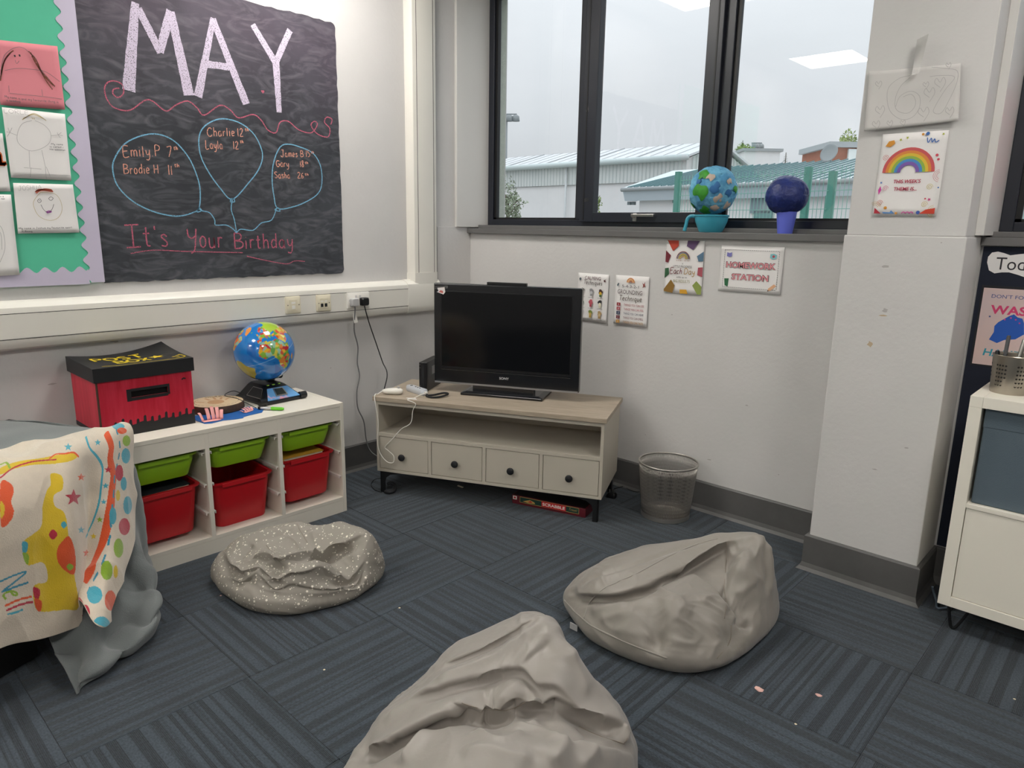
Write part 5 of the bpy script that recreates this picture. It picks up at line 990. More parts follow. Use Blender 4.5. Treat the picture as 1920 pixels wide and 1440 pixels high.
MB().poly(NB_, [n7(x, y) for x, y in ((325, 900), (365, 840), (370, 790), (400, 760), (445, 735), (490, 710), (530, 695), (560, 720), (600, 730), (612, 770), (612, 860), (540, 900), (450, 905), (390, 930))], .0025).build('hands_picture', cmat('#1f56b0'), t)
MB().poly(NB_, star(*n7(332, 712), .005), .0027).build('star', cmat('#2a4a86'), t)
for x, y in ((455, 738), (505, 725), (545, 740), (575, 768)): MB().disc(NB_, *n7(x, y), .0028, .0028, 10).build('nail', cmat('#cf3f8e'), t)
# ------------------------------------------------------------------ white cube cabinet at the right
mat('cabinet_white', '#ece7da', .42, var=.02, vscale=4); mat('fabric_bluegrey', '#56646e', .85, bump=.2, bscale=300)
KX0, KY, KB, KH, KW, KD = 2.869, -.400, .098, .766, .765, .385
kc = thing('cube_cabinet', 'white cube cabinet with a door on black hairpin legs', 'cabinet', (KX0+KW/2, KY+KD/2, 0)); q = .038; s_ = .016
MB().box(KX0, KX0+q, KY, KY+KD, KB, KB+KH-q).build('side_panel', 'cabinet_white', kc, bevel=.001); MB().box(KX0+KW-q, KX0+KW, KY, KY+KD, KB, KB+KH-q).build('side_panel', 'cabinet_white', kc, bevel=.001)
MB().box(KX0, KX0+q-.0005, KY, KY+KD, KB+KH-q+.0005, KB+KH).build('top_panel', 'cabinet_white', kc, bevel=.001); MB().box(KX0+q, KX0+KW, KY, KY+KD, KB+KH-q+.0005, KB+KH).build('top_panel', 'cabinet_white', kc, bevel=.001)
MB().box(KX0+q, KX0+KW-q, KY, KY+KD, KB, KB+q).build('bottom_panel', 'cabinet_white', kc, bevel=.001)
mz = KB+KH/2; mxx = KX0+KW/2
MB().box(KX0+q, KX0+KW-q, KY, KY+KD, mz-s_/2, mz+s_/2).build('shelf', 'cabinet_white', kc, bevel=.001)
for z0_, z1_ in ((KB+q, mz-s_/2), (mz+s_/2, KB+KH-q)): MB().box(mxx-s_/2, mxx+s_/2, KY, KY+KD, z0_, z1_).build('divider', 'cabinet_white', kc, bevel=.001)
for x0_, x1_ in ((KX0+q+.002, mxx-s_/2-.002), (mxx+s_/2+.002, KX0+KW-q-.002)): MB().box(x0_, x1_, KY+.004, KY+.02, KB+q+.002, mz-s_/2-.002).build('door', 'cabinet_white', kc, bevel=.001)
MB().box(KX0+q, KX0+KW-q, KY+KD-.004, KY+KD, KB+q, KB+KH-q).build('back_panel', 'cabinet_white', kc)
for x in (KX0+.03, KX0+KW-.03):
    for y, sy in ((KY+.03, 1), (KY+KD-.03, -1)):
        sx = 1 if x < mxx else -1
        MB().tube(spline([(x, y, KB), (x+sx*.012, y+sy*.004, .03), (x+sx*.020, y+sy*.006, .007), (x+sx*.030, y+sy*.008, .008), (x+sx*.05, y+sy*.012, .05), (x+sx*.068, y+sy*.016, KB)], 5), .0055, 8).build('hairpin_leg', 'black_metal', kc, smooth=True)
for k, (x0_, x1_) in enumerate(((KX0+q+.009, mxx-s_/2-.006), (mxx+s_/2+.006, KX0+KW-q-.006))):
    t = thing('fabric_box', ['blue grey fabric storage box in the upper left cabinet cube', 'blue grey fabric storage box in the upper right cabinet cube'][k], 'storage box', ((x0_+x1_)/2, KY+.2, mz+s_/2), group='fabric boxes in the cabinet')
    z0_, z1_ = mz+s_/2+.001, KB+KH-q-.004
    MB().box(x0_, x1_, KY+.02, KY+.36, z0_, z1_).build('box_body', 'fabric_bluegrey', t, bevel=.004); MB().box(x0_-.001, x1_+.001, KY+.0185, KY+.022, z1_-.062, z1_).build('top_band', 'fabric_bluegrey', t, bevel=.002)
# cutlery pot with pens
CUX, CUY, CUZ = 2.952, -.245, KB+KH
mat('brushed_steel', '#b3aca0', .32, metal=1., var=.1, vscale=8, stretch=(1, 1, .2)); mat('hole_black', '#1c1a18', .8)
cu = thing('steel_pot', 'perforated brushed steel pot on the white cabinet', 'pot', (CUX, CUY, CUZ))
R1, R0 = .062, .055; MB().lathe([(R0, 0), (R0+.001, .004), (R1, .128), (R1+.0025, .130), (R1+.001, .132), (R1-.002, .129), (R0-.002, .004)], seg=48).build('pot_wall', 'brushed_steel', cu, local=True, smooth=40)
hm = MB()
for g in range(6):
    for r_ in range(6):
        for c_ in range(4 if r_ > 1 else 3):
            th = math.radians(g*60-128+c_*9); z = .03+r_*.0135; rr_ = R0+(R1-R0)*z/.13+.0006
            n_ = np.array([math.cos(th), math.sin(th), 0]); F_ = Frame(n_*rr_+np.array((0, 0, z)), (-math.sin(th), math.cos(th), 0), (0, 0, 1), n_); hm.disc(F_, 0, 0, .0034, 0, 10)
hm.build('holes', 'hole_black', cu, local=True)
for k, (lab, a, tz, col, r_, ln) in enumerate((('dark grey pen standing in the steel pot', (-.028, -.02), (.02, .03), 'dark_grey_pen', .006, .19), ('silver ruler like rod standing in the steel pot', (.0, -.022), (.12, .02), 'steel', .007, .185), ('black rod standing at the right of the steel pot', (.02, -.015), (.2, .02), 'black_plastic', .005, .18), ('short black scissor handle leaning out of the pot', (-.035, .0), (-.12, -.02), 'black_plastic', .007, .135), ('second silver rod in the steel pot', (.012, .012), (.14, .02), 'steel', .006, .18))):
    if col == 'dark_grey_pen': mat(col, '#4c4c4e', .45)
    p0_ = np.array((CUX+a[0], CUY+a[1], CUZ+.006)); d_ = np.array((tz[0], tz[1], 1.)); d_ /= np.linalg.norm(d_)
    MB().tube([p0_, p0_+d_*ln*.97, p0_+d_*ln], [r_, r_, r_*.75], 12).build('pen', col, label=lab, cat='pen', group='pens in the steel pot', smooth=40)
mat('blue_cable', '#5d6a76', .5)
MB().tube(spline([tuple(onz(x, y, z)) for x, y, z in ((1748, 1100, .06), (1751, 1112, .03), (1756, 1128, .008), (1760, 1141, .005))]+[(2.9, -.2, .02)], 6), .0045, 8).build('cable', 'blue_cable', label='grey blue cable on the carpet behind the white cabinet', cat='cable', smooth=True)
# ------------------------------------------------------------------ waste bin
def mesh_mat():
    m = bpy.data.materials.new('wire_mesh'); m.use_nodes = True; MATS['wire_mesh'] = m; t = m.node_tree; L = t.links.new; b = t.nodes['Principled BSDF']; b.inputs['Metallic'].default_value = .85; b.inputs['Roughness'].default_value = .4; b.inputs['Base Color'].default_value = lin('#b5b1ab')+(1,)
mesh_mat()
WBX, WBY, WR, WRB, WH = 1.632, -.195, .142, .118, .285
wbn = thing('waste_bin', 'silver wire mesh waste bin against the wall below the posters', 'bin', (WBX, WBY, 0)); n = 120; m = MB(); v = []
for s in (1, -1):     # two families of slanted wires make the mesh
    for i in range(n):
        pts = [( (WRB+(WR-WRB)*k/6)*math.cos(6.2832*i/n+s*.36*k/6), (WRB+(WR-WRB)*k/6)*math.sin(6.2832*i/n+s*.36*k/6), .02+(WH-.03)*k/6) for k in range(7)]
        m.tube(pts, .0014, 3)
w_ = m.build('wire_wall', 'wire_mesh', wbn, local=True, smooth=True, kind='stuff')
m = MB(); m.lathe([(WRB-.002, 0), (WRB+.001, .002), (WRB+.002, .024), (WRB-.001, .024), (WRB-.003, .004)], seg=48).build('base_ring', 'wire_mesh', wbn, local=True, smooth=40)
MB().tube([(WR*math.cos(6.2832*i/48), WR*math.sin(6.2832*i/48), WH-.006) for i in range(48)], .0045, 8, True).build('rim', 'wire_mesh', wbn, local=True, smooth=True)
# ------------------------------------------------------------------ papier-mache planets on the sill
def lump(c, r, seed, amp, fine, seg=120, rings=80, squash=1.):
    A = np.zeros((rings+1, seg, 3)); nv = []
    for i in range(rings+1):
        ph = math.pi*i/rings-math.pi/2
        for k in range(seg):
            th = 6.28318530718*k/seg; d = (math.cos(ph)*math.cos(th), math.cos(ph)*math.sin(th), math.sin(ph))
            n1 = mnoise.noise((d[0]*1.3+seed, d[1]*1.3, d[2]*1.3)); cell = mnoise.cell((d[0]*3.2+seed, d[1]*3.2, d[2]*3.2)); rd = 1-abs(mnoise.noise((d[0]*3.1, d[1]*3.1+seed, d[2]*3.1)))
            A[i, k] = (c[0]+d[0]*r*(1+amp*n1+fine*(cell-.5)+fine*1.4*rd*rd-fine), c[1]+d[1]*r*(1+amp*n1+fine*(cell-.5)+fine*1.4*rd*rd-fine), c[2]+d[2]*r*squash*(1+amp*n1+fine*(cell-.5)+fine*1.4*rd*rd-fine))
    return MB().grid(A, True)
mat('teal_plastic', '#3f9fb6', .35); mat('violet_plastic', '#6470d8', .4)
mat('earth_paint', '#4a8fb8', .7, col2='#6fb4d2', vscale=18, thresh=(.42, .6), bump=.5, bscale=60); mat('earth_green', '#3f9f2c', .6, col2='#2c7a22', vscale=60); mat('newsprint', '#bfae9f', .8); mat('earth_dark', '#2f6ea8', .65, var=.2, vscale=30)
ex, ey = 1.651, .018
t = thing('teal_mug', 'teal plastic mug with handle holding the papier-mache earth', 'mug', (ex, ey, ZS))
MB().lathe([(.050, 0), (.056, .006), (.074, .05), (.078, .072), (.082, .074), (.0825, .081), (.079, .081), (.074, .07), (.05, .006)], seg=40).build('mug_body', 'teal_plastic', t, local=True, smooth=40)
MB().tube(spline([(-.070, -.025, .074), (-.095, -.03, .074), (-.108, -.034, .060), (-.112, -.036, .035), (-.118, -.038, .004)], 5), .0085, 10).build('handle', 'teal_plastic', t, local=True, smooth=True)
ec = np.array((ex-.002, ey, 1.576)); er = .112; eb = thing('earth_model', 'blue and green papier-mache earth ball resting in the teal mug', 'model planet', (ex, ey, 1.47))
lump(ec, er, 3., .03, .018).build('ball', 'earth_paint', eb, smooth=28)
def patch(parent, c, r, px, py, pts, m, name, lift=1.035):
    """painted patch on a ball: outline around the point seen at (px,py), following the sphere"""
    v = ray(px, py); v /= np.linalg.norm(v); o = CAM-c; b = v@o; disc = max(b*b-(o@o-r*r), 0); p = CAM+v*(-b-math.sqrt(disc)); n_ = (p-c)/np.linalg.norm(p-c)
    u = np.cross((0, 0, 1), n_); u /= np.linalg.norm(u); w = np.cross(n_, u); rows = []
    for k in range(6):
        s = k/5; ring_ = []
        for a, b2 in spline(pts, 3, True): q = n_*r+u*a*s+w*b2*s; ring_.append(c+q/np.linalg.norm(q)*r*(lift-.016*s**3))
        rows.append(ring_)
    MB().loft(rows, False, False).build(name, m, parent, smooth=True)
bl_ = lambda s, sd: [(s*math.cos(6.283*i/9)*(.45+.85*abs(math.sin(sd+i*2.3))), s*math.sin(6.283*i/9)*(.45+.85*abs(math.cos(sd*2+i*1.7)))) for i in range(9)]
for x, y, s, sd in ((1318, 327, .030, 1), (1312, 360, .036, 2), (1322, 395, .030, 3), (1299, 385, .022, 4), (1379, 355, .016, 5)): patch(eb, ec, er, x, y, bl_(s, sd), 'earth_green', 'land_patch')
for x, y, s, sd in ((1332, 332, .018, 2), (1347, 372, .020, 6), (1363, 385, .022, 7), (1340, 390, .018, 8), (1368, 340, .014, 9)): patch(eb, ec, er, x, y, bl_(s, sd), 'newsprint', 'paper_patch', 1.03)
for x, y, s, sd in ((1342, 352, .024, 3), (1366, 362, .016, 5), (1310, 340, .014, 7)): patch(eb, ec, er, x, y, bl_(s, sd), 'earth_dark', 'blue_patch', 1.032)
mat('navy_paint', '#1b2f78', .45, col2='#13225c', vscale=14, bump=.5, bscale=50); mat('fleck', '#c7b8ae', .8)
nx, ny = 2.012, .015
t = thing('violet_cup', 'violet blue plastic cup holding the navy planet ball', 'cup', (nx, ny, ZS)); MB().lathe([(.031, 0), (.032, .004), (.043, .094), (.0445, .095), (.042, .094), (.030, .005)], seg=40).build('cup_body', 'violet_plastic', t, local=True, smooth=40)
nc = np.array((nx-.006, ny, 1.548)); nr = .091; nball = lump(nc, nr, 9., .05, .014, squash=.93); NV = np.array(nball.v); hitp = lambda d: NV[((NV-nc)@d).argmax()] if False else NV[(((NV-nc)/np.linalg.norm(NV-nc, axis=1)[:, None])@d).argmax()]; nbp = thing('planet_model', 'dark navy papier-mache ball resting in the violet cup', 'model planet', (nx, ny, 1.465)); nball.build('ball', 'navy_paint', nbp, smooth=28)
fl = MB(); rn = np.random.RandomState(4)
for i in range(150):
    d_ = rn.normal(size=3); d_ /= np.linalg.norm(d_); u_ = np.cross(d_, (.3, .2, .9)); u_ /= np.linalg.norm(u_); a_ = rn.uniform(0, 6); F_ = Frame(nc+np.array(hitp(d_))+d_*.0012, u_*math.cos(a_)+np.cross(d_, u_)*math.sin(a_), np.cross(d_, u_*math.cos(a_)+np.cross(d_, u_)*math.sin(a_)), d_); w_ = rn.uniform(.0008, .003); fl.poly(F_, [(-w_*1.6, 0), (0, -w_*.5), (w_*1.2, .0003), (.0003, w_*.5)], 0)
fl.build('bare_paper_flecks', 'fleck', nbp, kind='stuff')
# crumbs on the carpet
mat('crumb_pink', '#d9aea4', .8); mat('crumb_pale', '#d8cbb0', .8)
for k, (x, y, r_, e_, m_, lab) in enumerate(((1423, 1293, .012, 1.3, 'crumb_pink', 'round pinkish crumpled scrap on the carpet before the right beanbag'), (1535, 1304, .008, 1.5, 'crumb_pink', 'small pink scrap on the carpet right of the crumpled one'), (749, 1140, .004, 1.2, 'crumb_pale', 'tan crumb on the carpet between the beanbags'), (1492, 1358, .004, 1, 'crumb_pale', 'pale crumb on the carpet near the bottom edge'), (608, 1256, .004, 1, 'crumb_pale', 'pale crumb on the carpet left of the front beanbag'), (414, 1117, .004, 1, 'crumb_pink', 'pink crumb on the carpet beside the starry beanbag'), (1902, 1311, .004, 1, 'crumb_pale', 'yellowish crumb on the carpet at the right edge'))):
    p_ = onz(x, y, .0); rn = random.Random(k); m = MB()
    m.loft([[(p_[0]+r_*e_*q_*math.cos(6.283*i/10)*rn.uniform(.7, 1.1), p_[1]+r_*q_*math.sin(6.283*i/10)*rn.uniform(.7, 1.1), z_*r_*.3+.0004) for i in range(10)] for q_, z_ in ((.9, 0), (1, .5), (.6, 1.)) ]); m.build('crumb', m_, label=lab, cat='crumb', group='crumbs on the carpet')
# ------------------------------------------------------------------ soft furnishings
def rbf(P, Z, smooth=1e-4):
    P = np.array(P, float); n = len(P)
    def U(r): r = np.maximum(r, 1e-9); return r*r*np.log(r)
    D = np.linalg.norm(P[:, None]-P[None], axis=2); A = np.zeros((n+3, n+3)); A[:n, :n] = U(D)+np.eye(n)*smooth; A[:n, n] = 1; A[:n, n+1:] = P; A[n, :n] = 1; A[n+1:, :n] = P.T
    w = np.linalg.solve(A, np.concatenate([Z, np.zeros(3)]))
    def f(X, Y):
        s = X.shape; Q = np.stack([X.ravel(), Y.ravel()], 1); out = np.zeros(len(Q))
        for i in range(0, len(Q), 20000):
            q = Q[i:i+20000]; out[i:i+20000] = U(np.linalg.norm(q[:, None]-P[None], axis=2))@w[:n]+w[n]+q@w[n+1:]
        return out.reshape(s)
    return f
def vnoise(Q, seed):      # cheap smooth noise from sines
    rn = np.random.RandomState(seed); o = np.zeros(len(Q))
    for k in range(9):
        d = rn.normal(size=3); d /= np.linalg.norm(d); o += np.sin(Q@d*rn.uniform(.7, 1.8)*6.28+rn.uniform(0, 6.28))
    return o/4.5
from mathutils.kdtree import KDTree
def project(V):
    v = V-CAM; d = v@CW; return np.stack([960+FPX*(v@CR)/d, 720+FPX*(v@CD)/d], 1), d
class Picker:
    """nearest visible mesh point behind a pixel of the 1920x1440 frame"""
    def __init__(s, V):
        s.V = V; s.P, s.d = project(V); s.kd = KDTree(len(V))
        for i, p in enumerate(s.P): s.kd.insert((p[0], p[1], 0), i)
        s.kd.balance()
    def near(s, x, y, n=10):
        r = s.kd.find_n((x, y, 0), n); k = min(r, key=lambda q: s.d[q[1]]+q[2]*.02); return k[1]
    def pt(s, x, y): return s.V[s.near(x, y)]
def beanbag(name, label, m, foot, ctrl, folds, zm, seed, sil=(), wr=.004, N=460, K=170, under=.86):
    """foot: plan outline; ctrl: (px,py,z) height samples; folds: (kind, pixels, height, width[, width2[, overlap]])"""
    foot = np.array(foot, float); c = foot.mean(0)
    pts = spline(foot, 12, True)
    ang = np.arctan2(pts[:, 1]-c[1], pts[:, 0]-c[0]); rad = np.linalg.norm(pts-c, axis=1); o = np.argsort(ang)
    th = np.linspace(-math.pi, math.pi, N, endpoint=False); R = np.interp(th, np.r_[ang[o]-2*math.pi, ang[o], ang[o]+2*math.pi], np.r_[rad[o], rad[o], rad[o]])
    CP = [tuple(onz(x, y, z)) for x, y, z in ctrl]
    for x, y, z in sil:                                # the far side falls away behind the crest
        p = onz(x, y, z); v = p[:2]-CAM[:2]; v /= np.linalg.norm(v); CP.append((p[0]+v[0]*.06, p[1]+v[1]*.06, z-.07)); CP.append((p[0]+v[0]*.02, p[1]+v[1]*.02, z-.008))
    bp = [(q[0], q[1]) for q in pts[::6]]
    H = rbf([p[:2] for p in CP]+bp, np.array([p[2] for p in CP]+[zm+.045]*len(bp)))
    t = np.linspace(0, 1, K); rho = t**.8
    X = c[0]+R[None]*rho[:, None]*np.cos(th)[None]; Y = c[1]+R[None]*rho[:, None]*np.sin(th)[None]
    Z = np.maximum(H(X, Y), .05)
    e = np.clip((rho-.80)/.20, 0, 1)[:, None]; Z = zm+(Z-zm)*np.sqrt(np.maximum(1-e**2.4, 0))
    ku = 26; s = np.linspace(0, 1, ku)[1:]            # the side rolls under to the floor
    XU = c[0]+R[None]*(1-(1-under)*(1-np.cos(s*math.pi/2)))[:, None]*np.cos(th)[None]; YU = c[1]+R[None]*(1-(1-under)*(1-np.cos(s*math.pi/2)))[:, None]*np.sin(th)[None]; ZU = np.repeat((zm*(1-np.sin(s*math.pi/2)))[:, None], N, 1)+.001
    A = np.stack([np.vstack([X, XU]), np.vstack([Y, YU]), np.vstack([Z, ZU])], 2)
    V = A.reshape(-1, 3); n0, n1 = A.shape[:2]
    def normals(A):
        du = np.gradient(A, axis=0); dv = np.roll(A, -1, 1)-np.roll(A, 1, 1); n = np.cross(du, dv); n /= np.linalg.norm(n, axis=2)[..., None]+1e-12
        return n
    nr = normals(A)
    if nr[20, :, 2].mean() < 0: nr = -nr
    nr[:2] = (0, 0, 1)
    pk = Picker(V); D = np.zeros(len(V)); S = np.zeros((len(V), 3))
    for f in folds:
        kind, pix, a, w = f[:4]; w2 = f[4] if len(f) > 4 else w*.35; ov = f[5] if len(f) > 5 else 0.
        P = np.array([pk.pt(x, y) for x, y in spline(pix, 5)])
        for _ in range(14): P[1:-1] = (P[:-2]+2*P[1:-1]+P[2:])/4
        L = np.r_[0, np.cumsum(np.linalg.norm(np.diff(P, axis=0), axis=1))]; Lt = L[-1]; rng = 3.2*max(w, w2)+.01
        I = np.where(((V > P.min(0)-rng) & (V < P.max(0)+rng)).all(1))[0]; U = V[I]
        best = np.full(len(U), 9.); sg = np.zeros(len(U)); tt = np.zeros(len(U)); qv = np.zeros((len(U), 3))
        for i in range(len(P)-1):
            ab = P[i+1]-P[i]; l2 = ab@ab+1e-12; u = np.clip((U-P[i])@ab/l2, 0, 1); q = U-(P[i]+u[:, None]*ab); d = np.linalg.norm(q, axis=1); k = d < best
            best[k] = d[k]; qv[k] = q[k]; tt[k] = (L[i]+u[k]*math.sqrt(l2))/Lt; cr = ab[0]*(U[:, 1]-P[i][1])-ab[1]*(U[:, 0]-P[i][0]); sg[k] = np.sign(cr[k])
        tp = np.clip(np.minimum(tt/.2, (1-tt)/.2), 0, 1); tp = tp*tp*(3-2*tp)
        if kind == 'ridge': D[I] += a*tp*np.exp(-(np.sqrt(best**2+.0025**2)/w)**1.15)
        elif kind == 'valley': D[I] -= a*tp*np.exp(-best/w)
        else:                    # 'lap': the layer left of the line lies proud, rolls over it and drops sharply
            sgn = sg if kind == 'lap' else -sg
            D[I] += a*tp*np.where(sgn > 0, np.exp(-(best/w)**1.5)*np.clip(.45+best/.016, 0, 1), .45*np.exp(-(best/(w2*.5))**2)); D[I] -= a*.7*tp*np.where(sgn < 0, np.exp(-((best-w2*1.2)/(w2*1.2))**2), 0)
            if ov: S[I] -= qv/(best[:, None]+1e-6)*(ov*tp*np.where(sgn > 0, np.exp(-(best/(w*.9))**2), 0))[:, None]
    wt = np.clip(V[:, 2]/.04, 0, 1)
    Q = V*np.array((1, 1, 1.4)); warp = np.stack([vnoise(Q*3, seed+1), vnoise(Q*3, seed+2), vnoise(Q*3, seed+3)], 1)*.06
    rid = lambda n: (1-np.abs(np.clip(n, -1, 1)))**3
    n1_ = vnoise((Q+warp)*np.array((4.2, 6.5, 5)), seed+5); n2_ = vnoise((Q+warp*1.6)*np.array((13, 8, 9)), seed+6)
    msk = np.clip(.5+vnoise(Q*2.5, seed+9), 0, 1)
    D += wt*wr*(1.5*rid(n1_)*msk+.6*rid(n2_)*msk-.5)
    A2 = A+nr*D.reshape(n0, n1)[..., None]+S.reshape(n0, n1, 3); 
    for _ in range(6):
        B = A2.copy(); B[1:-1] = (A2[:-2]+A2[2:]+np.roll(A2, 1, 1)[1:-1]+np.roll(A2, -1, 1)[1:-1])/4; A2 = A2*.45+B*.55
    A2[..., 2] = np.maximum(A2[..., 2], .001); A2[0] = A2[0].mean(0)
    t_ = thing(name, label, 'beanbag', (c[0], c[1], 0), group='beanbags')
    MB().grid(A2, True).build('cover', m, t_, smooth=True)
    return t_, A2, normals(A2), Picker(A2.reshape(-1, 3))
mat('taupe_cotton', '#8e8880', .44, var=.06, vscale=5, bump=.3, bscale=13, sheen=.15); mat('taupe_cotton_light', '#969089', .44, var=.06, vscale=5, bump=.3, bscale=13, sheen=.15); mat('star_cotton', '#908a81', .7, var=.04, vscale=5, bump=.2, bscale=16); mat('seam_thread', '#857b70', .7); mat('star_white', '#e9e2d4', .7)
def seam(par, pk, path, name='seam', m='seam_thread', r=.0011):
    out = np.array([pk.pt(x, y) for x, y in spline(path, 5)]); out[1:-1] = (out[:-2]+2*out[1:-1]+out[2:])/4
    MB().tube(out+np.array((.0004, -.0004, .0004)), r, 6).build(name, m, par, smooth=True)
# --- starry bag near the storage unit
fA = [(.686, -2.049), (.80, -2.10), (.898, -2.108), (1.058, -2.084), (1.176, -2.003), (1.225, -1.898), (1.252, -1.783), (1.231, -1.659), (1.16, -1.56), (1.06, -1.53), (.94, -1.62), (.82, -1.74), (.72, -1.88)]
cA = [(500, 988, .185), (530, 982, .20), (565, 979, .215), (640, 977, .215), (688, 994, .19), (714, 1024, .15), (440, 1012, .155), (418, 1035, .125), (470, 1030, .16), (540, 1022, .165), (560, 1038, .145), (600, 1042, .13), (640, 1030, .15), (690, 1030, .165), (480, 1066, .165), (540, 1068, .165), (600, 1062, .165), (660, 1058, .17), (705, 1055, .135), (450, 1090, .10), (520, 1095, .115), (600, 1092, .115), (670, 1085, .10)]
gA = [('lap', [(468, 1050), (510, 1056), (555, 1052), (600, 1038), (645, 1020), (695, 1010)], .034, .05, .020, .014), ('lap', [(425, 1018), (420, 1042), (445, 1070), (500, 1083), (565, 1089), (640, 1084), (706, 1064)], .022, .034, .016, .010), ('lap', [(415, 1075), (450, 1092), (520, 1108), (590, 1114), (660, 1104), (700, 1088)], .016, .03, .014, .008), ('ridge', [(484, 1016), (490, 1038), (515, 1056), (560, 1064), (630, 1066), (690, 1054)], .016, .018), ('valley', [(446, 1056), (455, 1034), (476, 1018)], .022, .012), ('ridge', [(612, 1046), (625, 1034), (650, 1044), (680, 1040)], .010, .016), ('ridge', [(440, 1012), (500, 996), (560, 990)], .010, .02), ('valley', [(460, 1022), (510, 1006), (555, 1000)], .008, .014)]
tA, AA, NA, KA_ = beanbag('beanbag', 'flattened taupe beanbag printed with tiny white stars', 'star_cotton', fA, cA, gA, .045, 11, sil=[cA[i] for i in (0, 1, 2, 3, 4)], wr=.005)
seam(tA, KA_, [(555, 977), (563, 995), (577, 1018)]); seam(tA, KA_, [(500, 1022), (512, 1040), (528, 1056)])
if NA[20, :, 2].mean() < 0: NA = -NA
rn = np.random.RandomState(3); st = MB(); ki, kj = AA.shape[:2]
area = np.linalg.norm(np.cross(np.gradient(AA, axis=0), np.roll(AA, -1, 1)-AA), axis=2).ravel(); area = area/area.sum()
for q in rn.choice(len(area), 1500, p=area):
    i, j = divmod(int(q), kj); P = AA[i, j]; n_ = NA[i, j]
    if P[2] < .01: continue
    u_ = np.cross(n_, (.2, .3, .9)); u_ /= np.linalg.norm(u_)+1e-9; a_ = rn.uniform(0, 6); u2 = u_*math.cos(a_)+np.cross(n_, u_)*math.sin(a_); r_ = rn.choice([.0024, .0030, .0046, .0062], p=[.45, .25, .18, .12])
    st.poly(Frame(P+n_*.0009, u2, np.cross(n_, u2), n_), star(0, 0, r_, 0, .45) if r_ > .003 else [(r_*.7*math.cos(k*1.2566), r_*.7*math.sin(k*1.2566)) for k in range(5)], 0)
st.build('star_print', 'star_white', tA, kind='stuff')
# --- plain bag in front of the pier
fB = [(1.826, -1.241), (1.928, -1.323), (2.063, -1.377), (2.247, -1.366), (2.383, -1.302), (2.455, -1.171), (2.478, -.98), (2.465, -.80), (2.39, -.68), (2.26, -.70), (2.10, -.80), (1.95, -.95), (1.84, -1.10)]
cB = [(1068, 1092, .11), (1100, 1070, .15), (1150, 1042, .20), (1200, 1024, .235), (1240, 1018, .25), (1280, 1013, .27), (1340, 1002, .30), (1390, 998, .325), (1425, 1003, .33), (1440, 1020, .31), (1120, 1100, .17), (1160, 1120, .17), (1220, 1110, .20), (1280, 1090, .22), (1330, 1080, .21), (1370, 1050, .25), (1400, 1060, .27), (1425, 1080, .22), (1180, 1160, .15), (1250, 1160, .17), (1310, 1150, .175), (1350, 1170, .14), (1400, 1140, .14), (1240, 1205, .09), (1310, 1210, .10), (1360, 1200, .09)]
gB = [('lap', [(1070, 1112), (1100, 1120), (1150, 1118), (1190, 1110), (1250, 1082), (1310, 1045), (1360, 1015), (1400, 1012)], .034, .055, .012, .022), ('lap', [(1085, 1105), (1140, 1085), (1190, 1065), (1230, 1052), (1280, 1030), (1340, 1012)][::-1], .010, .03), ('valley', [(1185, 1114), (1250, 1084), (1300, 1052), (1345, 1022)], .022, .012), ('lap2', [(1278, 1070), (1300, 1090), (1335, 1110), (1350, 1135), (1375, 1165), (1395, 1185)], .024, .06, .014, .016), ('ridge', [(1105, 1150), (1140, 1132), (1180, 1128)], .014, .022), ('ridge', [(1120, 1165), (1160, 1150), (1200, 1150)], .010, .02), ('ridge', [(1310, 1130), (1330, 1120), (1345, 1140), (1355, 1160)], .014, .013), ('valley', [(1340, 1115), (1352, 1125), (1358, 1150)], .02, .010), ('ridge', [(1365, 1018), (1372, 1045), (1395, 1045), (1400, 1025)], .016, .012), ('valley', [(1362, 1020), (1360, 1060), (1360, 1100), (1358, 1150)], .018, .012), ('ridge', [(1375, 1060), (1395, 1080), (1420, 1080), (1440, 1095)], .012, .016), ('ridge', [(1370, 1110), (1395, 1110), (1400, 1095), (1420, 1090)], .012, .014), ('valley', [(1365, 1175), (1390, 1170), (1410, 1180)], .02, .010), ('lap', [(1436, 1010), (1440, 1040), (1445, 1080), (1440, 1120)], .014, .03), ('ridge', [(1145, 1180), (1190, 1185), (1230, 1200)], .008, .02), ('ridge', [(1255, 1115), (1275, 1140), (1300, 1150)], .008, .018)]
tB, AB, NB2, KB_ = beanbag('beanbag', 'plain taupe beanbag lying on its side in front of the pier', 'taupe_cotton', fB, cB, gB, .05, 23, sil=[cB[i] for i in (2, 3, 4, 5, 6, 7, 8)], wr=.0045)
seam(tB, KB_, [(1363, 1017), (1361, 1060), (1358, 1105), (1362, 1130), (1358, 1160)]); seam(tB, KB_, [(1371, 1172), (1368, 1205), (1345, 1235)]); seam(tB, KB_, [(1095, 1160), (1105, 1130), (1130, 1105), (1160, 1090), (1200, 1072), (1240, 1050), (1300, 1022), (1345, 1010)], 'seam', 'taupe_cotton_light', .002); seam(tB, KB_, [(1058, 1125), (1080, 1150), (1120, 1180), (1200, 1215), (1250, 1234)], 'piping', 'taupe_cotton', .003)
tq = onz(1079, 1172, .03); MB().box(tq[0]-.02, tq[0]+.012, tq[1]-.006, tq[1]-.003, .012, .035).build('care_tag', 'grey_plastic', tB)
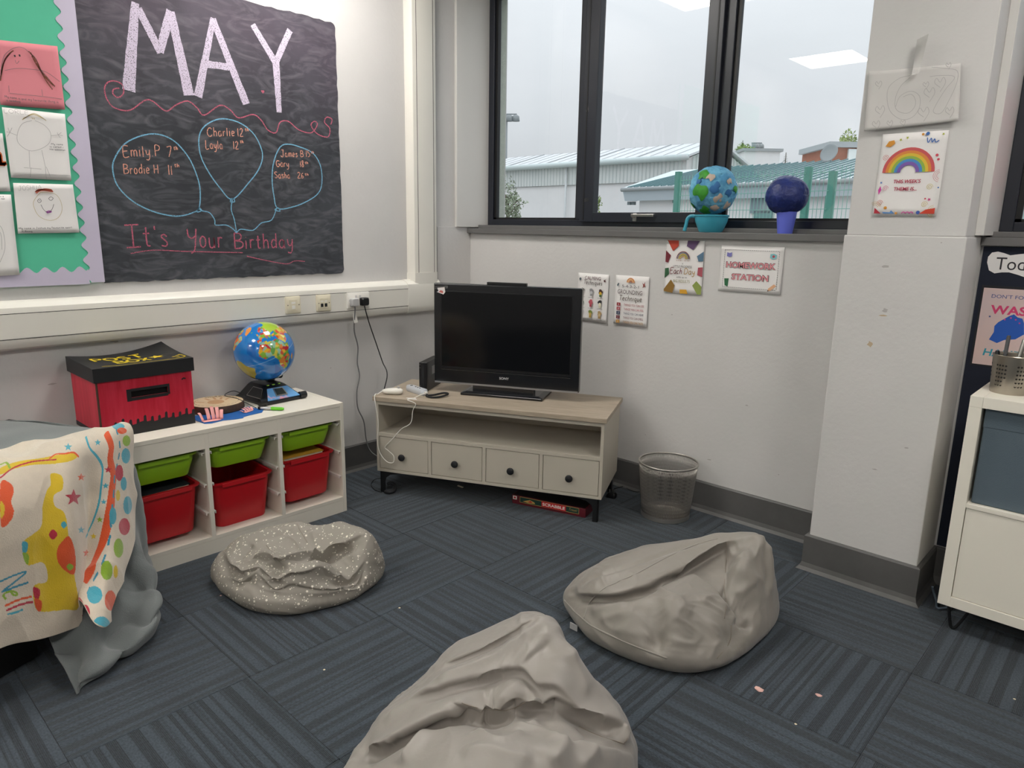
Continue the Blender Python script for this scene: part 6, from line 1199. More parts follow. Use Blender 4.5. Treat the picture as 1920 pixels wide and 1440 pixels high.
# --- big bag in the foreground
fC = [(1.905, -2.10), (1.96, -2.24), (2.045, -2.38), (2.17, -2.50), (2.35, -2.50), (2.50, -2.40), (2.58, -2.22), (2.585, -2.0), (2.54, -1.83), (2.44, -1.70), (2.30, -1.66), (2.14, -1.70), (2.01, -1.80), (1.925, -1.94)]
cC = [(1020, 1153, .36), (1045, 1166, .36), (960, 1156, .32), (902, 1161, .27), (860, 1200, .225), (820, 1240, .19), (770, 1290, .17), (720, 1330, .15), (695, 1370, .13), (690, 1410, .11), (1075, 1220, .33), (1100, 1270, .28), (1130, 1320, .22), (1170, 1345, .19), (1195, 1385, .165), (1200, 1420, .15), (990, 1200, .345), (940, 1240, .30), (880, 1270, .27), (1000, 1250, .31), (1040, 1290, .29), (960, 1290, .29), (900, 1310, .255), (840, 1330, .24), (930, 1340, .22), (1000, 1330, .24), (1080, 1330, .235), (880, 1380, .25), (960, 1380, .26), (1040, 1380, .25), (1120, 1380, .20), (780, 1380, .20), (820, 1430, .24), (940, 1430, .27), (1060, 1430, .26), (1150, 1420, .2)]
gC = [('lap', [(680, 1418), (735, 1390), (795, 1352), (850, 1327), (890, 1320)], .042, .05, .014, .034), ('lap', [(965, 1320), (1015, 1308), (1065, 1318), (1120, 1340), (1180, 1378)], .036, .05, .016, .020), ('lap', [(845, 1312), (885, 1330), (935, 1334), (990, 1314)], .028, .035, .014, .014), ('lap', [(770, 1322), (850, 1288), (905, 1270), (955, 1254), (990, 1258), (1030, 1288), (1080, 1320)], .022, .045, .012, .014), ('valley', [(745, 1388), (800, 1362), (850, 1342), (930, 1345), (985, 1330), (1060, 1335)], .022, .02), ('ridge', [(1032, 1155), (1000, 1185), (960, 1215), (920, 1240), (860, 1265), (800, 1295)], .024, .022), ('lap', [(1016, 1156), (970, 1182), (920, 1210), (860, 1236), (825, 1250)][::-1], .014, .03, .010, .010), ('ridge', [(1048, 1172), (1022, 1205), (990, 1238), (968, 1250)], .020, .018), ('valley', [(1036, 1204), (1002, 1232), (980, 1250)], .014, .012), ('ridge', [(905, 1300), (930, 1312), (965, 1296)], .017, .016), ('ridge', [(1002, 1325), (1006, 1345), (998, 1366)], .020, .018), ('ridge', [(955, 1350), (985, 1366), (1020, 1372), (1055, 1398)], .020, .015), ('ridge', [(885, 1368), (915, 1392), (955, 1398), (985, 1372)], .020, .018), ('ridge', [(805, 1350), (795, 1378), (775, 1405), (750, 1438)], .027, .022), ('ridge', [(1062, 1388), (1050, 1410), (1030, 1432)], .024, .016), ('lap2', [(1050, 1392), (1100, 1398), (1150, 1405), (1195, 1420)], .014, .04, .012, .010), ('valley', [(1085, 1352), (1105, 1375), (1112, 1400)], .014, .014), ('ridge', [(1165, 1358), (1178, 1374), (1172, 1392)], .017, .014), ('ridge', [(860, 1420), (900, 1400), (960, 1425), (1010, 1418)], .018, .02), ('ridge', [(1100, 1300), (1085, 1260), (1060, 1215)], .012, .02), ('ridge', [(720, 1350), (770, 1318), (830, 1288)], .014, .02), ('ridge', [(1120, 1400), (1110, 1420), (1085, 1438)], .016, .016)]
tC, AC, NC, KC_ = beanbag('beanbag', 'large plain taupe beanbag with a peaked top nearest the camera', 'taupe_cotton_light', fC, cC, gC, .06, 37, sil=[cC[i] for i in (0, 1, 2, 3, 4, 10)], wr=.006, N=560, K=210)
seam(tC, KC_, [(866, 1318), (900, 1328), (950, 1332), (985, 1318)]); seam(tC, KC_, [(1183, 1373), (1172, 1392)]); seam(tC, KC_, [(1085, 1362), (1130, 1382), (1170, 1395)])
# ------------------------------------------------------------------ covered table, grey throw and printed blanket at the left
C0 = np.array((.61, -2.305)); E1 = np.array((.415, -.910)); E1 /= np.linalg.norm(E1); E2 = np.array((-E1[1]*-1, 0)) if False else np.array((E1[1], -E1[0])); TZ = .640
NF = -E2           # outward normal of the front edge
def tb(a, d, z): p = C0+E1*a+E2*d; return np.array((p[0], p[1], z))
tab = thing('side_table', 'low dark table hidden under the grey throw', 'table', tb(.45, .3, 0))
FTb = Frame((C0[0], C0[1], 0), (E1[0], E1[1], 0), (E2[0], E2[1], 0), (0, 0, 1))
mat('table_and_shade_dark', '#0b0b0c', .8)
MB().prism(FTb, [(.01, .02), (.95, .02), (.95, .56), (.01, .56)], TZ-.03, TZ-.006).build('table_top', 'table_and_shade_dark', tab)
MB().prism(FTb, [(.43, -.02), (.95, -.02), (.95, .54), (.43, .54)], .005, TZ-.031).build('under_shade_block', 'table_and_shade_dark', tab)  # added black block: its colour stands in for the deep shade under the table
for a, d in ((.03, .05), (.03, .53)): MB().prism(FTb, [(a-.018, d-.018), (a+.018, d-.018), (a+.018, d+.018), (a-.018, d+.018)], 0, TZ-.03).build('leg', 'table_and_shade_dark', tab)
def surf(G, nu, nv):       # bicubic sheet through a control grid
    G = np.array(G, float); rows = np.array([spline(r, nu) for r in G]); return np.array([spline(rows[:, j], nv) for j in range(rows.shape[1])]).transpose(1, 0, 2)
def sheet_norm(A): n = np.cross(np.gradient(A, axis=0), np.gradient(A, axis=1)); return n/(np.linalg.norm(n, axis=2)[..., None]+1e-12)
def flat2(pts): return [np.array(p, float) for p in pts]
def fp(px, py, off): return onp(px, py, np.array((C0[0]+NF[0]*off, C0[1]+NF[1]*off, 0)), (NF[0], NF[1], 0))
# grey throw: rows run from the table top over the edge to the floor, columns from the wall round the corner to the free edge
so = -E1
def col_(a, d, out, zs): return [np.r_[C0+E1*a+E2*d+np.array(o_), z] for o_, z in zip(out, zs)]
o2 = lambda v, k: (v[0]*k, v[1]*k)
dg = (NF+so)/np.linalg.norm(NF+so)
G = []
G.append([tb(.9, .56, TZ), tb(.75, .56, TZ+.004), tb(.5, .57, TZ+.012), tb(.3, .57, TZ+.004), tb(.12, .57, TZ), tb(.05, .56, TZ)])
G.append([tb(.9, .3, TZ), tb(.72, .3, TZ+.006), tb(.48, .3, TZ+.010), tb(.28, .3, TZ+.006), tb(.10, .3, TZ+.002), tb(.03, .32, TZ)])
G.append([tb(.9, .12, TZ), tb(.7, .10, TZ+.003), tb(.42, .10, TZ+.006), tb(.22, .10, TZ+.004), tb(.06, .10, TZ+.002), tb(.01, .14, TZ)])
top = surf(G, 24, 24)
nt_ = sheet_norm(top); top = top+np.array((0, 0, 1.))*(.006*vnoise(top.reshape(-1, 3)*3.2, 71).reshape(top.shape[:2]))[..., None]
# hanging part, built column by column: x,y,z control points from the table edge to the carpet
cols = []
edge = [(.05, .56), (.0, .42), (0, .25), (0, .10), (.0, .0), (.10, 0), (.2, 0), (.32, 0), (.42, 0)]
mid = [(0, .56), (-.02, .42), (-.015, .25), (-.03, .10), (-.01, -.03), (.10, -.05), (.21, -.03), (.33, -.06), (.43, -.03)]
low = [(-.01, .56), (-.025, .42), (-.01, .25), (-.035, .09), (.0, -.06), (.11, -.08), (.22, -.05), (.34, -.09), (.43, -.06)]
pool = [(-.015, .56), (-.03, .42), (-.02, .25), (-.03, .05), (.02, -.10), (.13, -.18), (.25, -.18), (.38, -.19), (.46, -.13)]
flr = [(-.02, .56), (-.03, .42), (-.02, .25), (-.03, .02), (.06, -.13), (.18, -.29), (.32, -.31), (.46, -.31), (.52, -.27)]
tuck = [(-.01, .56), (-.03, .42), (-.02, .25), (-.03, .02), (.07, -.13), (.19, -.27), (.33, -.30), (.47, -.31), (.53, -.315)]
G = []
for k, (pts, zz) in enumerate(((edge, [TZ]*9), (mid, [.45]*9), (low, [.24]*9), (pool, [.06, .06, .06, .06, .11, .145, .10, .10, .10]), (flr, [.03, .03, .03, .03, .06, .10, .055, .05, .045]), (tuck, [.004]*3+[.006, .012, .018, .012, .012, .012]))): G.append([tb(a, d, z) for (a, d), z in zip(pts, zz)])
hang = surf(G, 34, 34); hn = sheet_norm(hang)
Q = hang.reshape(-1, 3)
U_ = np.linspace(0, 1, hang.shape[1])[None]; V_ = np.linspace(0, 1, hang.shape[0])[:, None]
pleat = .022*np.sin(U_*38+3*V_+.8*np.sin(U_*9))*np.clip(V_*3, 0, 1)*np.clip((.75-V_)*5, 0, 1)
crump = .030*((1-np.abs(np.clip(vnoise(Q*np.array((3.2, 3.2, 8)), 81), -1, 1)))**2.5-.35).reshape(hang.shape[:2])*np.clip((V_-.42)*5, 0, 1)
fine = .004*vnoise(Q*9, 82).reshape(hang.shape[:2])
hang = hang+hn*(pleat+crump+fine)[..., None]; hang[..., 2] = np.maximum(hang[..., 2], .003)
hang[0] = G[0][0]*0+surf(G, 34, 34)[0]
mat('grey_fleece', '#6f7474', .95, var=.06, vscale=8, bump=.25, bscale=260, sheen=.25)
th_ = thing('fleece_throw', 'plain grey fleece throw covering the table and trailing on the carpet', 'blanket', tb(.2, .2, 0))
MB().grid(top).build('top_cover', 'grey_fleece', th_, smooth=True, solid=.004); MB().grid(hang).build('hanging_folds', 'grey_fleece', th_, smooth=True, solid=.004)
# printed blanket
row0 = [tb(a, d, TZ+.014) for a, d in ((.95, .20), (.55, .235), (.40, .245), (.26, .24), (.14, .225), (.05, .20), (.0, .16))]
def top_px(px, py, z=TZ+.018): return onz(px, py, z)
R0 = [top_px(-190, 905), top_px(0, 851), top_px(80, 833), top_px(150, 817), top_px(200, 805), top_px(224, 799), top_px(236, 797)]
R1 = [fp(-190, 960, .02), fp(0, 893, .02), fp(80, 866, .03), fp(125, 858, .045), fp(165, 845, .03), fp(208, 828, .03), fp(240, 822, .0)]
R2 = [fp(-190, 1030, .11), fp(0, 968, .10), fp(70, 962, .10), fp(127, 952, .12), fp(158, 948, .06), fp(205, 935, .09), fp(246, 925, .02)]
R3 = [fp(-190, 1160, .145), fp(0, 1085, .13), fp(72, 1072, .13), fp(138, 1062, .155), fp(157, 1050, .11), fp(203, 1035, .16), fp(242, 1012, .08)]
R4 = [fp(-190, 1285, .165), fp(0, 1212, .15), fp(75, 1195, .15), fp(150, 1166, .17), fp(158, 1125, .21), fp(180, 1180, .32), fp(200, 1160, .28)]
PBk = surf([R0, R1, R2, R3, R4], 80, 100); pn_ = sheet_norm(PBk)
if (pn_.reshape(-1, 3)@np.r_[NF, .5]).mean() < 0: pn_ = -pn_
Q = PBk.reshape(-1, 3); sh_ = PBk.shape[:2]
PBk = PBk+pn_*(.0035*vnoise(Q*6, 91)+.006*(1-2*np.abs(np.clip(vnoise(Q*np.array((5, 5, 2)), 92), -1, 1))))[:, None].reshape(sh_+(1,))
PBk = PBk+pn_*.012
nu, nv = sh_[1], sh_[0]
# flat print on the cloth: outlines are placed in cloth coordinates (column, row)
BPK = Picker(PBk.reshape(-1, 3))
GI, GJ = np.meshgrid(np.arange(nv), np.arange(nu), indexing='ij'); GI, GJ = GI.ravel().astype(float), GJ.ravel().astype(float)
BS, BO = .40279, (0, 740)
def cl(pts):
    o = []
    for x, y in pts:
        r = BPK.kd.find_n((BO[0]+x*BS, BO[1]+y*BS, 0), 4); w = np.array([1/(q[2]**2+.05) for q in r]); k = [q[1] for q in r]; o.append(((GJ[k]*w).sum()/w.sum(), (GI[k]*w).sum()/w.sum()))
    return o
col = np.zeros((nv*nu, 4)); col[:] = lin('#cfc2b0')+(1,)
def fill(pts, c, curve=True):
    q = np.array(cl(spline(pts, 5, True) if curve else pts)); lo, hi = q.min(0)-1, q.max(0)+1; I = np.where((GJ > lo[0]) & (GJ < hi[0]) & (GI > lo[1]) & (GI < hi[1]))[0]; col[I[inpoly(GJ[I], GI[I], q)]] = lin(c)+(1,)
def line(pts, w, c):
    q = np.array(cl(spline(pts, 6))); d = np.full(len(GJ), 1e9)
    for i in range(len(q)-1):
        ab = q[i+1]-q[i]; u = np.clip(((GJ-q[i][0])*ab[0]+(GI-q[i][1])*ab[1])/(ab@ab+1e-9), 0, 1); d = np.minimum(d, np.hypot(GJ-q[i][0]-u*ab[0], GI-q[i][1]-u*ab[1]))
    col[d < w] = lin(c)+(1,)
YEL, ORG, TEA, RED, GRN = '#d0b01c', '#d4501f', '#3f9db0', '#b01f38', '#86a82c'
fill([(235, 370), (285, 380), (290, 440), (250, 470), (255, 520), (300, 555), (320, 680), (345, 850), (362, 990), (300, 1000), (200, 1010), (160, 985), (155, 890), (215, 870), (215, 810), (190, 780), (120, 790), (105, 690), (150, 650), (190, 610), (195, 520), (215, 450), (235, 420)], YEL)
fill([(0, 415), (45, 415), (62, 450), (50, 500), (62, 545), (45, 590), (0, 610)], ORG); fill([(0, 500), (18, 520), (15, 560), (0, 575)], YEL)
fill([(290, 680), (320, 660), (345, 730), (345, 830), (310, 825), (270, 780), (265, 720)], ORG); fill([(322, 785), (340, 800), (322, 818), (308, 800)], GRN); fill([(245, 628), (266, 650), (245, 675), (225, 652)], RED); fill([(295, 590), (310, 606), (295, 622), (282, 606)], TEA)
fill([(100, 685), (125, 690), (122, 730), (102, 735)], TEA); fill([(102, 735), (130, 745), (128, 790), (112, 775)], GRN); fill([(152, 895), (182, 910), (178, 950), (158, 945)], RED); fill([(158, 950), (190, 960), (188, 1005), (168, 1000)], ORG)
fill([(0, 345), (80, 315), (180, 300), (260, 285), (330, 275), (360, 285), (330, 310), (250, 325), (150, 330), (60, 350), (0, 375)], YEL); line([(0, 390), (60, 345), (150, 315), (260, 305)], 1.8, RED); line([(230, 300), (260, 280), (300, 278), (340, 272), (362, 290)], 2.2, ORG); line([(0, 330), (30, 320), (45, 345)], 1.6, GRN)
line([(400, 200), (415, 250), (450, 290), (475, 340), (470, 430), (460, 510), (430, 600), (395, 665)], 2.6, TEA)
line([(495, 185), (515, 240), (510, 300), (525, 370), (520, 440), (510, 540), (480, 680), (440, 780), (400, 860), (380, 900)], 8.5, ORG)
for k in range(12):
    t0 = k/12; P_l = spline([(540, 165), (555, 240), (545, 310), (530, 380), (525, 470), (515, 560), (510, 660), (480, 780), (430, 880), (395, 950)], 12); i0 = int(t0*(len(P_l)-1)); line([tuple(P_l[i0]), tuple(P_l[min(i0+4, len(P_l)-1)])], 2.0, '#2f86a0')
for x, y, r, c in ((317, 247, 20, TEA), (453, 225, 16, TEA), (373, 385, 20, ORG), (338, 480, 40, RED), (500, 350, 18, RED), (490, 425, 16, TEA), (482, 500, 14, TEA), (465, 582, 16, GRN), (373, 630, 18, TEA), (437, 660, 16, YEL), (398, 737, 18, ORG)): fill(star(x, -y, r) and [(a, -b) for a, b in star(x, -y, r)], c, False)
for x, y, rx, ry, c in ((585, 215, 18, 25, GRN), (582, 285, 20, 36, TEA), (552, 365, 18, 38, RED), (572, 415, 14, 32, TEA), (590, 515, 20, 42, TEA), (575, 615, 26, 40, RED), (548, 715, 22, 45, GRN), (522, 565, 16, 40, TEA), (495, 820, 26, 45, GRN), (440, 935, 34, 42, TEA), (510, 960, 26, 48, ORG), (398, 1020, 22, 40, RED), (470, 1080, 40, 45, TEA), (550, 150, 28, 14, TEA), (565, 170, 22, 14, ORG), (535, 825, 10, 30, YEL), (545, 470, 10, 26, YEL)): fill([(x+rx*math.cos(t_), y+ry*math.sin(t_)) for t_ in np.linspace(0, 6.283, 9, endpoint=False)], c)
line([(0, 869), (62, 841), (119, 825), (60, 875), (11, 915), (70, 893), (127, 874)], 1.5, '#2f86a0'); line([(22, 950), (14, 937), (19, 925), (46, 914), (72, 921), (76, 931), (59, 932), (48, 918)], 1.3, GRN); line([(25, 982), (78, 957), (143, 940)], 1.4, ORG); line([(31, 1004), (93, 977), (149, 964)], 1.4, RED); line([(36, 1021), (70, 1013), (101, 1001)], 1.3, TEA)
mat('fleece_print', rough=.95, attr='Col', var=.08, vscale=40, bump=.3, bscale=260, sheen=.4)
bk = thing('printed_blanket', 'cream fleece baby blanket printed with a yellow giraffe and stars', 'blanket', tb(.3, -.05, .15))
bo_ = MB().grid(PBk).build('blanket_cloth', 'fleece_print', bk, smooth=True, solid=.003)
ca = bo_.data.color_attributes.new('Col', 'FLOAT_COLOR', 'POINT'); ca.data.foreach_set('color', col.ravel())
MB().tube(PBk[-1, ::6]+np.array((0, 0, .001)), .0022, 6).build('hem', cmat('#d9cdbb'), bk, smooth=True)
# ------------------------------------------------------------------ outside the window
mat('ground_out', '#8a8c86', .95, var=.2, vscale=.4)
MB().box(-130, 60, .34, 140, -1.6, -1.5).build('ground_outside', 'ground_out', kind='structure', origin=(0, 40, -1.6))
mat('clad_grey', '#e2e6e4', .6, var=.06, vscale=.6); mat('clad_rib', '#cdd3d2', .6); mat('render_white', '#f2f1f1', .85, var=.06, vscale=.8); mat('roof_pale', '#e0e3e6', .55, var=.08, vscale=.5); mat('roof_line', '#a4a9ab', .7); mat('gutter', '#d0dcdc', .5); mat('roof_teal', '#dbe9ea', .55, var=.08, vscale=.5); mat('seam_teal', '#56797d', .6); mat('fascia_blue', '#cfdae2', .7); mat('pipe_white', '#d5d9da', .5)
def P3(px, py, d): return np.array(far(px, py, d))
def lerp(a, b, t): return a+(b-a)*t
GZ = -1.5
# ---- long grey shed: near corner, far corner, gable
e0, e1 = P3(900, 322.5, 47.6), P3(1290, 296, 36.9); ez = (e0[2]+e1[2])/2; e0[2] = e1[2] = ez
g1 = P3(1425, 312, 40.6); g1[2] = ez; gv = g1-e1; gv[2] = 0; lv = e1-e0
gv = gv-lv*(gv@lv)/(lv@lv); gv = gv/np.linalg.norm(gv)*max(np.linalg.norm(g1[:2]-e1[:2]), 5); W = np.linalg.norm(gv)
rz = P3(1365, 272, 38.6)[2]
shed = thing('barn', 'long pale grey clad shed with a shallow pitched roof seen through the window', 'building', (lerp(e0, e1, .5)[0], lerp(e0, e1, .5)[1], GZ))
up = np.array((0, 0, 1.)); r0, r1 = e0+gv/2, e1+gv/2; r0[2] = r1[2] = rz; b0, b1 = e0+gv, e1+gv
zc = P3(947, 352, 46.4)[2]
outn = -gv/W
m = MB(); m.add([*(np.array((p[0], p[1], z)) for z in (GZ, zc) for p in (e0, e1, b1, b0))], [(0, 1, 5, 4), (1, 2, 6, 5), (2, 3, 7, 6), (3, 0, 4, 7)]); m.build('lower_wall', 'render_white', shed)
o_ = outn*.12
m = MB(); lo = [np.array((p[0], p[1], zc)) for p in (e0+o_, e1+o_, b1, b0)]; hi = [np.array((p[0], p[1], ez)) for p in (e0+o_, e1+o_, b1, b0)]
m.add(lo+hi+[r1, r0], [(0, 1, 5, 4), (1, 2, 6, 8, 5), (2, 3, 7, 6), (3, 0, 4, 9, 7)]); m.build('cladding', 'clad_grey', shed)
m = MB(); n = 64
for i in range(n+1):
    p = lerp(e0, e1, i/n)+outn*.13; m.tube([(p[0], p[1], zc), (p[0], p[1], ez)], .035, 4)
for i in range(1, 15):
    p = lerp(e1, b1, i/15); hz_ = ez+(rz-ez)*(1-abs(2*i/15-1)); q = lv/np.linalg.norm(lv)*.06; m.tube([(p[0]+q[0], p[1]+q[1], zc), (p[0]+q[0], p[1]+q[1], hz_)], .03, 4)
m.build('cladding_ribs', 'clad_rib', shed, kind='stuff')
ov = outn*.45; lu = lv/np.linalg.norm(lv)
f0, f1 = e0+ov-lu*.3, e1+ov+lu*.25; f0[2] = f1[2] = ez+.02
k0, k1 = b0-ov-lu*.3, b1-ov+lu*.25; k0[2] = k1[2] = ez+.02; s0, s1 = r0-lu*.3+up*.1, r1+lu*.25+up*.1
m = MB(); m.add([f0, f1, s1, s0, k1, k0]+[p+up*.12 for p in (f0, f1, s1, s0, k1, k0)], [(3, 2, 1, 0), (2, 3, 5, 4), (6, 7, 8, 9), (9, 8, 10, 11), (0, 1, 7, 6), (1, 2, 8, 7), (2, 4, 10, 8), (4, 5, 11, 10), (3, 0, 6, 9), (5, 3, 9, 11)]); m.build('roof', 'roof_pale', shed)
for i in range(1, 20): p, q = lerp(f0, f1, i/20)+up*.14, lerp(s0, s1, i/20)+up*.14; MB().tube([p, q], .012 if i % 4 else .035, 4).build('roof_seam', 'roof_line', shed)
MB().tube([f0+up*.02, f1+up*.02], .16, 8).build('gutter', 'gutter', shed, smooth=True)
for x in (1053,): 
    p = P3(x, 330, 42)-np.array((0, 0, 0)); t_ = ((p-e0)@lv)/(lv@lv); p = lerp(e0, e1, t_)+outn*.25; MB().tube([(p[0], p[1], GZ), (p[0], p[1], ez)], .07, 8).build('downpipe', 'pipe_white', shed, smooth=True)
# ---- near building with a hipped seamed roof
a0, a1 = P3(1165.5, 353, 24.2), P3(1640, 335, 17.9); az = a0[2]; a1[2] = az
l2 = a1-a0; l2u = l2/np.linalg.norm(l2); n2 = np.array((-l2u[1], l2u[0], 0)); n2 = n2 if n2@(a0-CAM) > 0 else -n2
rdz = P3(1262, 323, 28.5)[2]
rp0 = onp(1262, 323, a0+n2*4.4, n2); rp0[2] = rdz; rp1 = rp0+l2u*(np.linalg.norm(l2)-.5); bk0, bk1 = a0+n2*8.8, a1+n2*8.8
hall = thing('school_block', 'low white school block with a pale teal seamed metal roof behind the fence', 'building', (lerp(a0, a1, .5)[0], lerp(a0, a1, .5)[1], GZ))
i0, i1 = a0+n2*.45+l2u*.45, a1+n2*.45
m = MB(); m.add([np.array((p[0], p[1], z)) for z in (GZ, az-.02) for p in (i0, i1, bk1-n2*.4, bk0-n2*.4+l2u*.45)], [(0, 1, 5, 4), (1, 2, 6, 5), (2, 3, 7, 6), (3, 0, 4, 7)]); m.build('wall', 'render_white', hall)
m = MB(); m.add([a0, a1, rp1, rp0, bk1, bk0]+[p-up*.1 for p in (a0, a1, rp1, rp0, bk1, bk0)], [(0, 1, 2, 3), (3, 2, 4, 5), (0, 3, 5), (8, 7, 6, 9), (10, 8, 9, 11), (11, 9, 6), (0, 6, 7, 1), (5, 11, 6, 0)]); m.build('roof', 'roof_teal', hall)
nr_ = np.cross(l2u, rp0-a0); nr_ /= np.linalg.norm(nr_); nr_ = nr_ if nr_[2] > 0 else -nr_
sl = (rp0-a0)-l2u*((rp0-a0)@l2u); t00 = ((rp0-a0)@l2u)
m = MB(); n = 30
for i in range(1, n):
    s_ = i/n*np.linalg.norm(l2); top_ = 1 if s_ > t00 else s_/t00; p = a0+l2u*s_; m.tube([p+nr_*.02, p+sl*top_+nr_*.02], .028, 4)
m.build('roof_seams', 'seam_teal', hall, kind='stuff')
MB().add([a0-up*.05+n2*.05, a1-up*.05+n2*.05, a1-up*.42+n2*.2, a0-up*.42+n2*.2, a0-up*.05+n2*.45+l2u*.3, a0-up*.42+n2*.5+l2u*.3], [(0, 3, 2, 1), (0, 4, 5, 3)]).build('fascia', 'fascia_blue', hall)
MB().tube([a0-up*.05, a1-up*.05], .07, 8).build('gutter', 'roof_line', hall, smooth=True)
FH = Frame((i0[0], i0[1], 0), l2u, (0, 0, 1), -n2)
mat('pane_grey', '#8fa0a6', .3); mat('door_teal', '#6f9a98', .6); mat('vent_grey', '#7b8588', .6)
for x0, x1, y0, y1, m_ in ((1408, 1448, 370, 400, 'pane_grey'), (1412, 1450, 395, 440, 'door_teal')):
    a_, b_ = FH.px(x0, y1), FH.px(x1, y0); MB().prism(FH, [(a_[0], a_[1]), (b_[0], a_[1]), (b_[0], b_[1]), (a_[0], b_[1])], 0, .06).build('window', m_, hall)
for x, y in ((1182, 381), (1190, 381), (1267, 377)): a_ = FH.px(x, y); MB().prism(FH, [(a_[0]-.06, a_[1]-.06), (a_[0]+.06, a_[1]-.06), (a_[0]+.06, a_[1]+.05), (a_[0]-.06, a_[1]+.05)], 0, .1).build('wall_lamp', 'vent_grey', hall)
# ---- boxes behind
def block(name, label, px0, px1, ytop, d, depth, m_, drop=None):
    a_, b_ = P3(px0, ytop, d), P3(px1, ytop, d); z = (a_[2]+b_[2])/2; u = b_-a_; u[2] = 0; w = np.linalg.norm(u); u /= w; n_ = np.array((-u[1], u[0], 0)); n_ = n_ if n_@(a_-CAM) > 0 else -n_
    t = thing(name, label, 'building', (a_[0]+u[0]*w/2, a_[1]+u[1]*w/2, GZ)); F_ = Frame((a_[0], a_[1], 0), u, n_, (0, 0, 1))
    MB().prism(F_, [(0, 0), (w, 0), (w, depth), (0, depth)], GZ if drop is None else z-drop, z).build('wall', m_, t); MB().prism(F_, [(-.15, -.15), (w+.15, -.15), (w+.15, depth), (-.15, depth)], z, z+.18).build('parapet', 'roof_line', t)
    return t, F_, w, z
block('flat_roofed_block', 'pale concrete box building behind the shed gable', 1396, 1463, 284, 46, 6, 'render_white')
mat('brick', '#a5674f', .85, var=.25, vscale=3); t, F_, w, z = block('brick_stack', 'small brick roof stack with a grey capping beside the satellite dish', 1560, 1620, 277, 24, 2.5, 'brick', .8)
MB().prism(F_, [(w*.5, -.1), (w+.1, -.1), (w+.1, .3), (w*.5, .3)], z-.6, z-.05).build('side_cladding', 'clad_grey', t)
mat('dish_grey', '#8f9698', .5)
dc_ = P3(1556, 288, 22.5); v_ = CAM-dc_; v_ /= np.linalg.norm(v_); v_ = v_+np.array((-.5, .2, .35)); v_ /= np.linalg.norm(v_); ua = np.cross(v_, up); ua /= np.linalg.norm(ua); va = np.cross(ua, v_)
dt = thing('satellite_dish', 'round grey satellite dish on the near roof', 'satellite dish', (dc_[0], dc_[1], dc_[2]-.5)); rings = []
for k in range(6):
    r_ = .29*k/5+1e-4; rings.append([dc_+ua*r_*math.cos(6.2832*i/20)+va*r_*math.sin(6.2832*i/20)+v_*(r_*r_*.9) for i in range(20)])
MB().loft(rings, True, False).build('reflector', 'dish_grey', dt, smooth=True, solid=.02); MB().tube([dc_, dc_-v_*.1, dc_-v_*.1-up*.35], .03, 8).build('mount', 'dish_grey', dt)
# ---- floodlight masts
mat('mast_grey', '#8b9294', .5)
def mast(label, px, ytop, d, n, w):
    p = P3(px, ytop, d); t = thing('floodlight_mast', label, 'floodlight', (p[0], p[1], GZ), group='floodlight masts'); MB().tube([(p[0], p[1], GZ), p], [.12, .07], 8).build('mast_pole', 'mast_grey', t, smooth=True)
    MB().tube([p-CR*w*.1, p+CR*w], .05, 6).build('cross_arm', 'mast_grey', t)
    for i in range(n): q = p+CR*w*(.25+.65*i/max(1, n-1))-up*.25; MB().lathe([(.12, 0), (.26, -.1), (.3, -.45), (.05, -.47)], q+up*.2, 10).build('floodlight_head', 'mast_grey', t, smooth=True)
mast('tall thin floodlight mast at the far left of the window', 950, 214, 52, 2, .75); mast('small floodlight cluster beyond the pale concrete box', 1411, 268, 60, 3, .8)
# ---- trees and bushes
mat('leaf_light', '#9fb06a', .8, col2='#7f9850', vscale=3); mat('leaf_grey', '#9aa68c', .8, col2='#7c8a70', vscale=6); mat('conifer', '#5f6f5c', .85, col2='#4a5a48', vscale=6); mat('trunk_bark', '#6b5d4e', .9)
def leaves(c, rx, rz_, n, s, seed):
    rn = np.random.RandomState(seed); m = MB()
    for i in range(n):
        d = rn.normal(size=3); d /= np.linalg.norm(d); q = c+d*np.array((rx, rx, rz_))*rn.uniform(.35, 1.)**.6*(1+.25*math.sin(d[0]*5+seed)+.2*math.sin(d[2]*7)); a = rn.normal(size=3); a /= np.linalg.norm(a); b = np.cross(a, d); b /= np.linalg.norm(b)+1e-6
        m.add([q-a*s, q+b*s*.45, q+a*s, q-b*s*.45], [(0, 1, 2, 3)])
    return m
def tree(name, label, px, py, d, rpx, hpx, n, s, m_, seed):
    c = P3(px, py, d); rx, rz_ = rpx*d/FPX, hpx*d/FPX; t = thing(name, label, 'tree' if 'bush' not in name else 'bush', (c[0], c[1], GZ)); leaves(c, rx, rz_, n, s, seed).build('foliage', m_, t, kind='stuff')
    m = MB().tube([(c[0], c[1], GZ), (c[0], c[1], c[2]+rz_*.4)], [.05*d/10, .02*d/10], 8)
    rn = random.Random(seed)
    for k in range(6): a = rn.uniform(0, 6.28); z = c[2]-rz_*.7+k*rz_*.2; m.tube([(c[0], c[1], z), (c[0]+rx*.7*math.cos(a), c[1]+rx*.7*math.sin(a), z+rz_*.4)], [.012*d/10, .004*d/10], 5)
    m.build('trunk', 'trunk_bark', t, smooth=True)
tree('broadleaf_tree', 'light green broadleaf tree rising behind the satellite dish', 1585, 290, 33, 38, 34, 2600, .09, 'leaf_light', 1)
tree('leafy_bush', 'sparse grey green bush against the shed at the left pane', 952, 388, 14, 32, 44, 1300, .035, 'leaf_grey', 2)
tree('leafy_bush', 'small twiggy bush peeping beside the window mullion', 1118, 384, 14, 9, 24, 220, .03, 'leaf_light', 3)
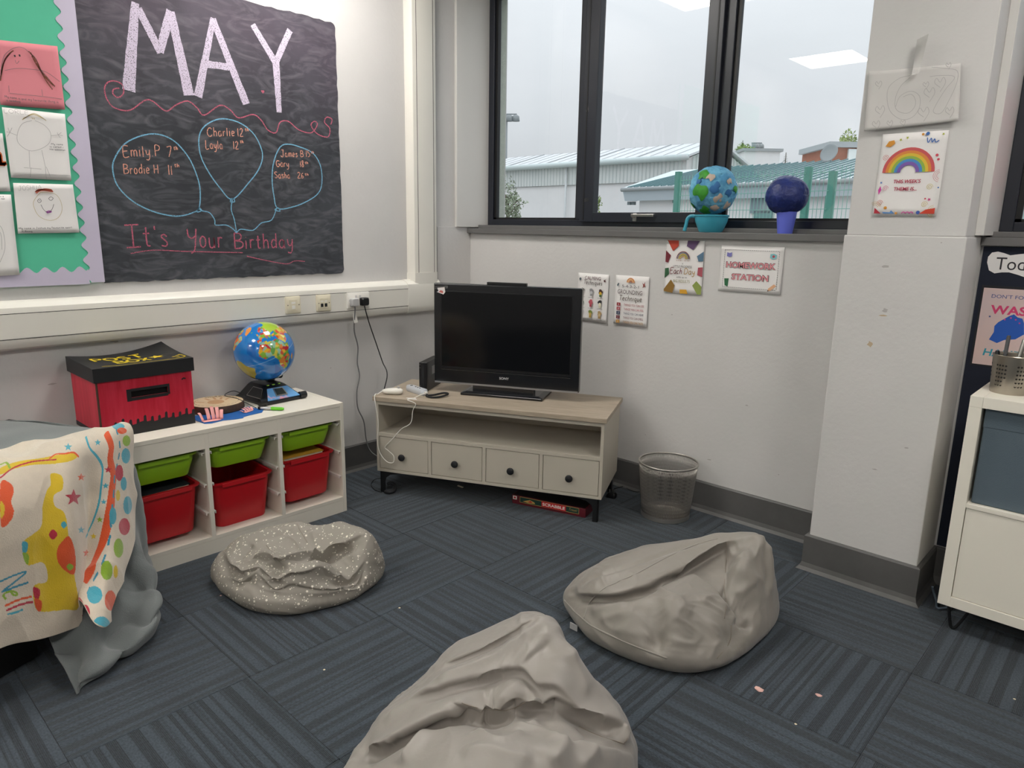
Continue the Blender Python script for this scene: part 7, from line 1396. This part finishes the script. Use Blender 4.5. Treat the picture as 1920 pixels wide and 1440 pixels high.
tree('leafy_bush', 'low rounded treetop between shed roof and concrete box', 1394, 282, 55, 14, 12, 500, .12, 'leaf_light', 4)
def conifer(label, px, ytop, ybot, d, seed):
    p, q = P3(px, ytop, d), P3(px, ybot, d); h = p[2]-q[2]; t = thing('conifer_tree', label, 'tree', (q[0], q[1], GZ), group='far conifers'); MB().tube([(q[0], q[1], GZ), p], [.12, .02], 6).build('trunk', 'trunk_bark', t); rn = random.Random(seed); m = MB()
    for k in range(13):
        z = p[2]-h*(k+.3)/13; r_ = .06+h*.30*(k+1)/13
        for i in range(7):
            a = 6.283*i/7+k*.9+rn.uniform(-.2, .2); e = np.array((math.cos(a), math.sin(a), -.25)); s_ = np.array((-math.sin(a), math.cos(a), 0))*r_*.22; c = np.array((p[0], p[1], z)); m.add([c, c+e*r_*.6+s_, c+e*r_*rn.uniform(.8, 1.1), c+e*r_*.6-s_], [(0, 1, 2, 3)])
    m.build('branches', 'conifer', t, kind='stuff')
conifer('dark conifer tip just right of the middle window post', 1369, 257, 290, 62, 1); conifer('dark conifer tip above the shed gable slope', 1393, 263, 290, 62, 2); conifer('thin conifer right of the pale concrete box', 1474, 286, 325, 50, 3)
# ---- green mesh fence
mat('fence_green', '#4f8f80', .5); mat('fence_wire', '#7fb3a6', .5)
FQ = P3(1275, 334, 9.6), P3(1700, 318, 7.2); fz = (FQ[0][2]+FQ[1][2])/2; fu = FQ[1]-FQ[0]; fu[2] = 0; FLn = np.linalg.norm(fu); fu /= FLn; fn = np.array((fu[1], -fu[0], 0))
FF_ = Frame((FQ[0][0], FQ[0][1], 0), fu, (0, 0, 1), fn)
posts = [FF_.px(x, 360)[0] for x in (1273, 1517, 1563)]
fence = thing('mesh_fence', 'green welded mesh fence with square posts outside the right pane', 'fence', (FQ[0][0], FQ[0][1], GZ))
for k, (x, yt) in enumerate(((1273, 322), (1517, 313), (1563, 321))):
    a_, b_ = FF_.px(x, yt); MB().prism(FF_, [(a_-.035, GZ), (a_+.035, GZ), (a_+.035, b_), (a_-.035, b_)], -.035, .035).build('post', 'fence_green', fence)
a_, b_ = FF_.px(1530, 365); MB().prism(FF_, [(a_-.03, GZ), (a_+.03, GZ), (a_+.03, b_), (a_-.03, b_)], -.3, -.24).build('post', 'fence_green', fence)
zt = fz+.05
def panel(x0, x1):
    m = MB(); n = int((x1-x0)/.05)
    for i in range(n+1): x = x0+i*.05; m.box(0, .001, 0, .001, 0, .001) if False else m.prism(FF_, [(x-.0022, GZ+.05), (x+.0022, GZ+.05), (x+.0022, zt), (x-.0022, zt)], .03, .0356)
    for j in range(13):
        z = zt-.06-j*.2
        for c_ in (.026, .037): m.prism(FF_, [(x0, z-.0035), (x1, z-.0035), (x1, z+.0035), (x0, z+.0035)], c_, c_+.006)
    m.build('mesh_panel', 'fence_wire', fence, kind='stuff')
for x0, x1 in ((posts[0]+.05, posts[1]-.04), (posts[1]+.04, posts[2]-.04), (posts[2]+.04, posts[2]+2.3), (posts[2]+2.36, posts[2]+4.7)): panel(x0, x1)
